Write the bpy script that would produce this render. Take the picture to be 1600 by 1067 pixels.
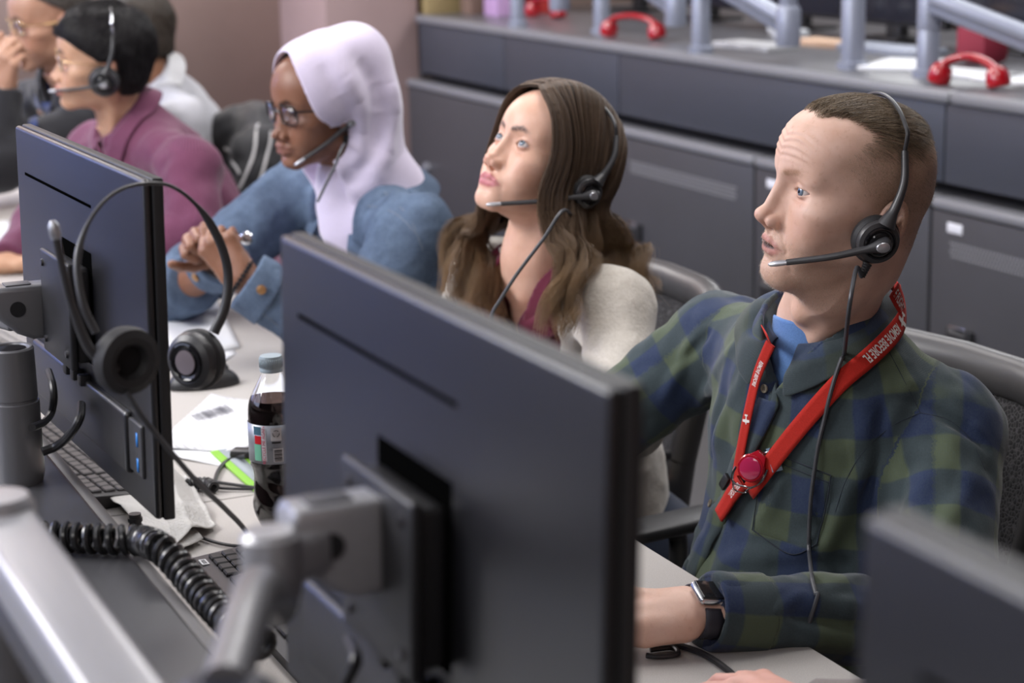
import bpy, bmesh, math, random
import numpy as np
from mathutils import Vector, Matrix

# ---------------------------------------------------------------- camera, light, exposure
for o in list(bpy.data.objects):
    bpy.data.objects.remove(o)
SC = bpy.context.scene
COL = SC.collection
FPX = 3111.0                                   # focal length in pixels of the 1600 px frame (70 mm)
_D = np.array([300.0, 13270.0, 3111.0]); _D /= np.linalg.norm(_D)
_R = np.array([-1444.0, -697.0, 3111.0]); _R -= _R.dot(_D) * _D; _R /= np.linalg.norm(_R)
_X = -_R; _Z = -_D; _Y = np.cross(_Z, _X)
CM = np.array([_X, _Y, _Z])                     # world = CM @ (right, down, forward)
CAM = np.array([0.0, 0.0, 1.575])

def ray(px, py): return CM @ np.array([(px - 800) / FPX, (py - 533.5) / FPX, 1.0])
def at(px, py, Z): return CAM + ray(px, py) * Z
def onz(px, py, z): r = ray(px, py); return CAM + r * (z - CAM[2]) / r[2]
def ony(px, py, y): r = ray(px, py); return CAM + r * (y - CAM[1]) / r[1]
def w2p(P):
    c = (np.asarray(P) - CAM) @ CM
    return 800 + FPX * c[..., 0] / c[..., 2], 533.5 + FPX * c[..., 1] / c[..., 2], c[..., 2]

cam_data = bpy.data.cameras.new('camera')
cam_data.sensor_width = 36.0
cam_data.lens = FPX * 36.0 / 1600.0
cam_data.clip_start = 0.05
cam_data.dof.use_dof = True
cam_data.dof.focus_distance = 2.30
cam_data.dof.aperture_fstop = 5.6
cam = bpy.data.objects.new('camera', cam_data)
COL.objects.link(cam)
_m = np.column_stack([CM @ [1, 0, 0], CM @ [0, -1, 0], CM @ [0, 0, -1]])
cam.matrix_world = Matrix([[*_m[0], CAM[0]], [*_m[1], CAM[1]], [*_m[2], CAM[2]], [0, 0, 0, 1]])
SC.camera = cam

world = bpy.data.worlds.new('room_light')
world.use_nodes = True
_bg = world.node_tree.nodes['Background']
_bg.inputs[0].default_value = (0.80, 0.84, 1.0, 1)
_bg.inputs[1].default_value = 0.60
SC.world = world

def area(name, loc, aim, size, power, color):
    l = bpy.data.lights.new(name, 'AREA'); l.shape = 'RECTANGLE'
    l.size, l.size_y = size; l.energy = power; l.color = color
    o = bpy.data.objects.new(name, l); COL.objects.link(o); o.location = loc
    o.rotation_euler = (Vector(aim) - Vector(loc)).to_track_quat('-Z', 'Y').to_euler()
    return o
# ceiling fixtures over the aisle in front of the consoles, over the row and over the rear counter; reflection and fill lamps are added
area('ceiling_lamp_front', (-3.4, -1.7, 3.0), (-2.5, 1.3, 0.9), (2.4, 1.1), 125, (1.0, 0.97, 0.95))
area('ceiling_lamp_row', (-3.4, 1.9, 3.2), (-3.4, 1.6, 0.0), (3.2, 0.8), 62, (1.0, 0.97, 0.96))
area('ceiling_lamp_rear', (-5.2, 4.6, 3.2), (-5.2, 4.3, 0.0), (4.0, 0.9), 112, (0.97, 0.98, 1.0))
area('ceiling_lamp_left', (-6.8, 0.6, 3.2), (-7.2, 1.6, 1.2), (2.0, 1.4), 150, (1.0, 0.96, 0.94))
area('blue_reflection_lamp', (-7.0, -2.2, 3.2), (-8.2, -2.2, 1.0), (1.2, 1.6), 330, (0.60, 0.70, 1.0))  # added blue lamp, gives the monitor backs something bright to reflect
area('camera_side_fill', (0.2, -1.6, 3.1), (-1.6, 0.8, 0.9), (1.8, 0.9), 24, (1.0, 0.98, 0.96))  # added fill from the camera side, brightens the silver arms
area('wall_screen_glow', (-3.0, -2.6, 2.3), (-2.8, 1.5, 1.0), (3.2, 1.6), 45, (0.62, 0.70, 1.0))

vs = SC.view_settings
SC.display_settings.display_device = 'sRGB'
vs.view_transform = 'Standard'; vs.look = 'None'; vs.gamma = 1.0; vs.use_curve_mapping = False
vs.exposure = 0.0
# ---------------------------------------------------------------- objects, tags
def tag(o, label=None, cat=None, group=None, kind=None):
    if label: o['label'] = label
    if cat: o['category'] = cat
    if group: o['group'] = group
    if kind: o['kind'] = kind
    return o

def link(name, me, mat=None, parent=None, smooth=True):
    if mat is not None:
        for m in (mat if isinstance(mat, (list, tuple)) else [mat]): me.materials.append(m)
    if smooth and len(me.polygons):
        me.polygons.foreach_set('use_smooth', np.ones(len(me.polygons), bool))
    o = bpy.data.objects.new(name, me); COL.objects.link(o)
    if parent is not None: o.parent = parent
    return o

def thing(name, loc, label, cat, group=None, rot=(0, 0, 0)):
    o = bpy.data.objects.new(name, None); COL.objects.link(o)
    o.empty_display_size = 0.05
    o.location = Vector([float(v) for v in loc]); o.rotation_euler = rot
    return tag(o, label, cat, group)

def copy_tree(o, parent=None):
    c = o.copy(); COL.objects.link(c); c.parent = parent
    for ch in list(o.children): copy_tree(ch, c)
    return c

def np_mesh(name, V, Fq):
    """fast mesh from vertex array and an (n,4) or (n,3) face array (or list of both)"""
    me = bpy.data.meshes.new(name)
    fs = Fq if isinstance(Fq, list) else [Fq]
    fs = [f for f in fs if len(f)]
    loops = np.concatenate([np.asarray(f, np.int32).ravel() for f in fs]) if fs else np.zeros(0, np.int32)
    tot = np.concatenate([np.full(len(f), np.asarray(f).shape[1], np.int32) for f in fs]) if fs else np.zeros(0, np.int32)
    start = np.concatenate([[0], np.cumsum(tot)[:-1]]).astype(np.int32) if len(tot) else tot
    me.vertices.add(len(V)); me.vertices.foreach_set('co', np.asarray(V, np.float32).ravel())
    me.loops.add(len(loops)); me.loops.foreach_set('vertex_index', loops)
    me.polygons.add(len(tot)); me.polygons.foreach_set('loop_start', start)
    try: me.polygons.foreach_set('loop_total', tot)
    except Exception: pass
    me.update(calc_edges=True); me.validate()
    return me

def attr(me, name, vals):
    a = me.attributes.new(name, 'FLOAT', 'POINT')
    a.data.foreach_set('value', np.asarray(vals, np.float32).ravel())

class MB:
    """collects simple solids, all in one mesh"""
    def __init__(s): s.b = bmesh.new()
    def _xf(s, vs, M):
        if M is not None: bmesh.ops.transform(s.b, matrix=M, verts=vs)
    def box(s, lo, hi, bev=0.0, M=None, seg=2):
        c = [(a + b) / 2 for a, b in zip(lo, hi)]; d = [abs(b - a) for a, b in zip(lo, hi)]
        r = bmesh.ops.create_cube(s.b, size=1.0, matrix=Matrix.Translation(c) @ Matrix.Diagonal((*d, 1)))
        vs = r['verts']
        if bev > 0:
            es = list({e for v in vs for e in v.link_edges})
            rr = bmesh.ops.bevel(s.b, geom=es, offset=min(bev, min(d) * 0.49), segments=seg, affect='EDGES', profile=0.5)
            vs = list({v for f in rr['faces'] for v in f.verts} | {v for v in vs if v.is_valid})
            vs = s._comp(vs)
        s._xf(vs, M); return vs
    def _comp(s, vs):
        seen = set(vs); st = list(vs)
        while st:
            v = st.pop()
            for e in v.link_edges:
                w = e.other_vert(v)
                if w not in seen: seen.add(w); st.append(w)
        return list(seen)
    def lathe(s, prof, n=32, M=None, caps=True, a0=0.0, a1=2 * math.pi):
        """profile of (r, z) swept round z"""
        full = abs(a1 - a0 - 2 * math.pi) < 1e-6
        k = n if full else n + 1
        rings = []
        for r, z in prof:
            if r < 1e-7: rings.append([s.b.verts.new((0, 0, z))])
            else: rings.append([s.b.verts.new((r * math.cos(a0 + (a1 - a0) * i / n), r * math.sin(a0 + (a1 - a0) * i / n), z)) for i in range(k)])
        for A, B in zip(rings, rings[1:]):
            for i in range(n):
                j = (i + 1) % k if full else i + 1
                if len(A) == 1 and len(B) == 1: continue
                if len(A) == 1: s.b.faces.new((A[0], B[i], B[j]))
                elif len(B) == 1: s.b.faces.new((A[i], A[j], B[0]))
                else: s.b.faces.new((A[i], A[j], B[j], B[i]))
        if caps and full:
            if len(rings[0]) > 1: s.b.faces.new(rings[0][::-1])
            if len(rings[-1]) > 1: s.b.faces.new(rings[-1])
        vs = [v for r in rings for v in r]; s._xf(vs, M); return vs
    def prism(s, pts, z0, z1, M=None, bev=0.0, seg=2):
        """polygon (x, y) extruded from z0 to z1"""
        a = [s.b.verts.new((x, y, z0)) for x, y in pts]; b = [s.b.verts.new((x, y, z1)) for x, y in pts]
        n = len(pts)
        fs = [s.b.faces.new(a[::-1]), s.b.faces.new(b)]
        for i in range(n): fs.append(s.b.faces.new((a[i], a[(i + 1) % n], b[(i + 1) % n], b[i])))
        vs = a + b
        if bev > 0:
            es = list({e for f in fs[:2] for e in f.edges})
            bmesh.ops.bevel(s.b, geom=es, offset=bev, segments=seg, affect='EDGES', profile=0.5)
            vs = s._comp([v for v in vs if v.is_valid]) if any(v.is_valid for v in vs) else []
            if not vs: vs = list(s.b.verts)
        s._xf(vs, M); return vs
    def tube(s, pts, r, n=10, caps=True, flat=1.0):
        """round bar along a polyline; r one radius or one per point; flat squashes it across its own up"""
        pts = [Vector([float(c) for c in p]) for p in pts]; m = len(pts)
        rs = [r] * m if not hasattr(r, '__len__') else list(r)
        T = [(pts[min(i + 1, m - 1)] - pts[max(i - 1, 0)]).normalized() for i in range(m)]
        u = T[0].cross(Vector((0, 0, 1)))
        if u.length < 1e-3: u = T[0].cross(Vector((0, 1, 0)))
        u.normalize(); rings = []
        for i in range(m):
            u = (u - T[i] * u.dot(T[i])).normalized(); w = T[i].cross(u)
            rings.append([s.b.verts.new(pts[i] + (u * math.cos(2 * math.pi * k / n) + w * flat * math.sin(2 * math.pi * k / n)) * rs[i]) for k in range(n)])
        for A, B in zip(rings, rings[1:]):
            for i in range(n): s.b.faces.new((A[i], A[(i + 1) % n], B[(i + 1) % n], B[i]))
        if caps: s.b.faces.new(rings[0][::-1]); s.b.faces.new(rings[-1])
        return [v for r_ in rings for v in r_]
    def done(s, name, mat, parent=None, smooth=True, angle=35):
        bmesh.ops.recalc_face_normals(s.b, faces=s.b.faces)
        if smooth:
            lim = math.radians(angle)
            for e in s.b.edges:
                e.smooth = not (len(e.link_faces) == 2 and e.calc_face_angle(0) > lim)
        me = bpy.data.meshes.new(name); s.b.to_mesh(me); s.b.free()
        return link(name, me, mat, parent, smooth)

def T3(loc=(0, 0, 0), x=None, z=None):
    """matrix with its z axis along z and its x axis near x"""
    z = Vector([float(c) for c in (z if z is not None else (0, 0, 1))]).normalized()
    x = Vector([float(c) for c in (x if x is not None else (1, 0, 0))])
    x = x - z * x.dot(z)
    if x.length < 1e-5: x = z.orthogonal()
    x.normalize(); y = z.cross(x)
    return Matrix(((x.x, y.x, z.x, float(loc[0])), (x.y, y.y, z.y, float(loc[1])), (x.z, y.z, z.z, float(loc[2])), (0, 0, 0, 1)))

def spline(pts, n=8):
    """Catmull-Rom through the points"""
    P = np.array(pts, float); P = np.vstack([2 * P[0] - P[1], P, 2 * P[-1] - P[-2]]); out = []
    for i in range(1, len(P) - 2):
        for t in np.linspace(0, 1, n, endpoint=False):
            a, b, c, d = P[i - 1:i + 3]
            out.append(0.5 * ((2 * b) + (c - a) * t + (2 * a - 5 * b + 4 * c - d) * t * t + (-a + 3 * b - 3 * c + d) * t ** 3))
    out.append(P[-2]); return np.array(out)

# ---------------------------------------------------------------- signed distance modelling
def smin(a, b, k):
    h = np.clip(0.5 + 0.5 * (b - a) / k, 0, 1)
    return b + (a - b) * h - k * h * (1 - h)
def smax(a, b, k): return -smin(-a, -b, k)
def ell(P, c, r):
    q = (P - np.asarray(c)); r = np.asarray(r, float)
    k0 = np.sqrt(((q / r) ** 2).sum(1)); k1 = np.sqrt(((q / (r * r)) ** 2).sum(1)) + 1e-9
    return k0 * (k0 - 1.0) / k1
def cone(P, a, b, ra, rb, flat=None):
    """capsule from a (radius ra) to b (radius rb); flat = (axis, factor) makes it thinner along a unit axis"""
    a = np.asarray(a, float); b = np.asarray(b, float); ab = b - a
    q = P - a
    if flat is not None:
        ax, f = np.asarray(flat[0], float), flat[1]
        ax = ax / np.linalg.norm(ax)
        t = np.clip((q @ ab) / (ab @ ab), 0, 1)
        w = q - t[:, None] * ab
        s = w @ ax
        w = w + (s * (1.0 / f - 1.0))[:, None] * ax
        return (np.linalg.norm(w, axis=1) - (ra + (rb - ra) * t)) * min(1.0, f * 1.15)
    t = np.clip((q @ ab) / (ab @ ab + 1e-12), 0, 1)
    return np.linalg.norm(q - t[:, None] * ab, axis=1) - (ra + (rb - ra) * t)
def bump(P, c, s, A):
    """a soft sculpting stroke: positive A raises the surface"""
    q = (P - np.asarray(c)) / np.asarray(s, float)
    return -A * np.exp(-(q * q).sum(1))
def crease(P, a, b, w, A):
    a = np.asarray(a, float); b = np.asarray(b, float); ab = b - a
    t = np.clip(((P - a) @ ab) / (ab @ ab), 0, 1)
    d = np.linalg.norm(P - a - t[:, None] * ab, axis=1)
    return -A * np.exp(-(d / w) ** 2) * np.sqrt(np.clip(4 * t * (1 - t) + 0.15, 0, 1))

def vnoise(P, scale, seed=0):
    """smooth value noise, -1..1"""
    q = P / scale + 17.3 * (seed + 1); i = np.floor(q).astype(np.int64); f = q - i; f = f * f * (3 - 2 * f)
    def h(a, b, c):
        n = (a * 374761393 + b * 668265263 + c * 2147483647 + seed * 1274126177) & 0xffffffff
        n = ((n ^ (n >> 13)) * 1274126177) & 0xffffffff
        return ((n ^ (n >> 16)) & 0xffff) / 32767.5 - 1.0
    r = 0
    for dx in (0, 1):
        for dy in (0, 1):
            for dz in (0, 1):
                w = (f[:, 0] if dx else 1 - f[:, 0]) * (f[:, 1] if dy else 1 - f[:, 1]) * (f[:, 2] if dz else 1 - f[:, 2])
                r = r + w * h(i[:, 0] + dx, i[:, 1] + dy, i[:, 2] + dz)
    return r

def grad(f, P, e=4e-4):
    g = np.stack([f(P + d) - f(P - d) for d in np.eye(3) * e], 1)
    return g / (np.linalg.norm(g, axis=1, keepdims=True) + 1e-12)

def sdf_mesh(f, lo, hi, h, levels=3, margin=1.6, project=2):
    """sparse surface nets: vertices, quads"""
    lo = np.asarray(lo, float); hi = np.asarray(hi, float); H = h * 2 ** levels
    n = np.ceil((hi - lo) / H).astype(int)
    I = np.stack(np.meshgrid(*[np.arange(k) for k in n], indexing='ij'), -1).reshape(-1, 3)
    for L in range(levels + 1):
        s = h * 2 ** (levels - L)
        d = f(lo + (I + 0.5) * s)
        I = I[np.abs(d) < s * 0.87 * margin + 0.0015]
        if L < levels:
            I = (I[:, None, :] * 2 + np.stack(np.meshgrid([0, 1], [0, 1], [0, 1], indexing='ij'), -1).reshape(1, 8, 3)).reshape(-1, 3)
    B = 1 << 20
    key = lambda J: (J[:, 0].astype(np.int64) * B + J[:, 1]) * B + J[:, 2]
    ck = key(I); o = np.argsort(ck); I = I[o]; ck = ck[o]
    offs = np.array([[a, b, c] for a in (0, 1) for b in (0, 1) for c in (0, 1)])
    allc = (I[:, None, :] + offs[None]).reshape(-1, 3)
    kk = key(allc); uk, inv = np.unique(kk, return_inverse=True)
    uc = np.stack([uk // (B * B), (uk // B) % B, uk % B], 1)
    val = f(lo + uc * h)
    cv = val[inv].reshape(-1, 8)
    act = (cv.min(1) < 0) & (cv.max(1) >= 0)
    idx = -np.ones(len(I), int); idx[act] = np.arange(act.sum())
    cva = cv[act]; Ia = I[act]
    acc = np.zeros((len(Ia), 3)); cnt = np.zeros(len(Ia))
    for a in range(8):
        for ax in range(3):
            b = a | (4 >> ax)
            if b == a: continue
            va, vb = cva[:, a], cva[:, b]; m = (va < 0) != (vb < 0)
            t = va / np.where(m, va - vb, 1)
            p = offs[a] + (offs[b] - offs[a]) * t[:, None]
            acc[m] += p[m]; cnt[m] += 1
    V = lo + (Ia + acc / cnt[:, None]) * h
    quads = []
    for ax in range(3):
        e = np.eye(3, dtype=int)[ax]
        c2 = uc + e; k2 = key(c2); j = np.searchsorted(uk, k2); j = np.clip(j, 0, len(uk) - 1)
        ok = uk[j] == k2
        s0 = val < 0; s1 = val[j] < 0
        m = ok & (s0 != s1)
        p = uc[m]; neg = s0[m]
        u, v = [np.eye(3, dtype=int)[(ax + 1) % 3], np.eye(3, dtype=int)[(ax + 2) % 3]]
        q = []; good = np.ones(len(p), bool)
        for dd in (0 * u, -u, -u - v, -v):
            kc = key(p + dd); jj = np.clip(np.searchsorted(ck, kc), 0, len(ck) - 1)
            g = (ck[jj] == kc); ii = np.where(g, idx[jj], -1); good &= ii >= 0; q.append(ii)
        q = np.stack(q, 1)[good]; neg = neg[good]
        q[~neg] = q[~neg][:, ::-1]
        quads.append(q)
    Q = np.concatenate(quads)
    for _ in range(project):
        dv = f(V); g = grad(f, V, h * 0.35)
        st = np.clip(dv, -h * 0.5, h * 0.5)
        V = V - g * st[:, None] * 0.9
    return V, Q

def refine(V, Q, mask, f=None, h=0.001):
    """split every quad whose corners are all in mask into four"""
    m = mask[Q].all(1); A = Q[m]; rest = Q[~m]
    E = np.stack([A, np.roll(A, -1, 1)], -1).reshape(-1, 2); Es = np.sort(E, 1)
    k = Es[:, 0].astype(np.int64) * (1 << 32) + Es[:, 1]
    uk, inv, cn = np.unique(k, return_inverse=True, return_counts=True)
    a = (uk >> 32).astype(int); b = (uk & 0xffffffff).astype(int)
    mid = (V[a] + V[b]) / 2; cen = V[A].mean(1)
    n0 = len(V); nm = len(mid)
    V2 = np.vstack([V, mid, cen])
    inner = np.ones(len(V2), bool); inner[:n0] = mask; inner[n0:n0 + nm] = cn == 2
    if f is not None:
        ids = np.where(inner)[0]
        P = V2[ids]
        for _ in range(2):
            dv = f(P); g = grad(f, P, h * 0.5); P = P - g * np.clip(dv, -h, h)[:, None] * 0.9
        V2[ids] = P
    em = (n0 + inv).reshape(-1, 4); c = n0 + nm + np.arange(len(A))
    q = np.stack([np.stack([A[:, i], em[:, i], c, em[:, (i - 1) % 4]], 1) for i in range(4)], 1).reshape(-1, 4)
    # T-junction borders: rest quads keep their corners
    return V2, np.vstack([rest, q])
# ---------------------------------------------------------------- materials
class NT:
    def __init__(s, name):
        s.m = bpy.data.materials.new(name); s.m.use_nodes = True
        s.t = s.m.node_tree; s.n = s.t.nodes; s.l = s.t.links
        s.b = s.n['Principled BSDF']
    def new(s, t, **k):
        n = s.n.new(t)
        for a, v in k.items():
            if hasattr(n, a): setattr(n, a, v)
        return n
    def put(s, sock, v):
        if isinstance(v, bpy.types.NodeSocket): s.l.new(v, sock)
        elif isinstance(v, (tuple, list)) and len(v) == 3 and sock.type == 'RGBA': sock.default_value = (*v, 1)
        else: sock.default_value = v
    def math(s, op, a, b=None, c=None):
        n = s.new('ShaderNodeMath', operation=op)
        for i, v in enumerate((a, b, c)):
            if v is not None: s.put(n.inputs[i], v)
        return n.outputs[0]
    def mix(s, f, a, b, mode='MIX'):
        n = s.new('ShaderNodeMix', data_type='RGBA', blend_type=mode)
        s.put(n.inputs[0], f); s.put(n.inputs[6], a); s.put(n.inputs[7], b)
        return n.outputs[2]
    def noise(s, scale, detail=3, rough=0.5, vec=None, out=0):
        n = s.new('ShaderNodeTexNoise'); n.inputs['Scale'].default_value = scale
        n.inputs['Detail'].default_value = detail; n.inputs['Roughness'].default_value = rough
        if vec is not None: s.l.new(vec, n.inputs['Vector'])
        return n.outputs[out]
    def attr(s, name, out=2):
        return s.new('ShaderNodeAttribute', attribute_name=name).outputs[out]
    def coord(s): return s.new('ShaderNodeTexCoord').outputs['Object']
    def geo(s): return s.new('ShaderNodeNewGeometry').outputs['Position']
    def ramp(s, f, stops):
        n = s.new('ShaderNodeValToRGB'); s.put(n.inputs[0], f); e = n.color_ramp.elements
        while len(e) < len(stops): e.new(0.5)
        for i, (p, c) in enumerate(stops): e[i].position = p; e[i].color = (*c, 1) if len(c) == 3 else c
        return n.outputs[0]
    def maprange(s, v, a, b, c=0.0, d=1.0):
        n = s.new('ShaderNodeMapRange'); s.put(n.inputs[0], v)
        for i, x in enumerate((a, b, c, d)): n.inputs[i + 1].default_value = x
        return n.outputs[0]
    def bump(s, h, strength=0.3, dist=0.001, normal=None):
        n = s.new('ShaderNodeBump'); n.inputs['Strength'].default_value = strength; n.inputs['Distance'].default_value = dist
        s.l.new(h, n.inputs['Height'])
        if normal is not None: s.l.new(normal, n.inputs['Normal'])
        return n.outputs[0]
    def set(s, **k):
        nm = dict(color='Base Color', rough='Roughness', metal='Metallic', spec='Specular IOR Level', normal='Normal', sss='Subsurface Weight', trans='Transmission Weight', coat='Coat Weight', coat_rough='Coat Roughness', sheen='Sheen Weight', ior='IOR', alpha='Alpha', emit='Emission Color', emits='Emission Strength', aniso='Anisotropic')
        for a, v in k.items(): s.put(s.b.inputs[nm[a]], v)
        return s

def srgb(r, g, b):
    f = lambda c: (c / 255 / 12.92) if c / 255 <= 0.04045 else ((c / 255 + 0.055) / 1.055) ** 2.4
    return (f(r), f(g), f(b))

MATS = {}
def plain(name, col, rough=0.5, metal=0.0, spec=0.5, bump=0.0, bscale=200, vary=0.0, coat=0.0):
    if name in MATS: return MATS[name]
    t = NT(name); t.set(rough=rough, metal=metal, spec=spec, coat=coat)
    c = col
    if vary:
        n = t.noise(9.0, 4); c = t.mix(t.maprange(n, 0.3, 0.7), tuple(v * (1 - vary) for v in col), tuple(min(1, v * (1 + vary)) for v in col))
    t.set(color=c)
    if bump: t.set(normal=t.bump(t.noise(bscale, 2, vec=t.coord()), bump, 0.0005))
    MATS[name] = t.m
    return t.m

def skin_mat(name, base, lip, brow, dark, beard=0.0, beard_col=(0.2, 0.15, 0.1), flush=(0.55, 0.18, 0.13), freckle=0.0, hair_col=None, rough=0.5, lash=0.55, side=(0.45, 1.0)):
    t = NT(name); co = t.coord()
    n1 = t.noise(38, 4, 0.55, co); n2 = t.noise(300, 3, 0.6, co)
    c = t.mix(t.maprange(n1, 0.35, 0.7), base, tuple(v * k for v, k in zip(base, (0.90, 0.84, 0.80))))
    c = t.mix(t.math('MULTIPLY', t.attr('flush'), 0.35), c, flush)
    if freckle:
        f = t.maprange(t.noise(150, 2, 0.5, co), 0.60, 0.72); c = t.mix(t.math('MULTIPLY', f, freckle), c, tuple(v * k for v, k in zip(base, (0.62, 0.48, 0.40))))
    if beard:
        sp = t.maprange(t.noise(1500, 1, 0.5, co), 0.35, 0.6)
        c = t.mix(t.math('MULTIPLY', t.math('MULTIPLY', t.attr('beard'), sp), beard), c, beard_col)
    if hair_col is not None:
        sp = t.maprange(t.noise(1300, 2, 0.5, co), 0.30, 0.62, *side)
        c = t.mix(t.math('MULTIPLY', t.attr('scalp'), sp), c, hair_col)
    c = t.mix(t.math('MULTIPLY', t.attr('rim'), lash), c, tuple(v * k for v, k in zip(base, (0.35, 0.22, 0.20))))
    c = t.mix(t.attr('lip'), c, lip)
    c = t.mix(t.math('MULTIPLY', t.attr('brow'), t.maprange(n2, 0.3, 0.6, 0.6, 1.0)), c, brow)
    c = t.mix(t.attr('inside'), c, dark)
    h = t.math('ADD', t.math('MULTIPLY', n2, 0.6), t.math('MULTIPLY', t.noise(900, 2, 0.5, co), 0.4))
    t.set(color=c, rough=rough, spec=0.38, sss=0.10, normal=t.bump(h, 0.35, 0.0006))
    t.b.inputs['Subsurface Radius'].default_value = (1.0, 0.35, 0.2); t.b.inputs['Subsurface Scale'].default_value = 0.006
    return t.m

def eye_mat(name, iris):
    t = NT(name); a = t.attr('ang')
    c = t.ramp(t.math('DIVIDE', a, 1.2), [(0.0, (0.004, 0.004, 0.005)), (0.13, (0.004, 0.004, 0.005)), (0.16, iris), (0.36, tuple(v * 0.8 for v in iris)), (0.41, tuple(v * 0.25 for v in iris)), (0.46, (0.62, 0.57, 0.55)), (1.0, (0.55, 0.42, 0.40))])
    t.set(color=c, rough=0.08, spec=0.6)
    return t.m
# ---------------------------------------------------------------- heads (local frame: x right, y forward, z up, metres, origin between the ears)
def rotm(yaw, pitch, roll):
    y, p, r = [math.radians(v) for v in (yaw, pitch, roll)]
    B = np.array([[-1, 0, 0], [0, -1, 0], [0, 0, 1.0]])
    c, s = math.cos(y), math.sin(y); Rz = np.array([[c, -s, 0], [s, c, 0], [0, 0, 1]])
    c, s = math.cos(p), math.sin(p); Rx = np.array([[1, 0, 0], [0, c, -s], [0, s, c]])
    c, s = math.cos(r), math.sin(r); Ry = np.array([[c, 0, s], [0, 1, 0], [-s, 0, c]])
    return Rz @ B @ Rx @ Ry

EYE = np.array([0.0315, 0.0745, 0.0185])
def eye_of(p): return EYE + np.array([0, p.get('eye_y', 0.0), 0])
def head_sdf(Q, p):
    """Q in head-local metres (before the person's scale)"""
    sx = np.sign(Q[:, 0]); P = Q.copy(); P[:, 0] = np.abs(P[:, 0])
    g = p.get
    fw = g('face_w', 1.0)
    d = ell(P, (0, -0.008 - g('occ', 0) * 0.5, 0.052), (0.0775 * g('cran_w', 1), 0.0985 + g('occ', 0) * 0.5, 0.080 + g('crown', 0)))
    d = smin(d, ell(P, (0, 0.032, 0.055), (0.066, 0.063, 0.062)), 0.02)
    d = smin(d, ell(P, (0, 0.020, -0.012), (0.064 * fw, 0.068, 0.075)), 0.025)
    d = smin(d, ell(P, (0, 0.034, -0.055), (0.050 * fw, 0.050, 0.036)), 0.022)
    # jaw line, chin
    d = smin(d, cone(P, (0.047 * fw, 0.002, -0.048), (0.014, 0.074, -0.083 - g('chin', 0)), 0.0165, 0.015), 0.016)
    d = smin(d, ell(P, (0, 0.0775, -0.0825 - g('chin', 0)), (0.021, 0.0195 + g('chin_y', 0), 0.017)), 0.014)
    if g('submental', 0): d = smin(d, cone(P, (0, 0.058, -0.082), (0, 0.012, -0.100), 0.020, 0.034 + g('submental', 0)), 0.03)
    # cheek bones and cheeks
    d = smin(d, ell(P, (0.043 * fw, 0.050, -0.004), (0.025, 0.030, 0.018)), 0.018)
    d = smin(d, ell(P, (0.033 * fw, 0.058, -0.034), (0.024, 0.026 + g('cheek', 0), 0.030)), 0.02)
    # muzzle
    d = smin(d, ell(P, (0, 0.076, -0.050), (0.030, 0.0225, 0.026)), 0.014)
    # brow ridge
    d = smin(d, cone(P, (0.008, 0.0835, 0.037), (0.043, 0.066, 0.037), 0.0105 + g('brow', 0), 0.010 + g('brow', 0)), 0.014)
    # temples and under-cheek hollows
    d = d + bump(P, (0.070, 0.045, 0.045), (0.014, 0.025, 0.022), -0.004)
    d = d + bump(P, (0.057, 0.045, -0.045), (0.015, 0.022, 0.022), -g('hollow', 0.003))
    # eye sockets
    ex, ey, ez = eye_of(p); dy = p.get('eye_y', 0.0)
    d = smax(d, -ell(P, (ex - 0.001, 0.0985 + dy, ez + 0.001), (0.0185, 0.0155, 0.0125)), 0.014)
    d = smax(d, -ell(P, (0.0145, 0.1015, ez - 0.001), (0.006, 0.010, 0.011)), 0.010)
    # nose
    nt, nz = 0.1125 + g('nose', 0), -0.0225 + g('nose_z', 0)
    ns = smin(cone(P, (0, 0.0835 + g('nasion', 0), 0.026), (0, nt - 0.010, nz + 0.006), 0.0088, 0.0092, flat=((1, 0, 0), g('nose_flat', 0.85))), ell(P, (0, nt - 0.002, nz), (0.0105, 0.0092, 0.0088)), 0.006)
    ns = smin(ns, cone(P, (0, 0.078, 0.004), (0.0115, 0.092, -0.024), 0.0115, 0.008), 0.010)
    ns = smin(ns, ell(P, (0.0130 * g('nose_w', 1), 0.0985, nz - 0.0055), (0.0062, 0.0105, 0.0075)), 0.0045)
    ns = smin(ns, cone(P, (0, nt - 0.004, nz - 0.006), (0, 0.0965, -0.0345), 0.0050, 0.0045), 0.004)
    d = smin(d, ns, 0.0075)
    d = smax(d, -ell(P, (0.0072 * g('nose_w', 1), nt - 0.0105, nz - 0.0135), (0.0034, 0.0062, 0.0050)), 0.003)
    d = d + crease(P, (0.0175, 0.094, -0.022), (0.0205, 0.092, -0.032), 0.0030, -0.0016)
    d = d + crease(P, (0.0205, 0.090, -0.030), (0.034, 0.082, -0.056), 0.0048, -g('fold', 0.0016))
    # lips
    lf = g('lip', 1.0); op = g('mouth_open', 0.0)
    lp = g('lip_y', 0)
    up = [(0, 0.1005 + lp, -0.0475), (0.0085, 0.1003 + lp, -0.0462), (0.0185, 0.0945 + lp * 0.6, -0.0500), (0.0265, 0.0865, -0.0540)]
    lo_ = [(0, 0.0985 + lp, -0.0590 - op), (0.010, 0.0970 + lp, -0.0590 - op), (0.019, 0.0915 + lp * 0.6, -0.0565 - op * 0.6), (0.0265, 0.0865, -0.0545)]
    ru = np.array([0.0048, 0.0050, 0.0036, 0.0016]) * lf; rl = np.array([0.0058, 0.0056, 0.0040, 0.0016]) * lf
    for i in range(3):
        d = smin(d, cone(P, up[i], up[i + 1], ru[i], ru[i + 1]), 0.0045)
        d = smin(d, cone(P, lo_[i], lo_[i + 1], rl[i], rl[i + 1]), 0.0045)
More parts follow.
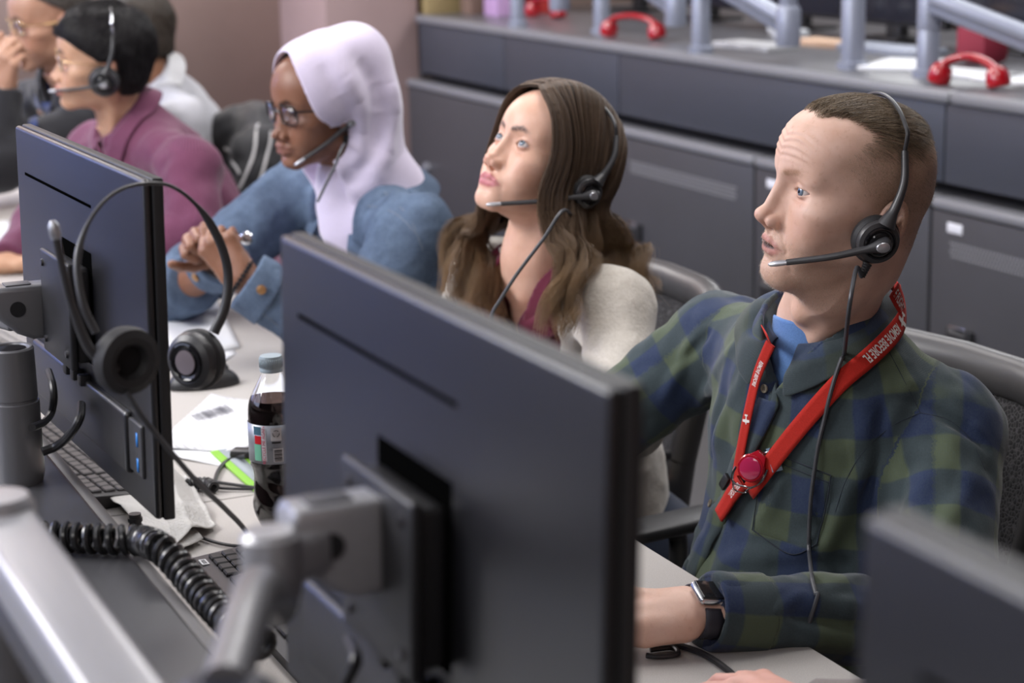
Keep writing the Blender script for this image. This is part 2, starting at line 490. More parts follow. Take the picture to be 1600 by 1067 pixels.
    sl = [(0, 0.1075, -0.0531 - op * 0.5), (0.010, 0.1060, -0.0526 - op * 0.5), (0.020, 0.0985, -0.0535 - op * 0.3), (0.0275, 0.0890, -0.0545)]
    r0 = 0.0008 + op * 0.45
    m = np.minimum(np.minimum(cone(P, sl[0], sl[1], r0, r0), cone(P, sl[1], sl[2], r0, r0 * 0.8)), cone(P, sl[2], sl[3], r0 * 0.8, 0.0005))
    m2 = [(a, b - 0.007, c) for a, b, c in sl]
    m = np.minimum(m, np.minimum(np.minimum(cone(P, m2[0], m2[1], r0, r0), cone(P, m2[1], m2[2], r0, r0 * 0.8)), cone(P, m2[2], m2[3], r0 * 0.8, 0.0005)))
    d = smax(d, -m, 0.0022)
    d = d + crease(P, (0, 0.104, -0.0370), (0, 0.106, -0.0445), 0.0035, -0.0013)
    d = d + bump(P, (0, 0.096, -0.0700 - op), (0.015, 0.02, 0.0055), -0.0030)
    d = d + bump(P, (0.030, 0.084, -0.0555), (0.0045, 0.01, 0.006), -0.0014)
    # lids over the eyeball
    c = np.array([ex, ey, ez]); R = 0.0138
    lid = np.linalg.norm(P - c, axis=1) - R
    d = smin(d, lid, 0.0035)
    q = P - c
    u = q[:, 0] / 0.0150
    uo = g('eye_up', 0.0048); dn = g('eye_dn', 0.0046)
    tilt = 0.05 * q[:, 0]
    top = uo * np.clip(1 - u * u, -1, 1) ** 1.0
    bot = -dn * np.clip(1 - np.abs(u) ** 2.4, -1, 1)
    zc = q[:, 2] - tilt
    alm = np.maximum(np.maximum(zc - top, bot - zc) * 0.85, np.abs(q[:, 0]) - 0.0146)
    alm = np.maximum(alm, 0.002 - q[:, 1])
    d = smax(d, -alm, 0.0011)
    # crease of the upper lid and bag below
    cr = [(ex - 0.0125, ey + 0.0135, ez + 0.0035), (ex, ey + 0.0150, ez + 0.0092), (ex + 0.0155, ey + 0.0060, ez + 0.0035)]
    for a, b in zip(cr, cr[1:]): d = d + crease(P, a, b, 0.0016, -0.0013)
    d = d + crease(P, (ex - 0.010, ey + 0.012, ez - 0.0105), (ex + 0.012, ey + 0.007, ez - 0.0095), 0.0030, -g('bag', 0.0010))
    # ears
    if g('ears', True):
        ax = np.array([0.955, 0.296, 0.0])
        o = np.array([0.0715 * g('cran_w', 1), -0.012 + g('ear_y', 0), 0.004 + g('ear_z', 0)])
        e = (P - o); w = np.stack([e @ ax, e @ np.array([-0.296, 0.955, 0.0]), e[:, 2]], 1)
        a = math.radians(-12); w = np.stack([w[:, 0], w[:, 1] * math.cos(a) - w[:, 2] * math.sin(a), w[:, 1] * math.sin(a) + w[:, 2] * math.cos(a)], 1)
        w[:, 0] -= -0.25 * w[:, 1] * 0
        base = ell(w, (0.006, 0, 0.002), (0.0075, 0.0175, 0.031))
        base = smax(base, -ell(w, (0.0135, 0.001, 0.003), (0.0080, 0.0125, 0.0235)), 0.0025)
        base = smin(base, cone(w, (0.008, -0.004, -0.013), (0.0085, -0.007, 0.012), 0.0022, 0.0022), 0.003)
        base = smin(base, ell(w, (0.0055, 0.004, -0.026), (0.0050, 0.0085, 0.0085)), 0.004)
        base = smax(base, -ell(w, (0.0100, 0.006, -0.004), (0.0065, 0.007, 0.009)), 0.002)
        d = smin(d, base, 0.004)
    if 'extra' in p: d = p['extra'](d, P, Q)
    return d

def head_masks(Q, p):
    """colour zones that belong to the skin itself"""
    P = Q.copy(); P[:, 0] = np.abs(P[:, 0]); g = p.get
    op = g('mouth_open', 0.0)
    ex, ey, ez = eye_of(p)
    lipd = 1e9
    up = [(0, 0.1015, -0.0478), (0.0085, 0.1013, -0.0466), (0.0185, 0.0955, -0.0502), (0.0262, 0.0875, -0.0540)]
    lo_ = [(0, 0.0995, -0.0588 - op), (0.010, 0.098, -0.0586 - op), (0.019, 0.0925, -0.0562 - op * 0.6), (0.0262, 0.0875, -0.0543)]
    for L, rr in ((up, (0.0055, 0.0052, 0.0040, 0.0015)), (lo_, (0.0062, 0.006, 0.0045, 0.0015))):
        for i in range(3): lipd = np.minimum(lipd, cone(P, L[i], L[i + 1], rr[i], rr[i + 1]))
    lip = 1 / (1 + np.exp(np.clip((lipd - 0.0002) / 0.0007, -30, 30)))
    sl = [(0, 0.0985, -0.0531 - op * 0.5), (0.010, 0.0970, -0.0526 - op * 0.5), (0.020, 0.0895, -0.0535 - op * 0.3), (0.0265, 0.083, -0.0545)]
    r0 = 0.0009 + op * 0.55
    idd = np.minimum(np.minimum(cone(P, sl[0], sl[1], r0, r0), cone(P, sl[1], sl[2], r0, r0 * 0.8)), cone(P, sl[2], sl[3], r0 * 0.8, 0.0005))
    inside = np.clip(0.35 + op / 0.001, 0.35, 1) / (1 + np.exp(np.clip((idd - (0.0014 + 0.0014 * min(1, max(0, op) / 0.001))) / 0.0005, -30, 30)))
    b = g('brow_line', [(0.0115, 0.098, 0.0345), (0.028, 0.093, 0.0415), (0.046, 0.073, 0.036)])
    bd = np.minimum(cone(P, b[0], b[1], 0.0042, 0.0040), cone(P, b[1], b[2], 0.0040, 0.0010)) 
    bd = bd + 0.0008 * vnoise(P, 0.0016, 5)
    brow = 1 / (1 + np.exp(np.clip(bd / 0.0009, -30, 30))) * (P[:, 1] > 0.05)
    # beard zone
    z, y, x = P[:, 2], P[:, 1], P[:, 0]
    jaw = 1 / (1 + np.exp((z + 0.045 + 0.25 * (0.075 - y)) / 0.008))
    st = np.clip(jaw, 0, 1) * (1 / (1 + np.exp((-0.125 - z) / 0.01))) * (1 / (1 + np.exp((-0.005 - y) / 0.008)))
    st = np.maximum(st, np.exp(-((x / 0.026) ** 4)) * np.exp(-(((z + 0.040) / 0.008) ** 2)) * (y > 0.08))
    # flush: nose tip, cheeks, ears
    fl = 0.8 * np.exp(-(((P - np.array([0.0, 0.112, -0.024])) / np.array([0.016, 0.02, 0.012])) ** 2).sum(1))
    fl += 0.6 * np.exp(-(((P - np.array([0.043, 0.062, -0.022])) / np.array([0.020, 0.04, 0.018])) ** 2).sum(1))
    fl += 0.9 * (P[:, 0] > 0.0765) * (np.abs(P[:, 1] + 0.012) < 0.03) * (np.abs(P[:, 2]) < 0.04)
    fl += 0.5 * np.exp(-(((P - np.array([ex, 0.088, ez - 0.012])) / np.array([0.014, 0.02, 0.006])) ** 2).sum(1))
    rim = np.exp(-((np.linalg.norm(P - eye_of(p), axis=1) - 0.0130) / 0.0009) ** 2) * (np.abs(P[:, 2] - ez) < 0.008)
    return dict(lip=lip, inside=inside, brow=brow, beard=st, flush=fl, rim=rim)

def eyeball(name, center, gaze, mats, parent, r=0.01225):
    """white, iris and pupil as rings of one globe with a bulging cornea"""
    m = MB()
    prof = []
    for a in np.linspace(0, math.pi, 40):
        rr = r * (1 + 0.06 * math.exp(-(a / 0.42) ** 4)) 
        prof.append((rr * math.sin(a), rr * math.cos(a)))
    prof[0] = (0, prof[0][1]); prof[-1] = (0, prof[-1][1])
    m.lathe(prof, 40, M=T3(center, z=gaze), caps=False)
    o = m.done(name, mats, parent)
    me = o.data; c = np.array(center); g = np.array(gaze, float); g /= np.linalg.norm(g)
    v = np.zeros(len(me.vertices) * 3, np.float32); me.vertices.foreach_get('co', v); v = v.reshape(-1, 3) - c
    ang = np.arccos(np.clip((v @ g) / (np.linalg.norm(v, axis=1) + 1e-9), -1, 1))
    attr(me, 'ang', ang)
    return o
# ---------------------------------------------------------------- bodies and clothes
def unit(v): v = np.asarray(v, float); return v / np.linalg.norm(v)

def hand_sdf(P, W, d, n, side, s=1.0, curl=(18, 22, 24, 28), thumb=(35, 20), spread=4):
    """W wrist, d direction of the fingers, n back-of-hand normal, side +1 when the thumb lies on the d x n side"""
    d = unit(d); n = unit(np.asarray(n) - d * np.dot(n, d)); x = np.cross(d, n) * side
    L = (P - W) @ np.stack([x, d, n], 1) / s
    r = cone(L, (0, -0.03, 0), (0, 0.012, 0), 0.0265, 0.0265, flat=((0, 0, 1), 0.72))
    palm = smin(cone(L, (0.020, 0.020, 0), (0.026, 0.080, 0.002), 0.016, 0.0125), cone(L, (-0.014, 0.020, 0), (-0.028, 0.074, 0), 0.0165, 0.0115), 0.022)
    palm = smin(palm, cone(L, (0, 0.02, 0), (0.004, 0.082, 0.004), 0.0165, 0.0125), 0.014)
    r = smin(r, palm, 0.02)
    base = [(0.027, 0.086, 0.002), (0.0085, 0.091, 0.004), (-0.0105, 0.087, 0.003), (-0.0285, 0.077, 0.0)]
    ln = [(0.040, 0.024, 0.020), (0.045, 0.028, 0.021), (0.041, 0.026, 0.021), (0.031, 0.019, 0.019)]
    rd = [0.0088, 0.0090, 0.0085, 0.0074]
    for i in range(4):
        a = 0.0; b = np.array(base[i]); yaw = math.radians((1.5 - i) * spread)
        r = smin(r, bump_ball(L, b + np.array([0, -0.004, 0.003]), 0.0095), 0.006)
        fin = None; c = curl[i] if hasattr(curl, '__len__') else curl
        for k in range(3):
            a += math.radians(c * (0.9, 1.2, 0.8)[k])
            e = b + ln[i][k] * np.array([math.sin(yaw) * math.cos(a), math.cos(yaw) * math.cos(a), -math.sin(a)])
            seg = cone(L, b, e, rd[i] * (1 - 0.06 * k), rd[i] * (0.95 - 0.09 * k))
            fin = seg if fin is None else smin(fin, seg, 0.002)
            b = e
        r = smin(r, fin, 0.0035)
    # thumb leaves the side of the palm near its base
    b = np.array([0.024, 0.022, -0.004]); a = math.radians(thumb[0]); th = None
    for k, (l_, rr) in enumerate(((0.042, 0.0135), (0.032, 0.0108), (0.026, 0.0098))):
        e = b + l_ * np.array([math.sin(a) * 0.9, math.cos(a), -math.sin(math.radians(thumb[1])) * 0.9])
        seg = cone(L, b, e, rr, rr * 0.86); th = seg if th is None else smin(th, seg, 0.004)
        b = e; a -= math.radians(16)
    r = smin(r, th, 0.008)
    return r * s
def bump_ball(P, c, r): return np.linalg.norm(P - c, axis=1) - r

class Person:
    def __init__(s, **k):
        s.k = 1.0; s.face = {}; s.neck = (0.055, 0.060); s.hands = {}; s.legs = True; s.lean = 0.0
        s.__dict__.update(k)
        for a in ('H', 'NB', 'SL', 'SR', 'EL', 'ER', 'WL', 'WR', 'HIP'): setattr(s, a, np.array(getattr(s, a), float))
        s.Rh = rotm(*s.rot)
        r = s.SR - s.SL; r[2] = 0; s.bx = unit(r); s.by = unit(np.cross([0, 0, 1.0], s.bx)); 
        # up of the torso leans from hip to neck
        s.bz = unit(s.NB - s.HIP); s.by = unit(s.by - s.bz * s.by.dot(s.bz)); s.bx = np.cross(s.by, s.bz)
        s.B = np.stack([s.bx, s.by, s.bz], 1)
    def hw(s, q): return s.H + s.Rh @ (np.asarray(q, float) * s.k)           # head local -> world
    def hl(s, P): return ((P - s.H) @ s.Rh) / s.k                           # world -> head local
    def bl(s, P): return (P - s.NB) @ s.B
    def bw(s, q): return s.NB + s.B @ np.asarray(q, float)
    def skin(s, P, detail=True):
        Q = s.hl(P)
        near = np.abs(Q).max(1) < 0.19
        d = np.full(len(P), 1.0)
        far = np.linalg.norm(Q - np.array([0, 0.0, 0.02]), axis=1) - 0.10
        d = far * s.k
        if near.any(): d[near] = head_sdf(Q[near], s.face) * s.k
        nk = cone(P, s.hw((0, -0.018, -0.035)), s.NB + s.bz * 0.01, s.neck[0], s.neck[1])
        for sg in (-1, 1):   # the muscle from behind the ear to the collar bone
            nk = smin(nk, cone(P, s.hw((0.045 * sg, -0.015, -0.045)), s.bw((0.022 * sg, 0.045, -0.005)), 0.016, 0.011), 0.012)
        ad = s.face.get('adam', 0.0)
        if ad: nk = smin(nk, bump_ball(P, (s.hw((0, 0.03, -0.10)) * 0.5 + s.bw((0, 0.055, 0.0)) * 0.5), 0.012), 0.02)
        d = smin(d, nk, 0.022)
        return d
    def body(s, P):
        d = s.core(P)
        zc = s.NB[2] + getattr(s, 'zcut', 0.0)
        d = np.maximum(d, P[:, 2] - zc)                        # the part above this height is the finer head-and-neck surface
        for k, h in s.hands.items():
            W, E = (s.WL, s.EL) if k == 'L' else (s.WR, s.ER)
            if W[2] > zc - 0.15: d = smin(d, cone(P, E, W, 0.036, 0.0245), 0.012)
            d = smin(d, hand_sdf(P, W, s=s.k, **h), 0.006)
        return d
    def core(s, P):
        B = s.bl(P)
        w = s.NB
        d = cone(P, s.NB + s.bz * 0.03, s.NB - s.bz * 0.05, s.neck[1], s.neck[1] * 1.05)
        cw = np.linalg.norm(s.SR - s.SL) * 0.5
        d = smin(d, ell(B, (0, -0.005, -0.19), (cw * 0.60, 0.078, 0.19)), 0.04)
        d = smin(d, cone(P, s.SL * 0.85 + s.NB * 0.15, s.SR * 0.85 + s.NB * 0.15, 0.022, 0.022), 0.03)
        h0 = s.HIP + s.bz * 0.06
        d = smin(d, cone(P, s.NB - s.bz * 0.25, h0, 0.09, 0.10), 0.05)
        for S, E, W in ((s.SL, s.EL, s.WL), (s.SR, s.ER, s.WR)):
            d = smin(d, cone(P, S, E, 0.030, 0.032), 0.015)
            d = smin(d, cone(P, E, W, 0.036, 0.0245), 0.012)
        if s.legs:
            for sg in (-1, 1):
                hp = s.HIP + s.bx * 0.09 * sg; kn = hp + s.by_h * 0.40 + np.array([0, 0, -0.01]); ft = np.array([kn[0], kn[1], 0.09]) - s.by_h * 0.03
                d = smin(d, cone(P, hp, kn, 0.062, 0.048), 0.03); d = smin(d, cone(P, kn, ft, 0.046, 0.036), 0.02)
        return d
    def build_body(s, name, label, mat, h=0.0022, hb=0.006, hh=None, eyes=None, gaze=(0, 1, 0)):
        s.by_h = unit([s.by[0], s.by[1], 0])
        zc = s.NB[2] + s.zcut if hasattr(s, 'zcut') else s.NB[2] + 0.0
        full = getattr(s, 'open_neck', False)
        top = (lambda P: np.maximum(smin(s.skin(P), s.core(P), 0.025), (zc - 0.012) - P[:, 2])) if full else (lambda P: np.maximum(s.skin(P), (zc - 0.012) - P[:, 2]))
        bot = s.body
        r = 0.17 * s.k
        lo = np.minimum(s.H - r, [9, 9, zc - 0.03]); hi = s.H + r
        pw = 0.17 if full else 0.09; lo[:2] = np.minimum(lo[:2], s.NB[:2] - pw); hi[:2] = np.maximum(hi[:2], s.NB[:2] + pw)
        Vh, Qh = sdf_mesh(top, lo, hi, h)
        pts = np.array([s.SL, s.SR, s.EL, s.ER, s.WL, s.WR, s.HIP, s.NB])
        lo = pts.min(0) - 0.22; hi = pts.max(0) + 0.22; hi[2] = max(zc + 0.01, pts[4:6, 2].max() + 0.21)
        if s.legs:
            kn = s.HIP + s.by_h * 0.45; lo[:2] = np.minimum(lo[:2], kn[:2] - 0.2); hi[:2] = np.maximum(hi[:2], kn[:2] + 0.2); lo[2] = 0.03
        else: lo[2] = s.HIP[2] - 0.05
        Vb, Qb = sdf_mesh(bot, lo, hi, hb, project=1)
        parts = [(Vh, Qh), (Vb, Qb)]
        V = np.vstack([Vh, Vb]); Q = np.vstack([Qh, Qb + len(Vh)])
        me = np_mesh(name, V, Q)
        mk = head_masks(s.hl(Vh), s.face)
        z = np.zeros(len(Vb))
        for k, v in mk.items(): attr(me, k, np.concatenate([v, z]))
        sc = s.scalp(s.hl(Vh)) if hasattr(s, 'scalp') else np.zeros(len(Vh))
        attr(me, 'scalp', np.concatenate([sc, z]))
        o = link(name, me, mat)
        tag(o, label, 'person'); s.obj = o; s.Vh = Vh
        if eyes:
            for sg in (-1, 1):
                e = eyeball('eye', s.hw(eye_of(s.face) * (sg, 1, 1)), s.Rh @ unit(gaze), eyes, o, 0.0123 * s.k)
        return o
    # ---- the loose garment over torso and sleeves
    def garment(s, P, t=0.0, chest=(0.165, 0.112), belly=(0.160, 0.130), arm=(0.064, 0.052, 0.044, 0.036), sleeves=True, cut=True, cuffs=(0.0, 0.0), parts=False, blend=0.035):
        B = s.bl(P); hz = -np.linalg.norm(s.HIP - s.NB)
        d = ell(B, (0, 0.0, -0.19), (chest[0] + t, chest[1] + t, 0.225 + t))
        d = smin(d, ell(B, (0, 0.015, hz + 0.13), (belly[0] + t, belly[1] + t, 0.20)), 0.07)
        m = s.NB - s.bz * 0.055
        for S in (s.SL, s.SR):
            d = smin(d, cone(P, m + s.bz * 0.02, S - s.bz * 0.006, 0.060 + t, 0.056 + t), 0.05)
        d = smin(d, cone(P, s.NB + s.bz * 0.015, s.NB - s.bz * 0.08, s.neck[1] + 0.008 + t, 0.085 + t), 0.03)
        a = None
        if sleeves:
            for S, E, W in ((s.SL, s.EL, s.WL), (s.SR, s.ER, s.WR)):
                W2 = W - unit(W - E) * 0.012
                q = smin(cone(P, S, E, arm[0] + t, arm[1] + t), cone(P, E, W2, arm[1] * 0.98 + t, arm[3] + t), 0.02)
                q = smax(q, (P - W2) @ unit(W - E), 0.004)
                a = q if a is None else np.minimum(a, q)
            if parts: return d, a
            d = smin(d, a, blend)
        return d
    def arm_uv(s, P):
        """cloth coordinates: metres round and along, per sleeve or torso"""
        dt, da = s.garment(P, parts=True)
        B = s.bl(P)
        ang = np.arctan2(B[:, 0], B[:, 1] + 0.02)
        u = ang * 0.155; v = B[:, 2].copy()
        isa = da < dt + 0.012
        for S, E, W, o in ((s.SL, s.EL, s.WL, 0.0), (s.SR, s.ER, s.WR, 0.021)):
            for A_, B_, off in ((S, E, 0.0), (E, W, np.linalg.norm(E - S))):
                ax = unit(B_ - A_); q = P - A_; tt = np.clip(q @ ax, 0, np.linalg.norm(B_ - A_))
                r = np.linalg.norm(q - tt[:, None] * ax, axis=1)
                if off == 0: best = r; U = None
                e1 = unit(np.cross(ax, s.bx + 0.3 * s.by)); e2 = np.cross(ax, e1)
                an = np.arctan2(q @ e2, q @ e1)
                if off == 0: r0, u0, v0 = r, an * 0.052, tt + o
                else:
                    m = r < r0
                    uu = np.where(m, an * 0.052, u0); vv = np.where(m, tt + off + o, v0); rr = np.minimum(r, r0)
            if o == 0.0: R_, U_, V_ = rr, uu, vv
            else: m = rr < R_; U_ = np.where(m, uu, U_); V_ = np.where(m, vv, V_)
        return np.where(isa, U_, u), np.where(isa, V_, v), isa.astype(float)
    def bounds(s, pad=0.14):
        pts = np.array([s.SL, s.SR, s.EL, s.ER, s.WL, s.WR, s.HIP, s.NB]); return pts.min(0) - pad, pts.max(0) + pad

def cloth(name, f, lo, hi, h, mat, parent, who=None, levels=3):
    V, Q = sdf_mesh(f, lo, hi, h, levels=levels)
    me = np_mesh(name, V, Q)
    if who is not None:
        u, v, a = who.arm_uv(V); attr(me, 'cu', u); attr(me, 'cv', v); attr(me, 'sleeve', a)
    return link(name, me, mat, parent)

def strands(name, roots, paths, radius, mat, parent=None):
    """many hairs in one mesh: paths is (n, k, 3); three-sided tapering tubes"""
    n, k, _ = paths.shape
    T = np.gradient(paths, axis=1); T /= np.linalg.norm(T, axis=2, keepdims=True) + 1e-9
    ref = np.array([0.31, 0.77, 0.55]); U = np.cross(T, ref); U /= np.linalg.norm(U, axis=2, keepdims=True) + 1e-9
    W = np.cross(T, U)
    rad = (radius if hasattr(radius, '__len__') else np.full(n, radius))[:, None] * np.linspace(1, 0.25, k)[None]
    V = []
    for a in (0, 2.094, 4.189): V.append(paths + (U * math.cos(a) + W * math.sin(a)) * rad[..., None])
    V = np.stack(V, 2).reshape(-1, 3)                                  # index ((i*k)+j)*3+c
    i, j, c = np.meshgrid(np.arange(n), np.arange(k - 1), np.arange(3), indexing='ij')
    a = (i * k + j) * 3 + c; b = (i * k + j) * 3 + (c + 1) % 3
    Q = np.stack([a, b, b + 3, a + 3], -1).reshape(-1, 4)
    me = np_mesh(name, V, Q)
    attr(me, 'rnd', np.repeat(np.random.RandomState(7).rand(n), k * 3))
    attr(me, 'along', np.tile(np.repeat(np.linspace(0, 1, k), 3), n))
    return link(name, me, mat, parent)
def hair_mat(name, dark, light, tip=None, rough=0.42):
    t = NT(name); c = t.mix(t.attr('rnd'), dark, light)
    if tip is not None: c = t.mix(t.maprange(t.attr('along'), 0.45, 1.0), c, tip)
    t.set(color=c, rough=rough, spec=0.45)
    return t.m
# ---------------------------------------------------------------- laying things on a surface
def hit(f, px, py, near=1.6, far=3.6, n=90):
    """first point of the surface f met by the sight line of one photo pixel"""
    r = ray(px, py); t = np.linspace(near, far, n); d = f(CAM + t[:, None] * r)
    i = np.where(d < 0)[0]
    if not len(i): i = [int(np.argmin(d))]; return CAM + t[i[0]] * r
    a, b = t[max(i[0] - 1, 0)], t[i[0]]
    for _ in range(18):
        m = (a + b) / 2
        if f((CAM + m * r)[None])[0] < 0: b = m
        else: a = m
    return CAM + b * r
def hits(f, pts, **k): return np.array([hit(f, *p, **k) for p in pts])
def snap(f, P, off=0.0, it=4):
    P = np.array(P, float)
    for _ in range(it):
        P = P - grad(f, P, 1e-3) * (f(P) - off)[:, None]
    return P, grad(f, P, 2e-3)
def ribbon(name, pts, nrm, width, thick, mat, parent=None, n_across=3, wid=None, side_ref=None):
    """flat band along pts lying flat against normals nrm"""
    pts = np.array(pts, float); m = len(pts); T = np.gradient(pts, axis=0); T /= np.linalg.norm(T, axis=1, keepdims=True) + 1e-9
    S = np.cross(T, nrm); S /= np.linalg.norm(S, axis=1, keepdims=True) + 1e-9; N = np.cross(S, T)
    w = np.full(m, width) if wid is None else np.array(wid)
    u = np.linspace(-0.5, 0.5, n_across)
    top = pts[:, None] + S[:, None] * (u[None, :, None] * w[:, None, None]) + N[:, None] * thick / 2
    bot = top - N[:, None] * thick
    ring = np.concatenate([top, bot[:, ::-1]], 1); k = ring.shape[1]
    V = ring.reshape(-1, 3); i, j = np.meshgrid(np.arange(m - 1), np.arange(k), indexing='ij')
    a = i * k + j; b = i * k + (j + 1) % k
    Q = np.stack([a, b, b + k, a + k], -1).reshape(-1, 4)
    caps = []
    for s0 in (0, (m - 1) * k):
        for q in range(n_across - 1): caps.append([s0 + q, s0 + q + 1, s0 + k - 2 - q, s0 + k - 1 - q])
    me = np_mesh(name, V, np.vstack([Q, caps]))
    o = link(name, me, mat, parent, smooth=False); return o
def arcpos(pts):
    d = np.concatenate([[0], np.cumsum(np.linalg.norm(np.diff(pts, axis=0), axis=1))]); return d
def text_on(name, text, pts, nrm, s0, height, mat, parent, flip=False, off=0.0008, stretch=1.0, lift=0.0):
    """lettering that follows a band: x runs along pts from arc length s0"""
    cu = bpy.data.curves.new(name, 'FONT'); cu.body = text; cu.size = 1.0; cu.offset = 0.022; cu.align_y = 'CENTER'
    to = bpy.data.objects.new(name, cu); COL.objects.link(to)
    bpy.context.view_layer.update()
    me = bpy.data.meshes.new_from_object(to.evaluated_get(bpy.context.evaluated_depsgraph_get()))
    bpy.data.objects.remove(to)
    v = np.zeros(len(me.vertices) * 3, np.float32); me.vertices.foreach_get('co', v); v = v.reshape(-1, 3).astype(float)
    if not len(v): return None
    v[:, 1] -= (v[:, 1].max() + v[:, 1].min()) / 2; h = v[:, 1].max() - v[:, 1].min()
    sc = height / h; x = v[:, 0] * sc * stretch; y = v[:, 1] * sc
    pts = np.array(pts, float); A = arcpos(pts); T = np.gradient(pts, axis=0); T /= np.linalg.norm(T, axis=1, keepdims=True) + 1e-9
    S = np.cross(T, nrm); S /= np.linalg.norm(S, axis=1, keepdims=True) + 1e-9; N = np.cross(S, T)
    if flip: x = -x; y = -y
    y = y + lift
    sx = s0 + x
    f = lambda arr: np.stack([np.interp(sx, A, arr[:, c]) for c in range(3)], 1)
    P = f(pts) - f(S) * y[:, None] * 1.0 + f(N) * off
    me.vertices.foreach_set('co', P.astype(np.float32).ravel()); me.update()
    me.name = name; me.materials.clear()
    return link(name, me, mat, parent, smooth=False)

def wire(name, pts, r, mat, parent=None, n=8, sm=8):
    m = MB(); m.tube(spline(pts, sm) if sm else pts, r, n); return m.done(name, mat, parent)

def plaid_mat(name, a, b, mixc, size=0.042, soft=0.10, stripe=None, fine=None, rough=0.85, dark=0.0):
    """two-way woven checks from the cloth coordinates"""
    t = NT(name)
    u, v = t.attr('cu'), t.attr('cv')
    co = t.coord(); wob = t.math('MULTIPLY', t.math('SUBTRACT', t.noise(14, 2, 0.5, co), 0.5), 0.012)
    def band(x):
        w = t.math('SINE', t.math('MULTIPLY', t.math('ADD', x, wob), math.pi / size))
        return t.maprange(w, -soft, soft)
    bu, bv = band(u), band(v)
    c = t.mix(bu, t.mix(bv, a, mixc), t.mix(bv, mixc, b))
    w1 = t.maprange(t.math('SINE', t.math('MULTIPLY', u, 2 * math.pi / 0.0016)), -1, 1); w2 = t.maprange(t.math('SINE', t.math('MULTIPLY', v, 2 * math.pi / 0.0016)), -1, 1)
    weave = t.math('MULTIPLY', w1, w2)
    n = t.noise(420, 3, 0.7, co)
    c = t.mix(t.maprange(n, 0.25, 0.75, 0.0, 0.30), c, tuple(x * 1.8 + 0.012 for x in mixc))
    h = t.math('ADD', t.math('MULTIPLY', weave, 0.5), n)
    t.set(color=c, rough=rough, spec=0.25, sheen=0.25, normal=t.bump(h, 0.5, 0.0006)); t.b.inputs['Sheen Roughness'].default_value = 0.4
    return t.m
def cloth_mat(name, col, var=0.12, rough=0.85, scale=300, bump=0.4, sheen=0.2, tint=None, blot=12):
    t = NT(name); co = t.coord(); n = t.noise(scale, 3, 0.7, co); b = t.noise(blot, 4, 0.6, co)
    c = t.mix(t.maprange(n, 0.3, 0.7), tuple(x * (1 - var) for x in col), tuple(x * (1 + var) for x in col))
    if tint is not None: c = t.mix(t.maprange(b, 0.35, 0.7, 0, 0.8), c, tint)
    t.set(color=c, rough=rough, spec=0.25, sheen=sheen, normal=t.bump(n, bump, 0.0008)); return t.m

M_BLK = plain('black_plastic', (0.018, 0.018, 0.020), 0.42, bump=0.08, bscale=900)
M_DGR = plain('dark_grey_plastic', (0.045, 0.045, 0.048), 0.38, bump=0.05, bscale=900)
M_GLOSS = plain('gloss_black', (0.012, 0.012, 0.014), 0.08)
M_SIL = plain('silver_plastic', (0.50, 0.51, 0.54), 0.3, metal=0.6)
M_CHR = plain('chrome', (0.75, 0.76, 0.78), 0.12, metal=1.0)
M_FOAM = plain('ear_leatherette', (0.022, 0.022, 0.024), 0.62, bump=0.3, bscale=500)
M_CORD = plain('grey_cord', (0.055, 0.058, 0.066), 0.45)

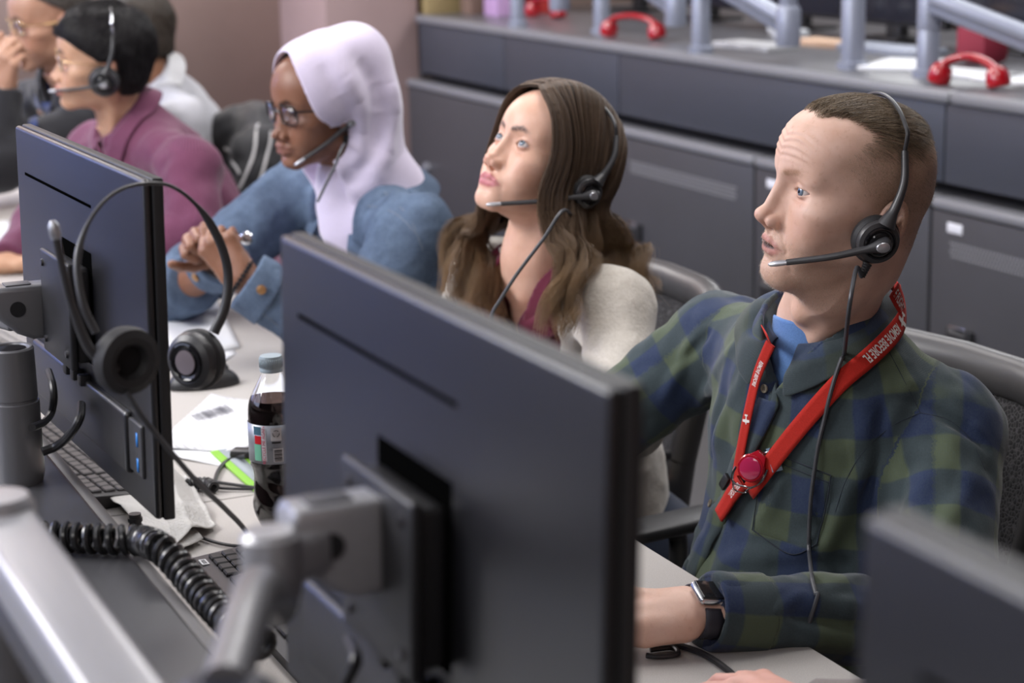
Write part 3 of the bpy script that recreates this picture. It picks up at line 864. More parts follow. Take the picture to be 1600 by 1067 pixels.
def headset(who, label, cup, top, boom_tip, cord=None, k=1.0, both=False, col=None):
    """worn headset: cup (head-local side point), band over the crown, boom to the mouth. All in head-local space of who"""
    hw = who.hw
    root = thing('headset', hw((0, 0, 0.13)), label, 'headset')
    inv = Matrix.Translation(root.location).inverted()
    def fin(m, name, mat, parent=root):
        bmesh.ops.transform(m.b, matrix=inv, verts=m.b.verts); return m.done(name, mat, parent)
    cx, cy, cz = cup; side = -1 if cx < 0 else 1
    cp = hw(cup); ax = who.Rh @ unit((side, 0.05, -0.06)); upv = who.Rh @ np.array([0, -0.25, 1.0])
    M = T3(cp, x=upv, z=ax) @ Matrix.Scale(k * who.k, 4)
    m = MB(); m.lathe([(0, -0.014), (0.026, -0.014), (0.0305, -0.009), (0.0312, -0.002), (0.028, 0.003), (0.0, 0.003)], 48, M=M); pad = fin(m, 'ear_cushion', M_FOAM)
    m = MB(); m.lathe([(0, 0.002), (0.0275, 0.002), (0.0282, 0.006), (0.0262, 0.0105), (0.0215, 0.0128), (0.0195, 0.0122), (0, 0.0122)], 48, M=M)
    cu = fin(m, 'ear_cup', M_DGR)
    m = MB(); m.lathe([(0.0205, 0.011), (0.0205, 0.0142), (0.0185, 0.0150), (0.0170, 0.0132), (0.0150, 0.0130), (0.0148, 0.0150), (0.0132, 0.0162), (0.0, 0.0164)], 48, M=M, caps=False); fin(m, 'swivel_ring', M_GLOSS, cu)
    # yoke running up into the band
    bandc = np.array(top, float)
    side_pts = [(cx + side * 0.009, cy - 0.004, cz + 0.020), (cx + side * 0.009, cy - 0.013, cz + 0.045), (cx * 0.97 + side * 0.006, cy - 0.020, cz + 0.072), (cx * 0.86, cy - 0.022, cz + 0.102)]
    R = abs(cx) + 0.002
    over = []
    for a in np.linspace(38, 168, 16):
        r = math.radians(a)
        over.append((side * math.cos(r) * (R + 0.006), cy - 0.022 + (bandc[1] - cy + 0.022) * math.sin(r), bandc[2] - 0.072 + 0.0775 * math.sin(r) + (0.0 if a < 90 else 0)))
    yk = [hw(q) for q in spline(side_pts, 6)]
    m = MB(); rr = np.interp(np.linspace(0, 1, len(yk)), [0, 0.22, 0.5, 1], [0.0130, 0.0068, 0.0056, 0.0048]) * who.k
    m.tube(yk, rr, 14, flat=0.85); fin(m, 'band_slider', M_DGR)
    m = MB(); ov = [hw(q) for q in spline([side_pts[-1]] + over, 4)]
    P = np.array(ov); T = np.gradient(P, axis=0); hc = hw((0, cy, 0.02))
    m.tube(P, 0.0030 * who.k, 10, flat=0.8); fin(m, 'headband', M_CHR if col == 'steel' else M_DGR)
    e = np.array(over[-1]); m = MB(); m.box((-0.022, -0.006, -0.004), (0.022, 0.006, 0.004), 0.003, M=T3(hw(e - (side * 0.001, 0, 0.004)), x=who.Rh @ np.array([0, 1, 0.0]), z=who.Rh @ np.array([-side, 0, 0.5]))); fin(m, 'temple_rest', M_FOAM)
    # boom: paddle over the hub, arm forward to the mouth
    bt = np.array(boom_tip, float); s0 = np.array([cx + side * 0.0165 * k, cy + 0.001, cz - 0.002])
    mid = s0 * 0.5 + bt * 0.5 + np.array([side * 0.010, 0, 0.0])
    bp = spline([hw(s0 + np.array([0, -0.009, 0.002])), hw(s0), hw(s0 * 0.78 + bt * 0.22 + np.array([side * 0.006, 0, 0])), hw(mid), hw(s0 * 0.12 + bt * 0.88 + np.array([side * 0.004, 0, 0]))], 8)
    m = MB(); r = np.interp(np.linspace(0, 1, len(bp)), [0, 0.12, 0.26, 0.42, 0.6, 1], [0.0092, 0.0110, 0.0098, 0.0056, 0.0046, 0.0040]) * who.k
    m.tube(bp, r, 16, flat=0.9); bo = fin(m, 'microphone_boom', M_DGR)
    m = MB(); d = unit(bp[-1] - bp[-5]); m.tube([bp[-1] - d * 0.001, bp[-1] + d * 0.004, bp[-1] + d * 0.012, bp[-1] + d * 0.0195, bp[-1] + d * 0.022], np.array([0.0042, 0.0047, 0.0050, 0.0040, 0.0014]) * who.k, 14, flat=0.7); fin(m, 'microphone_tip', M_SIL, bo)
    m = MB(); q = hw(s0 + np.array([side * 0.0095, 0.001, 0.0])); m.lathe([(0, 0.0), (0.0068, 0.0), (0.0062, 0.0012), (0.0035, 0.0020), (0, 0.0022)], 28, M=T3(q, x=who.Rh @ np.array([0, 1.0, -0.1]), z=ax) @ Matrix.Diagonal((1.25, 0.9, 1.0, 1)) @ Matrix.Scale(who.k, 4)); fin(m, 'boom_badge', M_SIL, bo)
    if cord is not None:
        c0 = hw((cx + side * 0.004, cy + 0.008, cz - 0.026)); c1 = hw((cx + side * 0.005, cy + 0.013, cz - 0.042))
        m = MB(); prof = np.linspace(0, 1, 12); m.tube([c0 + (c1 - c0) * t for t in prof], [0.0052 - 0.0018 * t + (0.0007 if i % 2 else 0) for i, t in enumerate(prof)], 12); fin(m, 'strain_relief', M_BLK)
        m = MB(); m.tube(spline([c1] + list(cord), 10), 0.0026 * max(1, who.k), 8); fin(m, 'cord', M_CORD)
    return root
# ---------------------------------------------------------------- the room
def wallmat(name, col):
    t = NT(name); n = t.noise(3.0, 4, 0.6, t.coord()); c = t.mix(t.maprange(n, 0.3, 0.7), tuple(v * 0.95 for v in col), tuple(v * 1.05 for v in col))
    t.set(color=c, rough=0.85, spec=0.2, normal=t.bump(t.noise(220, 2, 0.5, t.coord()), 0.15, 0.001)); return t.m
m_wall = wallmat('mauve_paint', srgb(164, 142, 134)); m_wall2 = wallmat('pale_mauve_paint', srgb(158, 136, 134))
def slab(name, lo, hi, mat, kind='structure', bev=0.0):
    m = MB(); m.box(lo, hi, bev); o = m.done(name, mat); return tag(o, kind=kind)
t = NT('grey_carpet'); n = t.noise(160, 3, 0.7, t.coord()); t.set(color=t.mix(n, srgb(84, 84, 87), srgb(118, 117, 118)), rough=0.95, spec=0.1, normal=t.bump(n, 0.5, 0.004)); m_carpet = t.m
slab('floor', (-8.6, -3.6, -0.1), (1.6, 7.6, 0.0), m_carpet)
slab('wall_left', (-8.35, -3.6, 0.0), (-8.2, 7.6, 3.4), m_wall)
slab('blue_reflector', (-8.2, -3.5, 0.1), (-8.15, -0.6, 2.9), wallmat('pale_blue_panel', srgb(150, 165, 215)))  # added out-of-view reflector, puts a bluish gradient on the monitor backs
slab('wall_back', (-8.35, 7.5, 0.0), (1.5, 7.65, 3.4), m_wall)
slab('wall_front', (-8.35, -3.65, 0.0), (1.5, -3.5, 3.4), m_wall)
slab('wall_right', (1.4, -3.6, 0.0), (1.55, 7.6, 3.4), m_wall)
slab('ceiling', (-8.35, -3.65, 3.4), (1.55, 7.65, 3.5), plain('ceiling_white', (0.7, 0.7, 0.7), 0.9))
_c = ony(652, 100, 3.0)
slab('trim_1', (-8.22, 2.62, 0.0), (_c[0] - 0.02, 3.02, 3.4), m_wall2, bev=0.01)
tag(slab('baseboard_left', (-8.2, -3.5, 0.0), (-8.185, 2.62, 0.1), plain('rubber_base', (0.04, 0.04, 0.045), 0.6)), kind='structure')

# ---------------------------------------------------------------- rear console run
YF = 3.01
def X(px, py, y=YF): return float(ony(px, py, y)[0])
m_con = plain('console_charcoal', srgb(66, 66, 70), 0.42, bump=0.10, bscale=700, vary=0.03)
m_conp = plain('console_panel', srgb(61, 64, 73), 0.45, bump=0.10, bscale=700, vary=0.03)
m_top = plain('console_top', srgb(92, 92, 96), 0.32, bump=0.08, bscale=900, vary=0.05)
m_nose = plain('console_edge', srgb(120, 121, 126), 0.38)
XL = X(652, 40); XR = 0.6
edges = [XL, X(788, 100), X(967, 150), X(1475, 250), X(1475, 250) + 1.55, XR]
root = thing('rear_worktop', ((XL + XR) / 2, YF + 0.5, 1.0), 'long dark grey raised counter along the rear console row', 'counter')
inv = Matrix.Translation(root.location).inverted()
def put(m, name, mat, par, iv): bmesh.ops.transform(m.b, matrix=iv, verts=m.b.verts); return m.done(name, mat, par)
xs = [XL, X(1488, 148), XR]
for a, b in zip(xs, xs[1:]):
    m = MB(); m.box((a + 0.002, YF + 0.03, 1.004), (b - 0.002, YF + 1.15, 1.03), 0.002); put(m, 'top_panel', m_top, root, inv)
    m = MB(); m.box((a + 0.002, YF - 0.012, 0.998), (b - 0.002, YF + 0.035, 1.030), 0.012, seg=4); put(m, 'front_edge', m_nose, root, inv)
for i, (a, b) in enumerate(zip(edges, edges[1:])):
    m = MB(); m.box((a + 0.003, YF, 0.800), (b - 0.003, YF + 0.03, 0.998), 0.003); put(m, 'fascia_panel', m_conp, root, inv)
m = MB(); m.box((XL, YF + 0.05, 0.776), (XR, YF + 0.10, 0.99)); put(m, 'recess_liner', M_BLK, root, inv)
m = MB(); m.box((XL - 0.0, YF + 0.0, 0.78), (XL + 0.025, YF + 1.1, 0.995), 0.004); put(m, 'end_panel', m_con, root, inv)

cabs = [(X(652, 200), X(958, 260) - 0.0), (X(958, 260), X(1199, 330)), (X(1199, 330), X(1475, 420)), (X(1475, 420), X(1475, 420) + (X(1475, 420) - X(1199, 330))), (X(1475, 420) + (X(1475, 420) - X(1199, 330)), X(1475, 420) + 2 * (X(1475, 420) - X(1199, 330)))]
labs = ['charcoal console cabinet at the left end beside the mauve column', 'charcoal console cabinet behind the woman with long hair', 'charcoal console cabinet behind the head of the man in plaid', 'charcoal console cabinet at the right, above the mesh chair', 'charcoal console cabinet beyond the right edge']
m_label = plain('white_label', (0.72, 0.73, 0.78), 0.5); m_vent = plain('vent_lighter', srgb(128, 128, 132), 0.5)
for i, ((a, b), lb) in enumerate(zip(cabs, labs)):
    if i == 4: b = XR
    y0 = YF - 0.045; zt = 0.772
    r = thing('console_cabinet', ((a + b) / 2, y0 + 0.3, 0.0), lb, 'cabinet', 'rear console cabinets'); iv = Matrix.Translation(r.location).inverted()
    m = MB(); m.box((a + 0.004, y0 + 0.02, 0.04), (b - 0.004, YF + 0.9, zt - 0.004), 0.004); put(m, 'carcass', m_con, r, iv)
    m = MB(); m.box((a + 0.004, y0 - 0.006, zt - 0.030), (b - 0.004, y0 + 0.05, zt), 0.012, seg=4); put(m, 'top_rail', m_nose, r, iv)
    m = MB(); m.box((a + 0.006, y0, 0.06), (b - 0.006, y0 + 0.022, zt - 0.032), 0.004); d = put(m, 'door', m_con, r, iv)
    if i in (1, 2, 3):
        ref = {1: (985, 243, 1150, 288), 2: None, 3: (1487, 357, 1660, 415)}[i]
        va, vb = (a + 0.06, b - 0.10) if ref is None else (X(ref[0], ref[1], y0), X(ref[2], ref[3], y0))
        if i != 2:
            m = MB(); k = 0; pz = 0.0125
            z0 = zt - 0.105
            for row in range(4):
                x = va + (row % 2) * pz / 2
                while x < vb:
                    m.lathe([(0, 0), (0.0046, 0), (0.0046, 0.0012), (0, 0.0012)], 6, M=T3((x, y0 - 0.0002, z0 - row * pz * 0.87), z=(0, -1, 0))); x += pz
            put(m, 'vent_grille', m_vent, d, iv)
        lx = a + 0.10
        m = MB(); m.box((lx - 0.03, y0 - 0.002, zt - 0.080), (lx + 0.03, y0 + 0.002, zt - 0.055), 0.002); put(m, 'name_label', m_label, d, iv)
        hp = {1: ony(993, 358, y0), 2: (a + 0.1, y0, 0.40), 3: ony(1503, 527, y0)}[i]
        m = MB(); m.box((hp[0] - 0.05, y0 - 0.014, hp[2] - 0.035), (hp[0] + 0.05, y0 + 0.002, hp[2] + 0.022), 0.004); h = put(m, 'paddle_latch', M_BLK, d, iv)
        m = MB(); m.box((hp[0] - 0.035, y0 - 0.020, hp[2] + 0.006), (hp[0] + 0.035, y0 - 0.010, hp[2] + 0.028), 0.004); put(m, 'lock', M_CHR, h, iv)
    if i == 0:
        for q in ((668, 262),):
            p = ony(*q, y0); m = MB(); m.lathe([(0, 0), (0.022, 0), (0.020, 0.014), (0.012, 0.020), (0, 0.021)], 24, M=T3((p[0], y0, p[2]), z=(0, -1, 0))); put(m, 'lock', plain('dull_metal', (0.35, 0.36, 0.40), 0.35, metal=0.7), d, iv)

# counter-top equipment
ZT = 1.03
m_arm = plain('silver_paint', srgb(138, 143, 158), 0.36, metal=0.25, vary=0.03)
m_arm2 = plain('silver_dark', srgb(120, 124, 134), 0.4, metal=0.3)  # slightly darker silver of the arm covers
def ctr(px, py): p = onz(px, py, ZT); return (float(p[0]), float(p[1]))
def post_arm(px, py, label, rad, h, arm=None, slim=False):
    x, y = ctr(px, py)
    r = thing('monitor_mount', (x, y, ZT), label, 'monitor arm', 'monitor arms on the rear counter'); iv = Matrix.Translation(r.location).inverted()
    m = MB(); m.lathe([(rad * 1.35, 0), (rad * 1.35, 0.018), (rad * 1.05, 0.022)], 32, M=T3((x, y, ZT))); put(m, 'base_ring', m_arm, r, iv)
    m = MB(); m.lathe([(rad, 0.018), (rad, h * 0.5), (rad * 0.96, h * 0.5 + 0.002), (rad * 0.96, h * 0.5 + 0.006), (rad * 1.02, h * 0.5 + 0.008), (rad * 1.02, h), (rad * 0.8, h + 0.01), (0, h + 0.012)], 32, M=T3((x, y, ZT))); put(m, 'post', m_arm, r, iv)
    if arm:
        dx, dy, z0, z1 = arm; a = np.array([x, y, ZT + z0]); b = np.array([x + dx, y + dy, ZT + z1]); d = unit(b - a)
        m = MB(); M = T3((a + b) / 2, x=d, z=np.cross(d, unit([-d[1], d[0], 0]))); L = np.linalg.norm(b - a) / 2
        m.box((-L, -0.026, -0.030), (L, 0.026, 0.030), 0.014, M=M, seg=4); put(m, 'spring_arm', m_arm, r, iv)
        m = MB(); m.box((-L * 0.9, -0.030, -0.006), (L * 0.9, 0.030, 0.016), 0.004, M=M); put(m, 'arm_cover', m_arm2, r, iv)
        m = MB(); m.lathe([(0, -0.06), (0.034, -0.06), (0.036, -0.05), (0.036, 0.045), (0.03, 0.055), (0, 0.056)], 28, M=T3(b)); put(m, 'elbow_joint', m_arm, r, iv)
        m = MB(); m.lathe([(0.0, 0.0), (0.026, 0.0), (0.026, 0.16), (0, 0.165)], 28, M=T3(b + np.array([0, 0, 0.05]))); put(m, 'riser_tube', m_arm, r, iv)
    return r
post_arm(809, 42, 'thin silver post arm at the left end of the rear counter', 0.026, 0.42, (0.40, -0.02, 0.36, 0.14))
post_arm(940, 52, 'silver post arm left of the farther red handset', 0.028, 0.42, (0.46, 0.04, 0.27, 0.11))
post_arm(1095, 82, 'silver post arm right of the farther red handset', 0.029, 0.42, (0.42, 0.05, 0.24, 0.105))
post_arm(1332, 107, 'thick silver post standing above the head of the man in plaid', 0.033, 0.50, None)
post_arm(1449, 120, 'silver post arm left of the nearer red handset', 0.030, 0.24, (0.46, 0.10, 0.20, 0.08))

m_redph = plain('red_phone_plastic', srgb(160, 12, 26), 0.16, coat=0.6)
def handset(p0, p1, label, up=0.0):
    a, b = np.array([*ctr(*p0), ZT + 0.026]), np.array([*ctr(*p1), ZT + 0.026])
    r = thing('red_telephone_handset', ((a + b) / 2 - np.array([0, 0, 0.026])), label, 'telephone handset'); iv = Matrix.Translation(r.location).inverted()
    d = unit(b - a); mid = (a + b) / 2
    pts = spline([a + d * 0.0 + np.array([0, 0, 0.018]), a + d * 0.035 + np.array([0, 0, 0.040]), mid + np.array([0, 0, 0.050]), b - d * 0.035 + np.array([0, 0, 0.040]), b + np.array([0, 0, 0.018])], 8)
    m = MB(); m.tube(pts, np.interp(np.linspace(0, 1, len(pts)), [0, 0.15, 0.5, 0.85, 1], [0.018, 0.014, 0.0125, 0.014, 0.018]), 16, flat=0.8); put(m, 'grip', m_redph, r, iv)
    for c, s_ in ((a, -1), (b, 1)):
        m = MB(); ax = unit(np.array([0, 0, -1.0]) + d * 0.25 * s_); m.lathe([(0, -0.028), (0.018, -0.026), (0.028, -0.012), (0.0305, 0.006), (0.0295, 0.020), (0.024, 0.0245), (0, 0.025)], 32, M=T3(c + np.array([0, 0, 0.004]), z=ax)); put(m, 'earpiece' if s_ < 0 else 'mouthpiece', m_redph, r, iv)
    return r
handset((952, 58), (1026, 63), 'red telephone handset between two silver arms on the rear counter')
handset((1469, 133), (1558, 140), 'nearer red telephone handset at the right end of the counter')
handset((832, 26), (872, 30), 'farthest red telephone handset, cut by the top edge')

# dark monitors standing on the rear counter
m_navy = plain('dark_screen', srgb(26, 28, 40), 0.25, coat=0.3)
def rear_monitor(px, py, w, label, yaw=0):
    x, y = ctr(px, py)
    r = thing('rear_monitor', (x, y, ZT), label, 'monitor', 'monitors on the rear counter', rot=(0, 0, math.radians(yaw)))
    m = MB(); m.box((-w / 2, -0.012, 0.055), (w / 2, 0.018, 0.055 + w * 0.6), 0.006); m.done('screen_housing', M_BLK, r)
    m = MB(); m.box((-w / 2 + 0.014, -0.0135, 0.069), (w / 2 - 0.014, -0.010, 0.041 + w * 0.6), 0.001); m.done('screen', m_navy, r)
    m = MB(); m.box((-0.04, -0.006, 0.0), (0.04, 0.03, 0.08), 0.004); m.box((-0.11, -0.07, 0), (0.11, 0.09, 0.012), 0.004); m.done('stand', M_BLK, r)
def rear_screen(x, y, w, label, yaw=0):
    r = thing('rear_monitor', (x, y, ZT), label, 'monitor', 'monitors on the rear counter', rot=(0, 0, math.radians(yaw)))
    m = MB(); m.box((-w / 2, -0.012, 0.045), (w / 2, 0.018, 0.045 + w * 0.66), 0.006); m.done('screen_housing', M_BLK, r)
    m = MB(); m.box((-w / 2 + 0.014, -0.0135, 0.059), (w / 2 - 0.014, -0.010, 0.031 + w * 0.66), 0.001); m.done('screen', m_navy, r)
    m = MB(); m.box((-0.04, -0.006, 0.0), (0.04, 0.03, 0.07), 0.004); m.box((-0.11, -0.07, 0), (0.11, 0.09, 0.012), 0.004); m.done('stand', M_BLK, r)
names = ['at the far left of the rear counter', 'behind the lilac folder and red box', 'behind the second silver arm', 'behind the farther red handset', 'behind the third silver arm', 'left of the thick silver post', 'right of the thick silver post', 'behind the nearer red handset', 'beyond the right end of the view']
for i, nm in enumerate(names): rear_screen(XL + 0.42 + i * 0.60, 3.80 - 0.02 * (i % 2), 0.57, 'dark monitor ' + nm)
def lump(name, px, py, size, mat, label, cat, rz=0, bev=0.004):
    x, y = ctr(px, py); m = MB(); m.box((-size[0] / 2, -size[1] / 2, 0), (size[0] / 2, size[1] / 2, size[2]), bev); o = m.done(name, mat)
    o.location = (x, y, ZT); o.rotation_euler = (0, 0, math.radians(rz)); return tag(o, label, cat)
lump('binder', 694, 20, (0.13, 0.2, 0.25), plain('tan_card', srgb(150, 132, 92), 0.7), 'tan binder at the left end of the rear counter', 'binder')
lump('box', 756, 21, (0.11, 0.16, 0.22), plain('brown_card', srgb(118, 96, 84), 0.7), 'brown box beside the lilac folder', 'box')
lump('folder', 788, 24, (0.13, 0.12, 0.24), plain('lilac_card', srgb(182, 148, 190), 0.7), 'lilac folder standing left of the first silver arm', 'folder')
lump('box', 846, 18, (0.24, 0.12, 0.16), plain('red_card', srgb(170, 48, 44), 0.5), 'red box behind the first silver arm', 'box')
lump('keyboard', 1180, 76, (0.30, 0.12, 0.018), plain('pale_grey_plastic', srgb(176, 176, 178), 0.5), 'pale keyboard between the third and fourth silver arms', 'keyboard', 4)
lump('notepad', 1292, 72, (0.24, 0.10, 0.02), plain('tan_paper', srgb(196, 164, 138), 0.7), 'tan notepad left of the thick silver post', 'notepad', 3)
lump('paper_stack', 1412, 104, (0.18, 0.26, 0.012), plain('white_paper', (0.72, 0.73, 0.75), 0.8), 'white papers behind the fifth silver arm', 'paper', 35)
lump('keyboard', 1392, 82, (0.36, 0.13, 0.02), plain('pale_blue_grey', srgb(150, 156, 170), 0.5), 'grey keyboard right of the thick silver post', 'keyboard', 6)
lump('cup', 1214, 55, (0.06, 0.06, 0.05), plain('white_card', (0.62, 0.64, 0.68), 0.6), 'small white cup by the middle monitor', 'cup', 0, 0.02)
lump('tissue_packet', 1236, 62, (0.11, 0.07, 0.035), plain('white_card', (0.6, 0.62, 0.66), 0.6), 'crumpled white packet left of the thick post', 'packet', 20, 0.012)
lump('paper_card', 1515, 118, (0.30, 0.14, 0.01), plain('white_paper', (0.72, 0.73, 0.75), 0.8), 'white card behind the nearer red handset', 'paper', 8)
lump('sheet_protector', 1596, 128, (0.20, 0.16, 0.01), plain('white_paper', (0.6, 0.6, 0.62), 0.8), 'white sheet at the right edge of the rear counter', 'paper', 8)
lump('bag', 1534, 100, (0.14, 0.1, 0.12), plain('dark_pink', srgb(130, 32, 52), 0.7), 'dark red pouch behind the nearer red handset', 'pouch', 0, 0.03)
# ---------------------------------------------------------------- front console: ledge, desk
t = NT('desk_laminate'); n = t.noise(700, 2, 0.7, t.coord()); t.set(color=t.mix(t.maprange(n, 0.3, 0.7), srgb(172, 168, 164), srgb(192, 188, 184)), rough=0.5, spec=0.4); m_desk = t.m
root = thing('desk', (-3.6, 0.78, 0.0), 'long pale grey speckled desk along the front row of seats', 'desk'); iv = Matrix.Translation(root.location).inverted()
DX = [-6.6, -4.35, -2.55, -1.0, 0.4]
for a, b in zip(DX, DX[1:]):
    m = MB(); m.box((a + 0.001, 0.396, 0.722), (b - 0.001, 1.12, 0.75), 0.004); put(m, 'desk_top', m_desk, root, iv)
for x in (-6.5, -4.35, -2.55, -1.0, 0.3):
    m = MB(); m.box((x - 0.015, 0.45, 0.0), (x + 0.015, 1.0, 0.722), 0.002); put(m, 'support_panel', M_DGR, root, iv)
m_ledge = plain('ledge_charcoal', srgb(74, 74, 77), 0.36, bump=0.10, bscale=800, vary=0.04)
LZ = 0.95
root = thing('console_ledge', (-3.1, 0.1, 0.0), 'dark grey raised ledge running along the front of the desk', 'ledge'); iv = Matrix.Translation(root.location).inverted()
m = MB(); m.box((-6.6, -0.25, LZ - 0.03), (0.4, 0.403, LZ), 0.006, seg=3); put(m, 'ledge_top', m_ledge, root, iv)
m = MB(); m.box((-6.6, 0.378, 0.755), (0.4, 0.393, LZ - 0.03)); m.box((-6.6, -0.22, 0.0), (0.4, -0.19, LZ - 0.03)); m.box((-6.6, 0.36, 0.0), (0.4, 0.385, 0.75)); put(m, 'ledge_body', M_DGR, root, iv)
m = MB(); m.box((-6.6, 0.400, LZ - 0.026), (0.4, 0.416, LZ - 0.002), 0.005); put(m, 'rubber_edge', plain('edge_grey', srgb(104, 102, 102), 0.5), root, iv)

# ---------------------------------------------------------------- monitors
t = NT('monitor_shell'); n = t.noise(1400, 2, 0.6, t.coord()); t.set(color=srgb(19, 19, 22), rough=0.32, spec=0.9, normal=t.bump(n, 0.22, 0.0006)); m_shell = t.m
m_bez = plain('monitor_bezel', srgb(40, 40, 42), 0.5); m_slot = plain('slot_black', (0.002, 0.002, 0.002), 1.0, spec=0.0)
m_usb = plain('usb_blue', srgb(40, 130, 215), 0.4)
def monitor(TL, TR, h, label, tilt=4, ports=True):
    """TL, TR: world points of the top corners of the back shell (left = farther one), screen faces +Y"""
    TL, TR = np.array(TL), np.array(TR); w = float(np.linalg.norm((TR - TL)[:2])); c = (TL + TR) / 2
    yaw = math.atan2(TR[1] - TL[1], TR[0] - TL[0])
    r = thing('monitor', (c[0], c[1], c[2] - h), label, 'monitor', 'widescreen monitors on the front desk')
    r.rotation_euler = (0, 0, yaw)
    Mt = Matrix.Translation((0, 0, h)) @ Matrix.Rotation(math.radians(tilt), 4, 'X')   # hang from the top edge
    B = lambda m, lo, hi, bev=0.0, seg=2: m.box((lo[0], lo[1], lo[2]), (hi[0], hi[1], hi[2]), bev, M=Mt, seg=seg)
    m = MB(); B(m, (-w / 2, 0.0085, -h), (w / 2, 0.020, 0.0), 0.0022, 3); m.done('bezel', m_bez, r)
    m = MB(); B(m, (-w / 2 + 0.009, 0.0193, -h + 0.013), (w / 2 - 0.009, 0.0205, -0.009)); m.done('screen', m_navy, r)
    m = MB(); B(m, (-w / 2 + 0.0012, 0.0, -h + 0.0012), (w / 2 - 0.0012, 0.0085, -0.0012), 0.004, 4); sh = m.done('back_shell', m_shell, r)
    m = MB(); B(m, (-w / 2 + 0.0025, 0.0075, -h + 0.0025), (w / 2 - 0.0025, 0.0095, -0.0025)); m.done('seam', m_slot, sh)
    m = MB(); B(m, (-w * 0.42, -0.0003, -0.0545), (w * 0.13, 0.001, -0.0512)); m.done('vent_slot', m_slot, sh)
    m = MB(); B(m, (-0.060, -0.0008, -h / 2 - 0.056), (0.060, 0.002, -h / 2 + 0.066), 0.0008); m.done('mount_recess', m_slot, sh)
    m = MB(); B(m, (-0.055, -0.020, -h / 2 - 0.052), (0.055, 0.0, -h / 2 + 0.050), 0.005, 3); pl = m.done('mount_block', M_BLK, r)
    m = MB(); B(m, (-0.060, -0.026, -h / 2 - 0.058), (0.060, -0.018, -h / 2 + 0.056), 0.003, 3); m.done('mount_plate', M_BLK, r)
    for x in (-0.045, 0.045):
        for z in (-0.042, 0.042):
            m = MB(); m.lathe([(0, 0), (0.0042, 0), (0.0036, 0.0022), (0, 0.0026)], 14, M=Mt @ T3((x, -0.026, -h / 2 + z), z=(0, -1, 0))); m.done('screw', plain('screw_grey', (0.1, 0.1, 0.11), 0.3, metal=0.8), pl)
    m = MB(); B(m, (-w * 0.38, -0.0075, -h + 0.03), (w * 0.36, 0.003, -h + 0.095), 0.006, 3); m.done('port_cover', m_shell, sh)
    if ports:
        m = MB(); B(m, (w / 2 - 0.085, -0.0035, -h + 0.035), (w / 2 - 0.030, 0.002, -h + 0.090), 0.003, 3); pb = m.done('port_block', M_DGR, sh)
        for z in (0.046, 0.072):
            m = MB(); B(m, (w / 2 - 0.046, -0.0042, -h + z - 0.006), (w / 2 - 0.041, -0.003, -h + z + 0.008)); m.done('usb_port', m_usb, pb)
    for x in (-0.03, 0.0, 0.03): m = MB(); B(m, (x - 0.007, -0.012, -h + 0.088), (x + 0.007, 0.0, -h + 0.100), 0.002); m.done('socket', M_BLK, sh)
    return r, Mt, w
MON1 = monitor((-2.362, 0.424, 1.305), (-1.842, 0.446, 1.302), 0.338, 'black widescreen monitor at the left with a headset hung over its corner', tilt=-1.5)
MON2 = monitor((-1.355, 0.424, 1.330), (-0.845, 0.430, 1.327), 0.335, 'large black widescreen monitor in the centre foreground', tilt=-2, ports=False)
MON3 = monitor((-0.623, 0.426, 1.330), (-0.068, 0.426, 1.330), 0.335, 'black widescreen monitor cropped by the lower right corner', tilt=-2, ports=False)

# ---------------------------------------------------------------- monitor arms in front of the ledge
m_al = plain('arm_silver', srgb(172, 172, 176), 0.33, metal=0.35, vary=0.03); m_al2 = plain('arm_grey', srgb(128, 128, 131), 0.33, metal=0.35)
def arm(label, head, elbow, base, mat, post_h, low=None, headw=0.052, hs=0.66):
    r = thing('monitor_mount', base, label, 'monitor arm', 'monitor mounts on the front ledge'); iv = Matrix.Translation(r.location).inverted()
    hd = np.array(head); el = np.array(elbow); bs = np.array(base)
    # head: rounded block with a pivot hole, tapering below
    m = MB(); prof = [(a_ * hs, b_ * hs) for a_, b_ in [(-0.050, 0.030), (-0.044, 0.040), (0.040, 0.040), (0.040, -0.052), (0.010, -0.052), (-0.016, -0.040), (-0.046, -0.012), (-0.050, 0.0)]]
    M = T3(hd, x=(0, 1, 0), z=(1, 0, 0))
    m.prism(prof, -headw / 2, headw / 2, M=M, bev=0.006, seg=3); put(m, 'tilt_head', mat, r, iv)
    m = MB(); m.lathe([(0, 0), (0.0085, 0), (0.0085, 0.0012), (0, 0.0012)], 28, M=T3(hd + np.array([headw / 2, -0.009, 0.002]), z=(1, 0, 0))); put(m, 'pivot_cap', M_BLK, r, iv)
    m = MB(); m.box((-0.011, -0.014, 0.0), (0.011, 0.014, 0.0015), 0.001, M=T3(hd + np.array([0, -0.005, 0.040 * hs]))); put(m, 'adjust_slot', plain('slot_grey', (0.10, 0.10, 0.11), 0.5), r, iv)
    m = MB(); m.lathe([(0, -0.026), (0.016, -0.026), (0.018, -0.020), (0.018, 0.012), (0.014, 0.016), (0, 0.017)], 32, M=T3(el)); m.box((-0.014, -0.014, -0.018), (np.linalg.norm(hd - el) - 0.01, 0.014, 0.011), 0.006, M=T3(el, x=hd - el, z=(0, 0, 1)), seg=3); put(m, 'swivel_knuckle', mat, r, iv)
    return r, iv, el
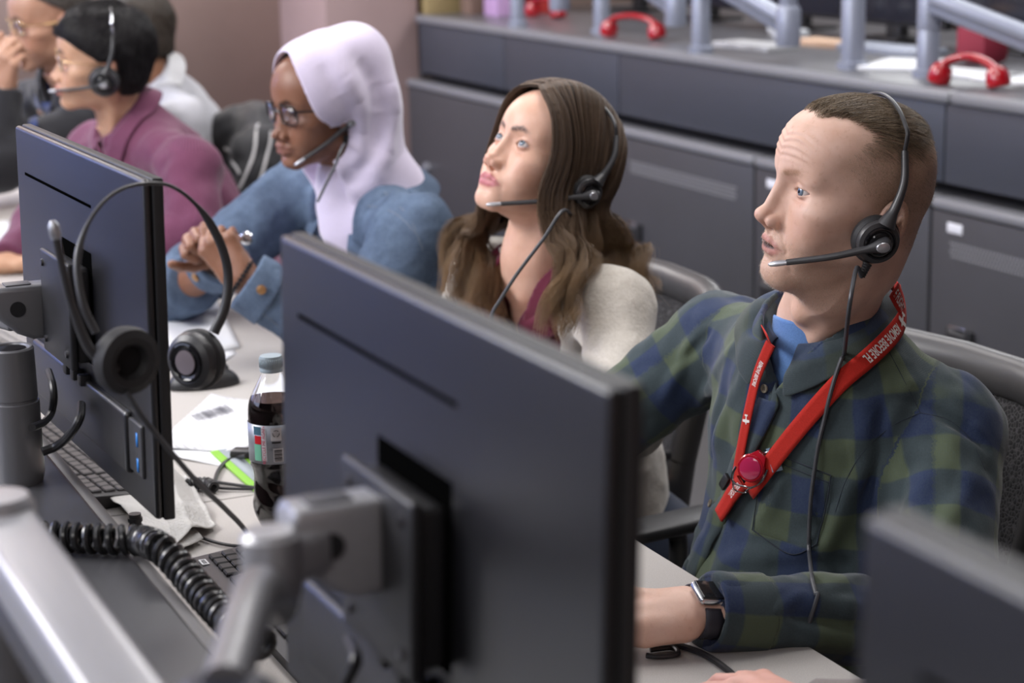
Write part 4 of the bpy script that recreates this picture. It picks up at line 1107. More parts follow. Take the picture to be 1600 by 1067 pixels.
# arm of the centre monitor
h2 = ony(524, 842, 0.372); e2 = ony(424, 868, 0.325)
r2, iv2, _ = arm('silver monitor arm joined to the back of the centre monitor', h2, e2, (e2[0] + 0.02, 0.18, LZ), m_al, 0.2, headw=0.036)
lowp = ony(352, 1075, 0.24)
m = MB(); m.tube(spline([e2 + np.array([0, 0, -0.030]), (e2 * 0.6 + lowp * 0.4) + np.array([0, 0, 0.004]), lowp], 8), [0.0150] * 8 + [0.0125] * 9, 24); put(m, 'riser_tube', m_al2, r2, iv2)
m = MB(); m.lathe([(0, -0.035), (0.024, -0.035), (0.026, -0.028), (0.026, 0.008), (0.018, 0.014), (0, 0.014)], 32, M=T3(lowp + np.array([0.0, 0, -0.01]))); put(m, 'shoulder_joint', plain('joint_navy', srgb(40, 44, 60), 0.4), r2, iv2)
# the long lower link of the same arm, seen as the broad bar at the left
ba = ony(2, 836, 0.20); bb = ony(250, 1198, 0.215)
d = unit(bb - ba)
rb = thing('spring_mount', (ba + bb) / 2 - np.array([0, 0, 0.04]), 'broad silver spring arm slanting across the lower left corner', 'monitor arm'); ivb = Matrix.Translation(rb.location).inverted()
L = np.linalg.norm(bb - ba)
Mb = T3(ba, x=d, z=np.cross(d, [0, 1, 0.0]) if np.cross(d, [0, 1, 0.0])[2] > 0 else -np.cross(d, [0, 1, 0.0]))
m = MB(); m.prism([(0.0, -0.023), (L, -0.023), (L, 0.023), (0.0, 0.023)], -0.023, 0.020, M=Mb, bev=0.010, seg=4); put(m, 'arm_shell', m_al, rb, ivb)
m = MB(); m.box((0.03, -0.0245, -0.028), (L, 0.0245, -0.004), 0.004, M=Mb); put(m, 'arm_liner', plain('liner_grey', srgb(60, 60, 64), 0.4), rb, ivb)
m = MB(); m.lathe([(0, -0.040), (0.022, -0.040), (0.024, -0.032), (0.024, 0.020), (0.020, 0.026), (0, 0.027)], 32, M=T3(ba + np.array([-0.004, 0.0, 0.0]))); put(m, 'end_joint', m_al, rb, ivb)
m = MB(); m.lathe([(0, -0.10), (0.022, -0.10), (0.022, 0.0), (0, 0.0)], 24, M=T3((ba[0] - 0.004, ba[1], ba[2] - 0.045))); put(m, 'post', m_al2, rb, ivb)

# arm and post of the left monitor
h1 = ony(36, 480, 0.385); p1 = onz(33, 752, LZ)
r1, iv1, _ = arm('grey monitor arm joined to the back of the left monitor', h1, h1 + np.array([-0.085, -0.03, -0.01]), (p1[0], p1[1] - 0.01, LZ), m_al2, 0.2, headw=0.036)
pz = float(ony(33, 560, p1[1])[2]) - LZ; sy = p1[1]; cx = float(ony(33, 752, sy)[0])
m = MB(); m.lathe([(0.0, 0.0), (0.0235, 0.0), (0.0262, 0.012), (0.0262, pz * 0.60), (0.0240, pz * 0.605), (0.0240, pz * 0.625), (0.0250, pz * 0.63), (0.0245, pz - 0.002), (0.0225, pz), (0.0200, pz - 0.0005), (0.0185, pz - 0.004), (0, pz - 0.004)], 48, M=T3((cx, sy, LZ))); put(m, 'post', m_al2, r1, iv1)
m = MB(); m.lathe([(0, pz - 0.0035), (0.0182, pz - 0.0035), (0.0165, pz - 0.0015), (0, pz - 0.001)], 32, M=T3((cx, sy, LZ))); put(m, 'post_cap', M_GLOSS, r1, iv1)
el1 = h1 + np.array([-0.085, -0.03, -0.01])
m = MB(); m.tube(spline([el1 + np.array([0, 0, -0.03]), el1 + np.array([-0.03, -0.06, -0.06]), np.array([cx - 0.16, sy, LZ + 0.10]), np.array([cx - 0.02, sy, LZ + 0.05])], 8), 0.018, 20); put(m, 'link_tube', m_al2, r1, iv1)
# arm of the right monitor
h3 = np.array([-0.345, 0.372, 1.155])
r3, iv3, e3 = arm('silver monitor arm behind the lower right monitor', h3, h3 + np.array([-0.02, -0.085, -0.015]), (-0.365, 0.28, LZ), m_al2, 0.2)
m = MB(); m.lathe([(0, 0), (0.04, 0), (0.04, 0.012), (0.021, 0.014), (0.021, 0.20), (0, 0.20)], 28, M=T3((h3[0] - 0.02, h3[1] - 0.085, LZ))); put(m, 'post', m_al2, r3, iv3)

# ---------------------------------------------------------------- keyboards
m_key = plain('key_black', (0.022, 0.022, 0.024), 0.45); m_kb = plain('keyboard_black', (0.035, 0.035, 0.037), 0.4)
def keyboard(p, rz, label, scale=1.0, tag_on=False, kmat=None, bmat=None):
    r = thing('keyboard', (p[0], p[1], 0.75), label, 'keyboard', None, rot=(0, 0, math.radians(rz)))
    W, Dp = 0.44 * scale, 0.135
    m = MB(); m.prism([(-Dp / 2, 0), (Dp / 2, 0), (Dp / 2, 0.012), (-Dp / 2, 0.024)], -W / 2, W / 2, M=T3((0, 0, 0), x=(0, 1, 0), z=(1, 0, 0)), bev=0.003); m.done('case', bmat or m_kb, r)
    m = MB(); sl = Matrix.Rotation(math.atan2(-0.012, Dp), 4, 'X') 
    rows = [(-0.052, 15, 1), (-0.030, 14, 1.07), (-0.011, 14, 1.07), (0.008, 13, 1.1), (0.027, 12, 1.15), (0.043, 9, 1.0)]
    for y, n, wk in rows:
        x0 = -W / 2 + 0.012; x1 = W / 2 - 0.105; st = (x1 - x0) / n
        for k in range(n):
            z = 0.018 - (y) * 0.09
            m.box((x0 + k * st + 0.0014, y - 0.0078, z - 0.003), (x0 + (k + 1) * st - 0.0014, y + 0.0078, z + 0.0042), 0.0016, seg=1)
        for k in range(4):
            xx = W / 2 - 0.096 + k * 0.021; z = 0.018 - y * 0.09
            m.box((xx, y - 0.0078, z - 0.003), (xx + 0.018, y + 0.0078, z + 0.0042), 0.0016, seg=1)
    o = m.done('key', kmat or m_key, r, smooth=False); o['kind'] = 'stuff'
    if tag_on:
        m = MB(); m.box((W / 2 - 0.040, 0.0560, 0.0128), (W / 2 - 0.020, 0.0650, 0.0142), 0.0003); lb = m.done('asset_label', plain('white_paper', (0.72, 0.73, 0.75), 0.8), r)
        m = MB()
        for i in range(7): m.box((W / 2 - 0.037 + i * 0.0022, 0.058, 0.0140), (W / 2 - 0.036 + i * 0.0022, 0.063, 0.0144))
        m.done('barcode', M_BLK, lb)
    return r
keyboard((-2.80, 0.545), 6, 'black keyboard on the desk behind the left monitor', kmat=plain('key_grey', srgb(72, 70, 72), 0.5), bmat=plain('kb_grey', srgb(46, 45, 47), 0.5))
keyboard((-2.080, 0.655), 180, 'black keyboard with a small white barcode label, left of the centre monitor', tag_on=True, bmat=plain('kb_charcoal', srgb(70, 70, 74), 0.4))
keyboard((-3.55, 0.66), 8, 'pale grey keyboard at the left edge behind the left monitor', kmat=plain('key_pale', srgb(150, 148, 148), 0.5), bmat=plain('kb_pale', srgb(128, 126, 126), 0.5))
keyboard((-1.25, 0.75), 178, 'black keyboard hidden between the centre and right monitors')

# ---------------------------------------------------------------- papers, mouse, napkin
def printed(name, lines=26, barcode=False):
    t = NT(name); u = t.new('ShaderNodeTexCoord').outputs['Generated']; s = t.new('ShaderNodeSeparateXYZ'); t.l.new(u, s.inputs[0])
    X_, Y_ = s.outputs[0], s.outputs[1]
    ln = t.math('LESS_THAN', t.math('FRACT', t.math('MULTIPLY', Y_, float(lines))), 0.42)
    wd = t.new('ShaderNodeTexNoise'); wd.inputs['Scale'].default_value = 1.0
    cb = t.new('ShaderNodeCombineXYZ'); t.put(cb.inputs[0], t.math('MULTIPLY', X_, 55.0)); t.put(cb.inputs[1], t.math('FLOOR', t.math('MULTIPLY', Y_, float(lines)))); t.l.new(cb.outputs[0], wd.inputs['Vector'])
    w = t.math('GREATER_THAN', wd.outputs[0], 0.44)
    inx = t.math('MULTIPLY', t.math('GREATER_THAN', X_, 0.10), t.math('LESS_THAN', X_, 0.86))
    iny = t.math('MULTIPLY', t.math('GREATER_THAN', Y_, 0.08), t.math('LESS_THAN', Y_, 0.72 if barcode else 0.92))
    ink = t.math('MULTIPLY', t.math('MULTIPLY', ln, w), t.math('MULTIPLY', inx, iny))
    c = t.mix(t.math('MULTIPLY', ink, 0.45), (0.70, 0.71, 0.74), (0.30, 0.30, 0.33))
    t.set(color=c, rough=0.7, spec=0.3); return t.m
m_print = printed('printed_page', 24, True); m_page = plain('white_paper', (0.72, 0.73, 0.75), 0.8)
def sheet(name, quad, z0, mat, label, cat, curl=0.0, parent=None, thick=0.0004, res=12):
    """quad: four desk-plane photo corners in order"""
    q = [onz(a, b, z0) for a, b in quad]; G = []
    for i in range(res + 1):
        for j in range(res + 1):
            u, v = j / res, i / res
            p = (q[0] * (1 - u) + q[1] * u) * (1 - v) + (q[3] * (1 - u) + q[2] * u) * v
            p = p + np.array([0, 0, curl * (max(0, u - 0.6) ** 2 + max(0, v - 0.7) ** 2) + 0.0012 * math.sin(7 * u + 3 * v)]); G.append(p)
    n = res + 1; i, j = np.meshgrid(np.arange(res), np.arange(res), indexing='ij'); k = i * n + j
    c = np.mean(q, 0); V = np.array(G) - c
    me = np_mesh(name, V, np.stack([k, k + 1, k + n + 1, k + n], -1).reshape(-1, 4)); o = link(name, me, mat, parent); o.location = c
    s = o.modifiers.new('thick', 'SOLIDIFY'); s.thickness = thick; s.offset = 1
    if label: tag(o, label, cat)
    return o
P1_ = sheet('document', [(250, 712), (395, 735), (520, 700), (420, 640)], 0.7515, m_page, 'loose white sheet sticking out under the printed page', 'paper', 0.01)
P2_ = sheet('document', [(236, 700), (385, 706), (470, 640), (330, 618)], 0.7545, m_print, 'printed white page with a block of bars, left of the cola bottle', 'paper', 0.03)
m = MB()
rs = random.Random(4)
a, b, c_ = [onz(*p, 0.7570) for p in ((298, 648), (352, 632), (312, 656))]
for i in range(22):
    u = i / 22; w = 0.3 + 0.5 * rs.random(); p = a + (b - a) * u; q = (b - a) / 22 * w; h = (c_ - a)
    vs_ = [m.b.verts.new([float(v) for v in x]) for x in (p, p + q, p + q + h, p + h)]; m.b.faces.new(vs_)
inv_ = Matrix.Translation(P2_.location).inverted(); bmesh.ops.transform(m.b, matrix=inv_, verts=m.b.verts); m.done('bar_block', plain('ink_grey', (0.10, 0.10, 0.12), 0.8), P2_, smooth=False)
P3_ = sheet('document', [(240, 470), (330, 455), (375, 540), (270, 570)], 0.7545, m_page, 'white paper under the forearms of the person in the lilac hood', 'paper', 0.0, thick=0.004)
P4_ = sheet('document', [(262, 560), (330, 520), (372, 552), (290, 600)], 0.7505, m_page, 'white sheet on the desk behind the hanging headset', 'paper', 0.0)
P5_ = sheet('document', [(-60, 340), (16, 345), (20, 388), (-60, 395)], 0.7545, m_page, 'white paper at the left edge beyond the left monitor', 'paper', 0.0, thick=0.003)

mp = onz(318, 603, 0.75); r = thing('computer_mouse', (mp[0], mp[1], 0.75), 'black computer mouse on the desk behind the hanging headset', 'mouse', rot=(0, 0, math.radians(-6)))
V, Q = sdf_mesh(lambda P: np.maximum(ell(P, (0, 0, 0.0), (0.034, 0.062, 0.036)), -P[:, 2]), (-0.045, -0.07, -0.01), (0.045, 0.07, 0.045), 0.002); link('mouse_shell', np_mesh('mouse_shell', V, Q), M_BLK, r)
m = MB(); m.lathe([(0, -0.003), (0.009, -0.003), (0.009, 0.003), (0, 0.003)], 20, M=T3((0, 0.035, 0.027), z=(1, 0, 0))); m.done('scroll_wheel', M_DGR, r)

# paper towel: crumpled quilted sheet
t = NT('quilted_paper'); co = t.coord(); v = t.new('ShaderNodeTexVoronoi'); v.inputs['Scale'].default_value = 210; t.l.new(co, v.inputs['Vector']); t.set(color=(0.56, 0.55, 0.53), rough=0.9, normal=t.bump(v.outputs[0], 0.6, 0.0015)); m_tow = t.m
def towel(pts, label, zf):
    res = 26; q = [onz(a, b, 0.752) for a, b in pts]; G = []
    for i in range(res + 1):
        for j in range(res + 1):
            u, v = j / res, i / res; p = (q[0] * (1 - u) + q[1] * u) * (1 - v) + (q[3] * (1 - u) + q[2] * u) * v; p[2] += zf(u, v); G.append(p)
    V = np.array(G); V[:, 2] += 0.0035 * (1 + vnoise(V, 0.035, 3)) + 0.0015 * (1 + vnoise(V, 0.014, 5)); c = V.mean(0); c[2] = 0.75
    n = res + 1; i, j = np.meshgrid(np.arange(res), np.arange(res), indexing='ij'); k = i * n + j
    o = link('paper_towel', np_mesh('paper_towel', V - c, np.stack([k, k + 1, k + n + 1, k + n], -1).reshape(-1, 4)), m_tow); o.location = c
    s = o.modifiers.new('thick', 'SOLIDIFY'); s.thickness = 0.0008; return tag(o, label, 'paper towel')
towel([(150, 770), (222, 752), (318, 848), (262, 878)], 'white paper towel lying beside the keyboard under the left monitor', lambda u, v: 0.01 * math.sin(math.pi * v))
towel([(222, 768), (292, 748), (338, 826), (268, 868)], 'folded white quilted paper towel peaked below the left monitor', lambda u, v: 0.040 * max(0, 1 - abs(u - 0.45) * 2.2) * (0.4 + 0.6 * (1 - v)))

# bottle
bp = onz(437, 829, 0.75)
R0 = 0.0338
prof = [(0.0, 0.002), (0.018, 0.0), (0.0225, 0.004), (0.0300, 0.022), (0.0335, 0.040), (0.0322, 0.056), (0.0300, 0.070), (0.0298, 0.080), (0.0318, 0.092), (R0, 0.100), (R0, 0.152), (0.0338, 0.158), (0.0330, 0.172), (0.0290, 0.185), (0.0215, 0.200), (0.0150, 0.212), (0.0128, 0.218), (0.0126, 0.226)]
prof = [(r_ * 0.99, z_ * 0.985) for r_, z_ in prof]
pp = spline(np.array([(a, b, 0) for a, b in prof[1:]]), 4)[:, :2]
br = thing('cola_bottle', (bp[0], bp[1], 0.75), 'plastic bottle of dark cola with a grey cap and silver label', 'bottle')
t = NT('clear_plastic'); t.set(color=(0.95, 0.96, 0.97), rough=0.04, trans=1.0, ior=1.04, coat=1.0, coat_rough=0.03); m_pet = t.m
t = NT('cola'); t.set(color=(0.006, 0.003, 0.003), rough=0.05, spec=0.5); m_cola = t.m
m = MB(); m.lathe([(0, 0.002)] + [tuple(p) for p in pp], 48, caps=False)
o = m.done('bottle_shell', m_pet, br)
v_ = np.array([v.co[:] for v in o.data.vertices]); a_ = np.arctan2(v_[:, 1], v_[:, 0]); zz = v_[:, 2]
k_ = 1 - 0.055 * np.clip((0.092 - zz) / 0.03, 0, 1) * np.clip(zz / 0.02, 0, 1) * (0.5 + 0.5 * np.cos(5 * a_ + 9 * zz * 20)); v_[:, 0] *= k_; v_[:, 1] *= k_; o.data.vertices.foreach_set('co', v_.astype(np.float32).ravel())
lv = 0.179
ip = [(r_ - 0.0011, z_) for r_, z_ in [tuple(p) for p in pp] if z_ < lv]
m = MB(); m.lathe([(0, 0.0035)] + ip + [(0, ip[-1][1])], 48, caps=False); o = m.done('cola', m_cola, br)
v_ = np.array([v.co[:] for v in o.data.vertices]); a_ = np.arctan2(v_[:, 1], v_[:, 0]); zz = v_[:, 2]
k_ = 1 - 0.055 * np.clip((0.092 - zz) / 0.03, 0, 1) * np.clip(zz / 0.02, 0, 1) * (0.5 + 0.5 * np.cos(5 * a_ + 9 * zz * 20)); v_[:, 0] *= k_; v_[:, 1] *= k_; o.data.vertices.foreach_set('co', v_.astype(np.float32).ravel())
m = MB(); cz = 0.2145
cp = [(0.0148, cz), (0.0152, cz + 0.003), (0.0146, cz + 0.0045), (0.0150, cz + 0.006), (0.0148, cz + 0.018), (0.0138, cz + 0.0205), (0, cz + 0.021)]
m.lathe(cp, 60); o = m.done('bottle_cap', plain('cap_grey', srgb(158, 172, 180), 0.4), br)
m = MB()
for i in range(40):
    a = 2 * math.pi * i / 40; m.box((-0.0004, -0.0005, 0), (0.0004, 0.0005, 0.011), 0, M=Matrix.Translation((0.0150 * math.cos(a), 0.0150 * math.sin(a), cz + 0.0065)) @ Matrix.Rotation(a, 4, 'Z'))
m.done('grip_rib', plain('cap_grey', srgb(158, 172, 180), 0.4), o)
# label band and its print, bent round the bottle
RL = R0 * 0.99 + 0.0004; lz0, lz1 = 0.100, 0.151
m = MB(); m.lathe([(RL, lz0), (RL, lz1)], 64, caps=False); lab = m.done('bottle_label', plain('label_silver', srgb(150, 154, 162), 0.35, metal=0.3), br)
s_ = lab.modifiers.new('thick', 'SOLIDIFY'); s_.thickness = 0.0003; s_.offset = 1
va = math.atan2(-bp[1], -bp[0])                      # direction towards the photographer's side
def on_label(name, a0, a1, z0, z1, mat, off=0.0006, par=lab):
    m = MB(); n = 10
    for i in range(n):
        b0 = a0 + (a1 - a0) * i / n; b1 = a0 + (a1 - a0) * (i + 1) / n; r_ = RL + off
        m.b.faces.new([m.b.verts.new((r_ * math.cos(x), r_ * math.sin(x), z)) for x, z in ((b0, z0), (b1, z0), (b1, z1), (b0, z1))])
    bmesh.ops.remove_doubles(m.b, verts=m.b.verts, dist=1e-6)
    return m.done(name, mat, par)
D_ = math.radians
va = math.atan2(CAM[1] - bp[1], CAM[0] - bp[0])
L0 = lambda deg: va + D_(deg)                         # negative = image left
m_lw = plain('label_white', (0.68, 0.68, 0.70), 0.5); m_lr = plain('label_red', srgb(200, 30, 40), 0.45); m_lg = plain('label_green', srgb(120, 190, 160), 0.5); m_lk = plain('label_ink', (0.02, 0.02, 0.022), 0.5); m_lb = plain('label_teal', srgb(70, 110, 130), 0.5); m_lpk = plain('label_crimson', srgb(190, 30, 80), 0.5)
def lettering(txt, deg, z, h, mat, vertical=False, stretch=1.0):
    cu = bpy.data.curves.new('lettering', 'FONT'); cu.body = txt; cu.align_x = 'CENTER'; cu.align_y = 'CENTER'
    to = bpy.data.objects.new('t', cu); COL.objects.link(to); bpy.context.view_layer.update()
    me = bpy.data.meshes.new_from_object(to.evaluated_get(bpy.context.evaluated_depsgraph_get())); bpy.data.objects.remove(to)
    v = np.zeros(len(me.vertices) * 3, np.float32); me.vertices.foreach_get('co', v); v = v.reshape(-1, 3).astype(float); sc = h / (v[:, 1].max() - v[:, 1].min()); x, y = v[:, 0] * sc * stretch, v[:, 1] * sc
    if vertical: x, y = -y, x
    a = L0(deg) + x / RL; r_ = RL + 0.0012
    me.vertices.foreach_set('co', np.stack([r_ * np.cos(a), r_ * np.sin(a), z + y], 1).astype(np.float32).ravel()); me.update(); me.materials.clear(); return link('lettering', me, mat, lab, smooth=False)
on_label('recycle_panel', L0(-9), L0(14), 0.131, 0.148, m_lw)
for k in range(3):
    a = 2 * math.pi * k / 3 + math.pi / 2; m = MB(); pts_ = []
    for t_ in np.linspace(-0.75, 0.75, 6):
        th = a + t_; x, z = 0.0042 * math.cos(th), 0.0042 * math.sin(th); A = L0(2.5) + x / RL; pts_.append(((RL + 0.0010) * math.cos(A), (RL + 0.0010) * math.sin(A), 0.1405 + z))
    m.tube(pts_, [0.0016, 0.0010, 0.0010, 0.0010, 0.0010, 0.0004], 6, flat=0.3); m.done('recycle_arrow', m_lk, lab)
on_label('label_bar', L0(-7), L0(12), 0.1275, 0.1298, m_lk)
on_label('barcode_panel', L0(-5), L0(17), 0.103, 0.121, m_lw)
for i in range(10): on_label('barcode_bar', L0(-3), L0(14), 0.1042 + i * 0.0016, 0.1048 + i * 0.0016 + 0.0003 * (i % 3), m_lk, off=0.0009)
on_label('logo_panel', L0(-48), L0(-31), 0.126, 0.137, m_lr); on_label('green_panel', L0(-50), L0(-32), 0.104, 0.1255, m_lg); on_label('teal_panel', L0(-50), L0(-30), 0.138, 0.149, m_lb)
on_label('recycle_strip', L0(-30), L0(-19), 0.104, 0.147, m_lw)
lettering('RECYCLE ME AGAIN', -24.5, 0.1255, 0.0042, m_lpk, vertical=True, stretch=0.92)

# ---------------------------------------------------------------- cables and small things on the desk
def cable(name, pts, r, mat, label, cat='cable'):
    pts = np.array(pts, float); c = pts.mean(0); c[2] = pts[:, 2].min()
    m = MB(); m.tube(spline(pts - c, 10), r, 10); o = m.done(name, mat); o.location = c; return tag(o, label, cat)
def dk(px, py, z=0.754): return onz(px, py, z)
def coil(name, pts, R, r, turns, mat, label):
    path = spline(pts, 24); A = arcpos(path); s = np.linspace(0, A[-1], turns * 14)
    p = np.stack([np.interp(s, A, path[:, c]) for c in range(3)], 1); T = np.gradient(p, axis=0); T /= np.linalg.norm(T, axis=1, keepdims=True)
    U = np.cross(T, [0.05, 0.1, 1.0]); U /= np.linalg.norm(U, axis=1, keepdims=True); W_ = np.cross(T, U)
    ph = np.linspace(0, 2 * math.pi * turns, len(s)); q = p + (U * np.cos(ph)[:, None] + W_ * np.sin(ph)[:, None]) * R
    c = q.mean(0); c[2] = q[:, 2].min(); m = MB(); m.tube(q - c, r, 8); o = m.done(name, mat); o.location = c; return tag(o, label, 'coiled cord')
m_coil = plain('coil_black', (0.014, 0.014, 0.015), 0.3, coat=0.2)
zz = LZ + 0.0165
cl = [onz(20, 838, zz), onz(85, 838, zz), onz(135, 841, zz), onz(182, 843, zz), onz(222, 845, zz)] + [ony(248, 855, 0.412), ony(272, 876, 0.420), ony(294, 902, 0.426), ony(318, 930, 0.430), ony(342, 956, 0.434), ony(372, 984, 0.438), ony(410, 1008, 0.442)]
coil('coiled_cord', cl, 0.0118, 0.0038, 37, m_coil, 'thick black coiled cord lying over the ledge in the lower left')
m_k2 = plain('cable_black', (0.02, 0.02, 0.022), 0.4)
dz = 0.7575
coil('coiled_cord', [dk(290, 758, 0.76), dk(305, 756, 0.76), dk(322, 755, 0.76), dk(334, 762, 0.76)], 0.0068, 0.0026, 10, m_k2, 'short black coil of cable on the desk left of the cola bottle')
cable('cable', [dk(334, 758), dk(340, 738), dk(352, 722), dk(368, 716), dk(385, 712, 0.765)], 0.0030, m_k2, 'black cable looping from the small coil up to the adapter')
cable('cable', [dk(325, 752), dk(350, 755), dk(385, 760), dk(430, 766), dk(470, 770)], 0.0024, m_k2, 'upper of two thin black cables running behind the cola bottle')
cable('cable', [dk(320, 760), dk(350, 763), dk(390, 764), dk(440, 762), dk(480, 756)], 0.0020, m_k2, 'lower of two thin black cables running behind the cola bottle')
cable('cable', [dk(262, 855), dk(276, 840), dk(287, 828), dk(310, 838), dk(340, 848), dk(372, 853), dk(410, 850)], 0.0022, m_k2, 'thin black cable bent over the paper towel')
m = MB(); q = dk(372, 708, 0.75); m.box((-0.045, -0.013, 0), (0.045, 0.013, 0.016), 0.005, M=T3((q[0] + 0.05, q[1] + 0.02, 0.75), x=(0.6, 0.8, 0))); o = m.done('cable_adapter', M_BLK); tag(o, 'black cable adapter behind the cola bottle', 'adapter')
m_grn = plain('lime_green', srgb(130, 190, 50), 0.5)
g = dk(385, 735, 0.7505); m = MB(); M = T3((g[0], g[1], 0.7505), x=dk(408, 752, 0.7505) - dk(362, 712, 0.7505)); m.box((-0.11, -0.022, 0), (0.11, 0.022, 0.004), 0.0015, M=M); o = m.done('booklet', m_grn)
tag(o, 'lime green booklet with a grey stripe under the bottle and adapter', 'booklet'); m = MB(); m.box((-0.108, -0.010, 0.004), (0.108, 0.010, 0.0046), 0, M=M); m.done('stripe', plain('stripe_grey', srgb(150, 160, 165), 0.5), o)

# plug leads hanging from the left monitor
cable('video_cable', [ony(76, 580, 0.405), ony(82, 600, 0.40), ony(84, 622, 0.398), ony(80, 645, 0.395), ony(68, 660, 0.38), ony(50, 668, 0.36)], 0.0042, m_k2, 'black plug lead hanging from the sockets of the left monitor')
cable('video_cable', [ony(127, 632, 0.415), ony(124, 655, 0.405), ony(108, 680, 0.395), ony(88, 697, 0.385), ony(66, 706, 0.37)], 0.0048, m_k2, 'black cable curving down from the middle of the left monitor')
m = MB()
for i in range(7): m.lathe([(0, 0), (0.0078 if i % 2 else 0.0066, 0), (0.0078 if i % 2 else 0.0066, 0.004), (0, 0.004)], 16, M=T3(ony(211, 808, 0.452) - np.array([0, 0, 0.0042 * i])))
o = m.done('cable_plug', M_BLK, MON1[0]); bpy.context.view_layer.update(); o.data.transform(MON1[0].matrix_world.inverted())
cable('video_cable', [ony(545, 1000, 0.40), ony(556, 1030, 0.39), ony(540, 1066, 0.385), ony(520, 1110, 0.38)], 0.0042, m_k2, 'blurred black cable hanging behind the centre monitor')
cable('cable', [dk(1016, 1015), dk(1050, 1012), dk(1058, 1022), dk(1030, 1026), dk(1010, 1024)], 0.0032, m_k2, 'looped dark cable end on the desk under the wrist with the watch')
cable('cable', [dk(1030, 1002), dk(1060, 1008), dk(1100, 1022), dk(1135, 1045), dk(1160, 1070)], 0.0036, m_k2, 'dark cable running from the wrist with the watch to the bottom edge')

# ---------------------------------------------------------------- headset hung over the corner of the left monitor
r = thing('headset', (-1.83, 0.46, 1.306), 'two-ear headset hung over the corner of the left monitor', 'headset'); iv = Matrix.Translation(r.location).inverted()
ZL, ZR = 1.70, 1.88
band_px = [(150, 520, ZL), (128, 470, ZL), (121, 405, ZL + 0.01), (140, 345, ZL + 0.03), (178, 302, ZL + 0.06), (225, 287, ZL + 0.09), (270, 292, ZL + 0.12), (312, 326, ZL + 0.15), (342, 375, ZL + 0.17), (356, 425, ZR), (352, 478, ZR), (334, 520, ZR)]
bw_ = [at(a, b, z) for a, b, z in band_px]; path = spline(bw_, 8); n_ = len(path)
rr = np.interp(np.linspace(0, 1, n_), [0, 0.20, 0.27, 0.62, 0.68, 1], [0.0034, 0.0034, 0.0018, 0.0018, 0.0042, 0.0050])
m = MB(); m.tube(path, rr, 12); put(m, 'headband', M_DGR, r, iv)
for (px, py, zc_, ax_, name, out) in ((190, 560, ZL + 0.01, unit([0.93, 0.30, -0.05]), 'left', 0), (305, 562, ZR, unit([0.55, -0.80, 0.02]), 'right', 1)):
    c = at(px, py, zc_); M = T3(c, z=ax_)
    if out == 0:
        m = MB(); m.lathe([(0.013, 0.010), (0.016, 0.017), (0.022, 0.019), (0.0285, 0.016), (0.0300, 0.008), (0.0290, 0.001), (0, 0.001)], 48, M=M, caps=False); q_ = put(m, 'ear_cushion', M_FOAM, r, iv)
        m = MB(); m.lathe([(0, 0.0085), (0.0135, 0.0085), (0.0135, 0.0105)], 32, M=M, caps=False); put(m, 'speaker_cloth', plain('speaker_mesh', (0.008, 0.008, 0.009), 0.9), q_, iv)
        m = MB(); m.lathe([(0, -0.013), (0.010, -0.013), (0.020, -0.010), (0.0265, -0.003), (0.027, 0.002), (0, 0.002)], 40, M=M); put(m, 'ear_cup', M_DGR, r, iv)
        bm_ = [at(154, 536, ZL - 0.01), at(112, 500, ZL - 0.02), at(95, 440, ZL - 0.03), at(89, 392, ZL - 0.035)]
        b1 = spline([at(182, 580, ZL)] + [at(140, 545, ZL - 0.01), at(113, 480, ZL - 0.02), at(98, 420, ZL - 0.03), at(88, 374, ZL - 0.035)], 8)
        m = MB(); m.tube(b1, np.interp(np.linspace(0, 1, len(b1)), [0, 0.2, 0.5, 1], [0.006, 0.0045, 0.0034, 0.0034]), 12); q_ = put(m, 'microphone_boom', M_DGR, r, iv)
        m = MB(); d_ = unit(b1[-1] - b1[-4]); m.tube([b1[-1], b1[-1] + d_ * 0.004, b1[-1] + d_ * 0.012, b1[-1] + d_ * 0.016], [0.0040, 0.0050, 0.0048, 0.002], 14); put(m, 'microphone_tip', M_SIL, q_, iv)
    else:
        m = MB(); m.lathe([(0, -0.016), (0.024, -0.016), (0.0285, -0.010), (0.029, -0.003), (0.026, 0.001), (0, 0.001)], 40, M=M); put(m, 'ear_cushion', M_FOAM, r, iv)
        m = MB(); m.lathe([(0, 0.0), (0.0268, 0.0), (0.0275, 0.004), (0.0255, 0.010), (0.0205, 0.0135), (0.0185, 0.013), (0, 0.013)], 40, M=M); cu_ = put(m, 'ear_cup', M_DGR, r, iv)
        m = MB(); m.lathe([(0.0188, 0.012), (0.0188, 0.0150), (0.0170, 0.0156), (0.0150, 0.0140), (0.0130, 0.0138), (0.0126, 0.0150)], 40, M=M, caps=False); put(m, 'swivel_ring', M_GLOSS, cu_, iv)
        m = MB(); m.lathe([(0, 0.0138), (0.0122, 0.0138), (0.0115, 0.0152), (0, 0.0160)], 32, M=M); put(m, 'cup_badge', plain('badge_silver', srgb(150, 140, 145), 0.3, metal=0.5), cu_, iv)
cp_ = [at(197, 612, ZL), at(222, 650, ZL + 0.01), at(262, 700, ZL + 0.05), at(310, 755, ZL + 0.12), at(352, 795, ZL + 0.2), at(386, 832, ZL + 0.3), at(430, 900, ZL + 0.35)]
m = MB(); m.tube(spline(cp_, 8), 0.0026, 10); put(m, 'cord', M_CORD, r, iv)
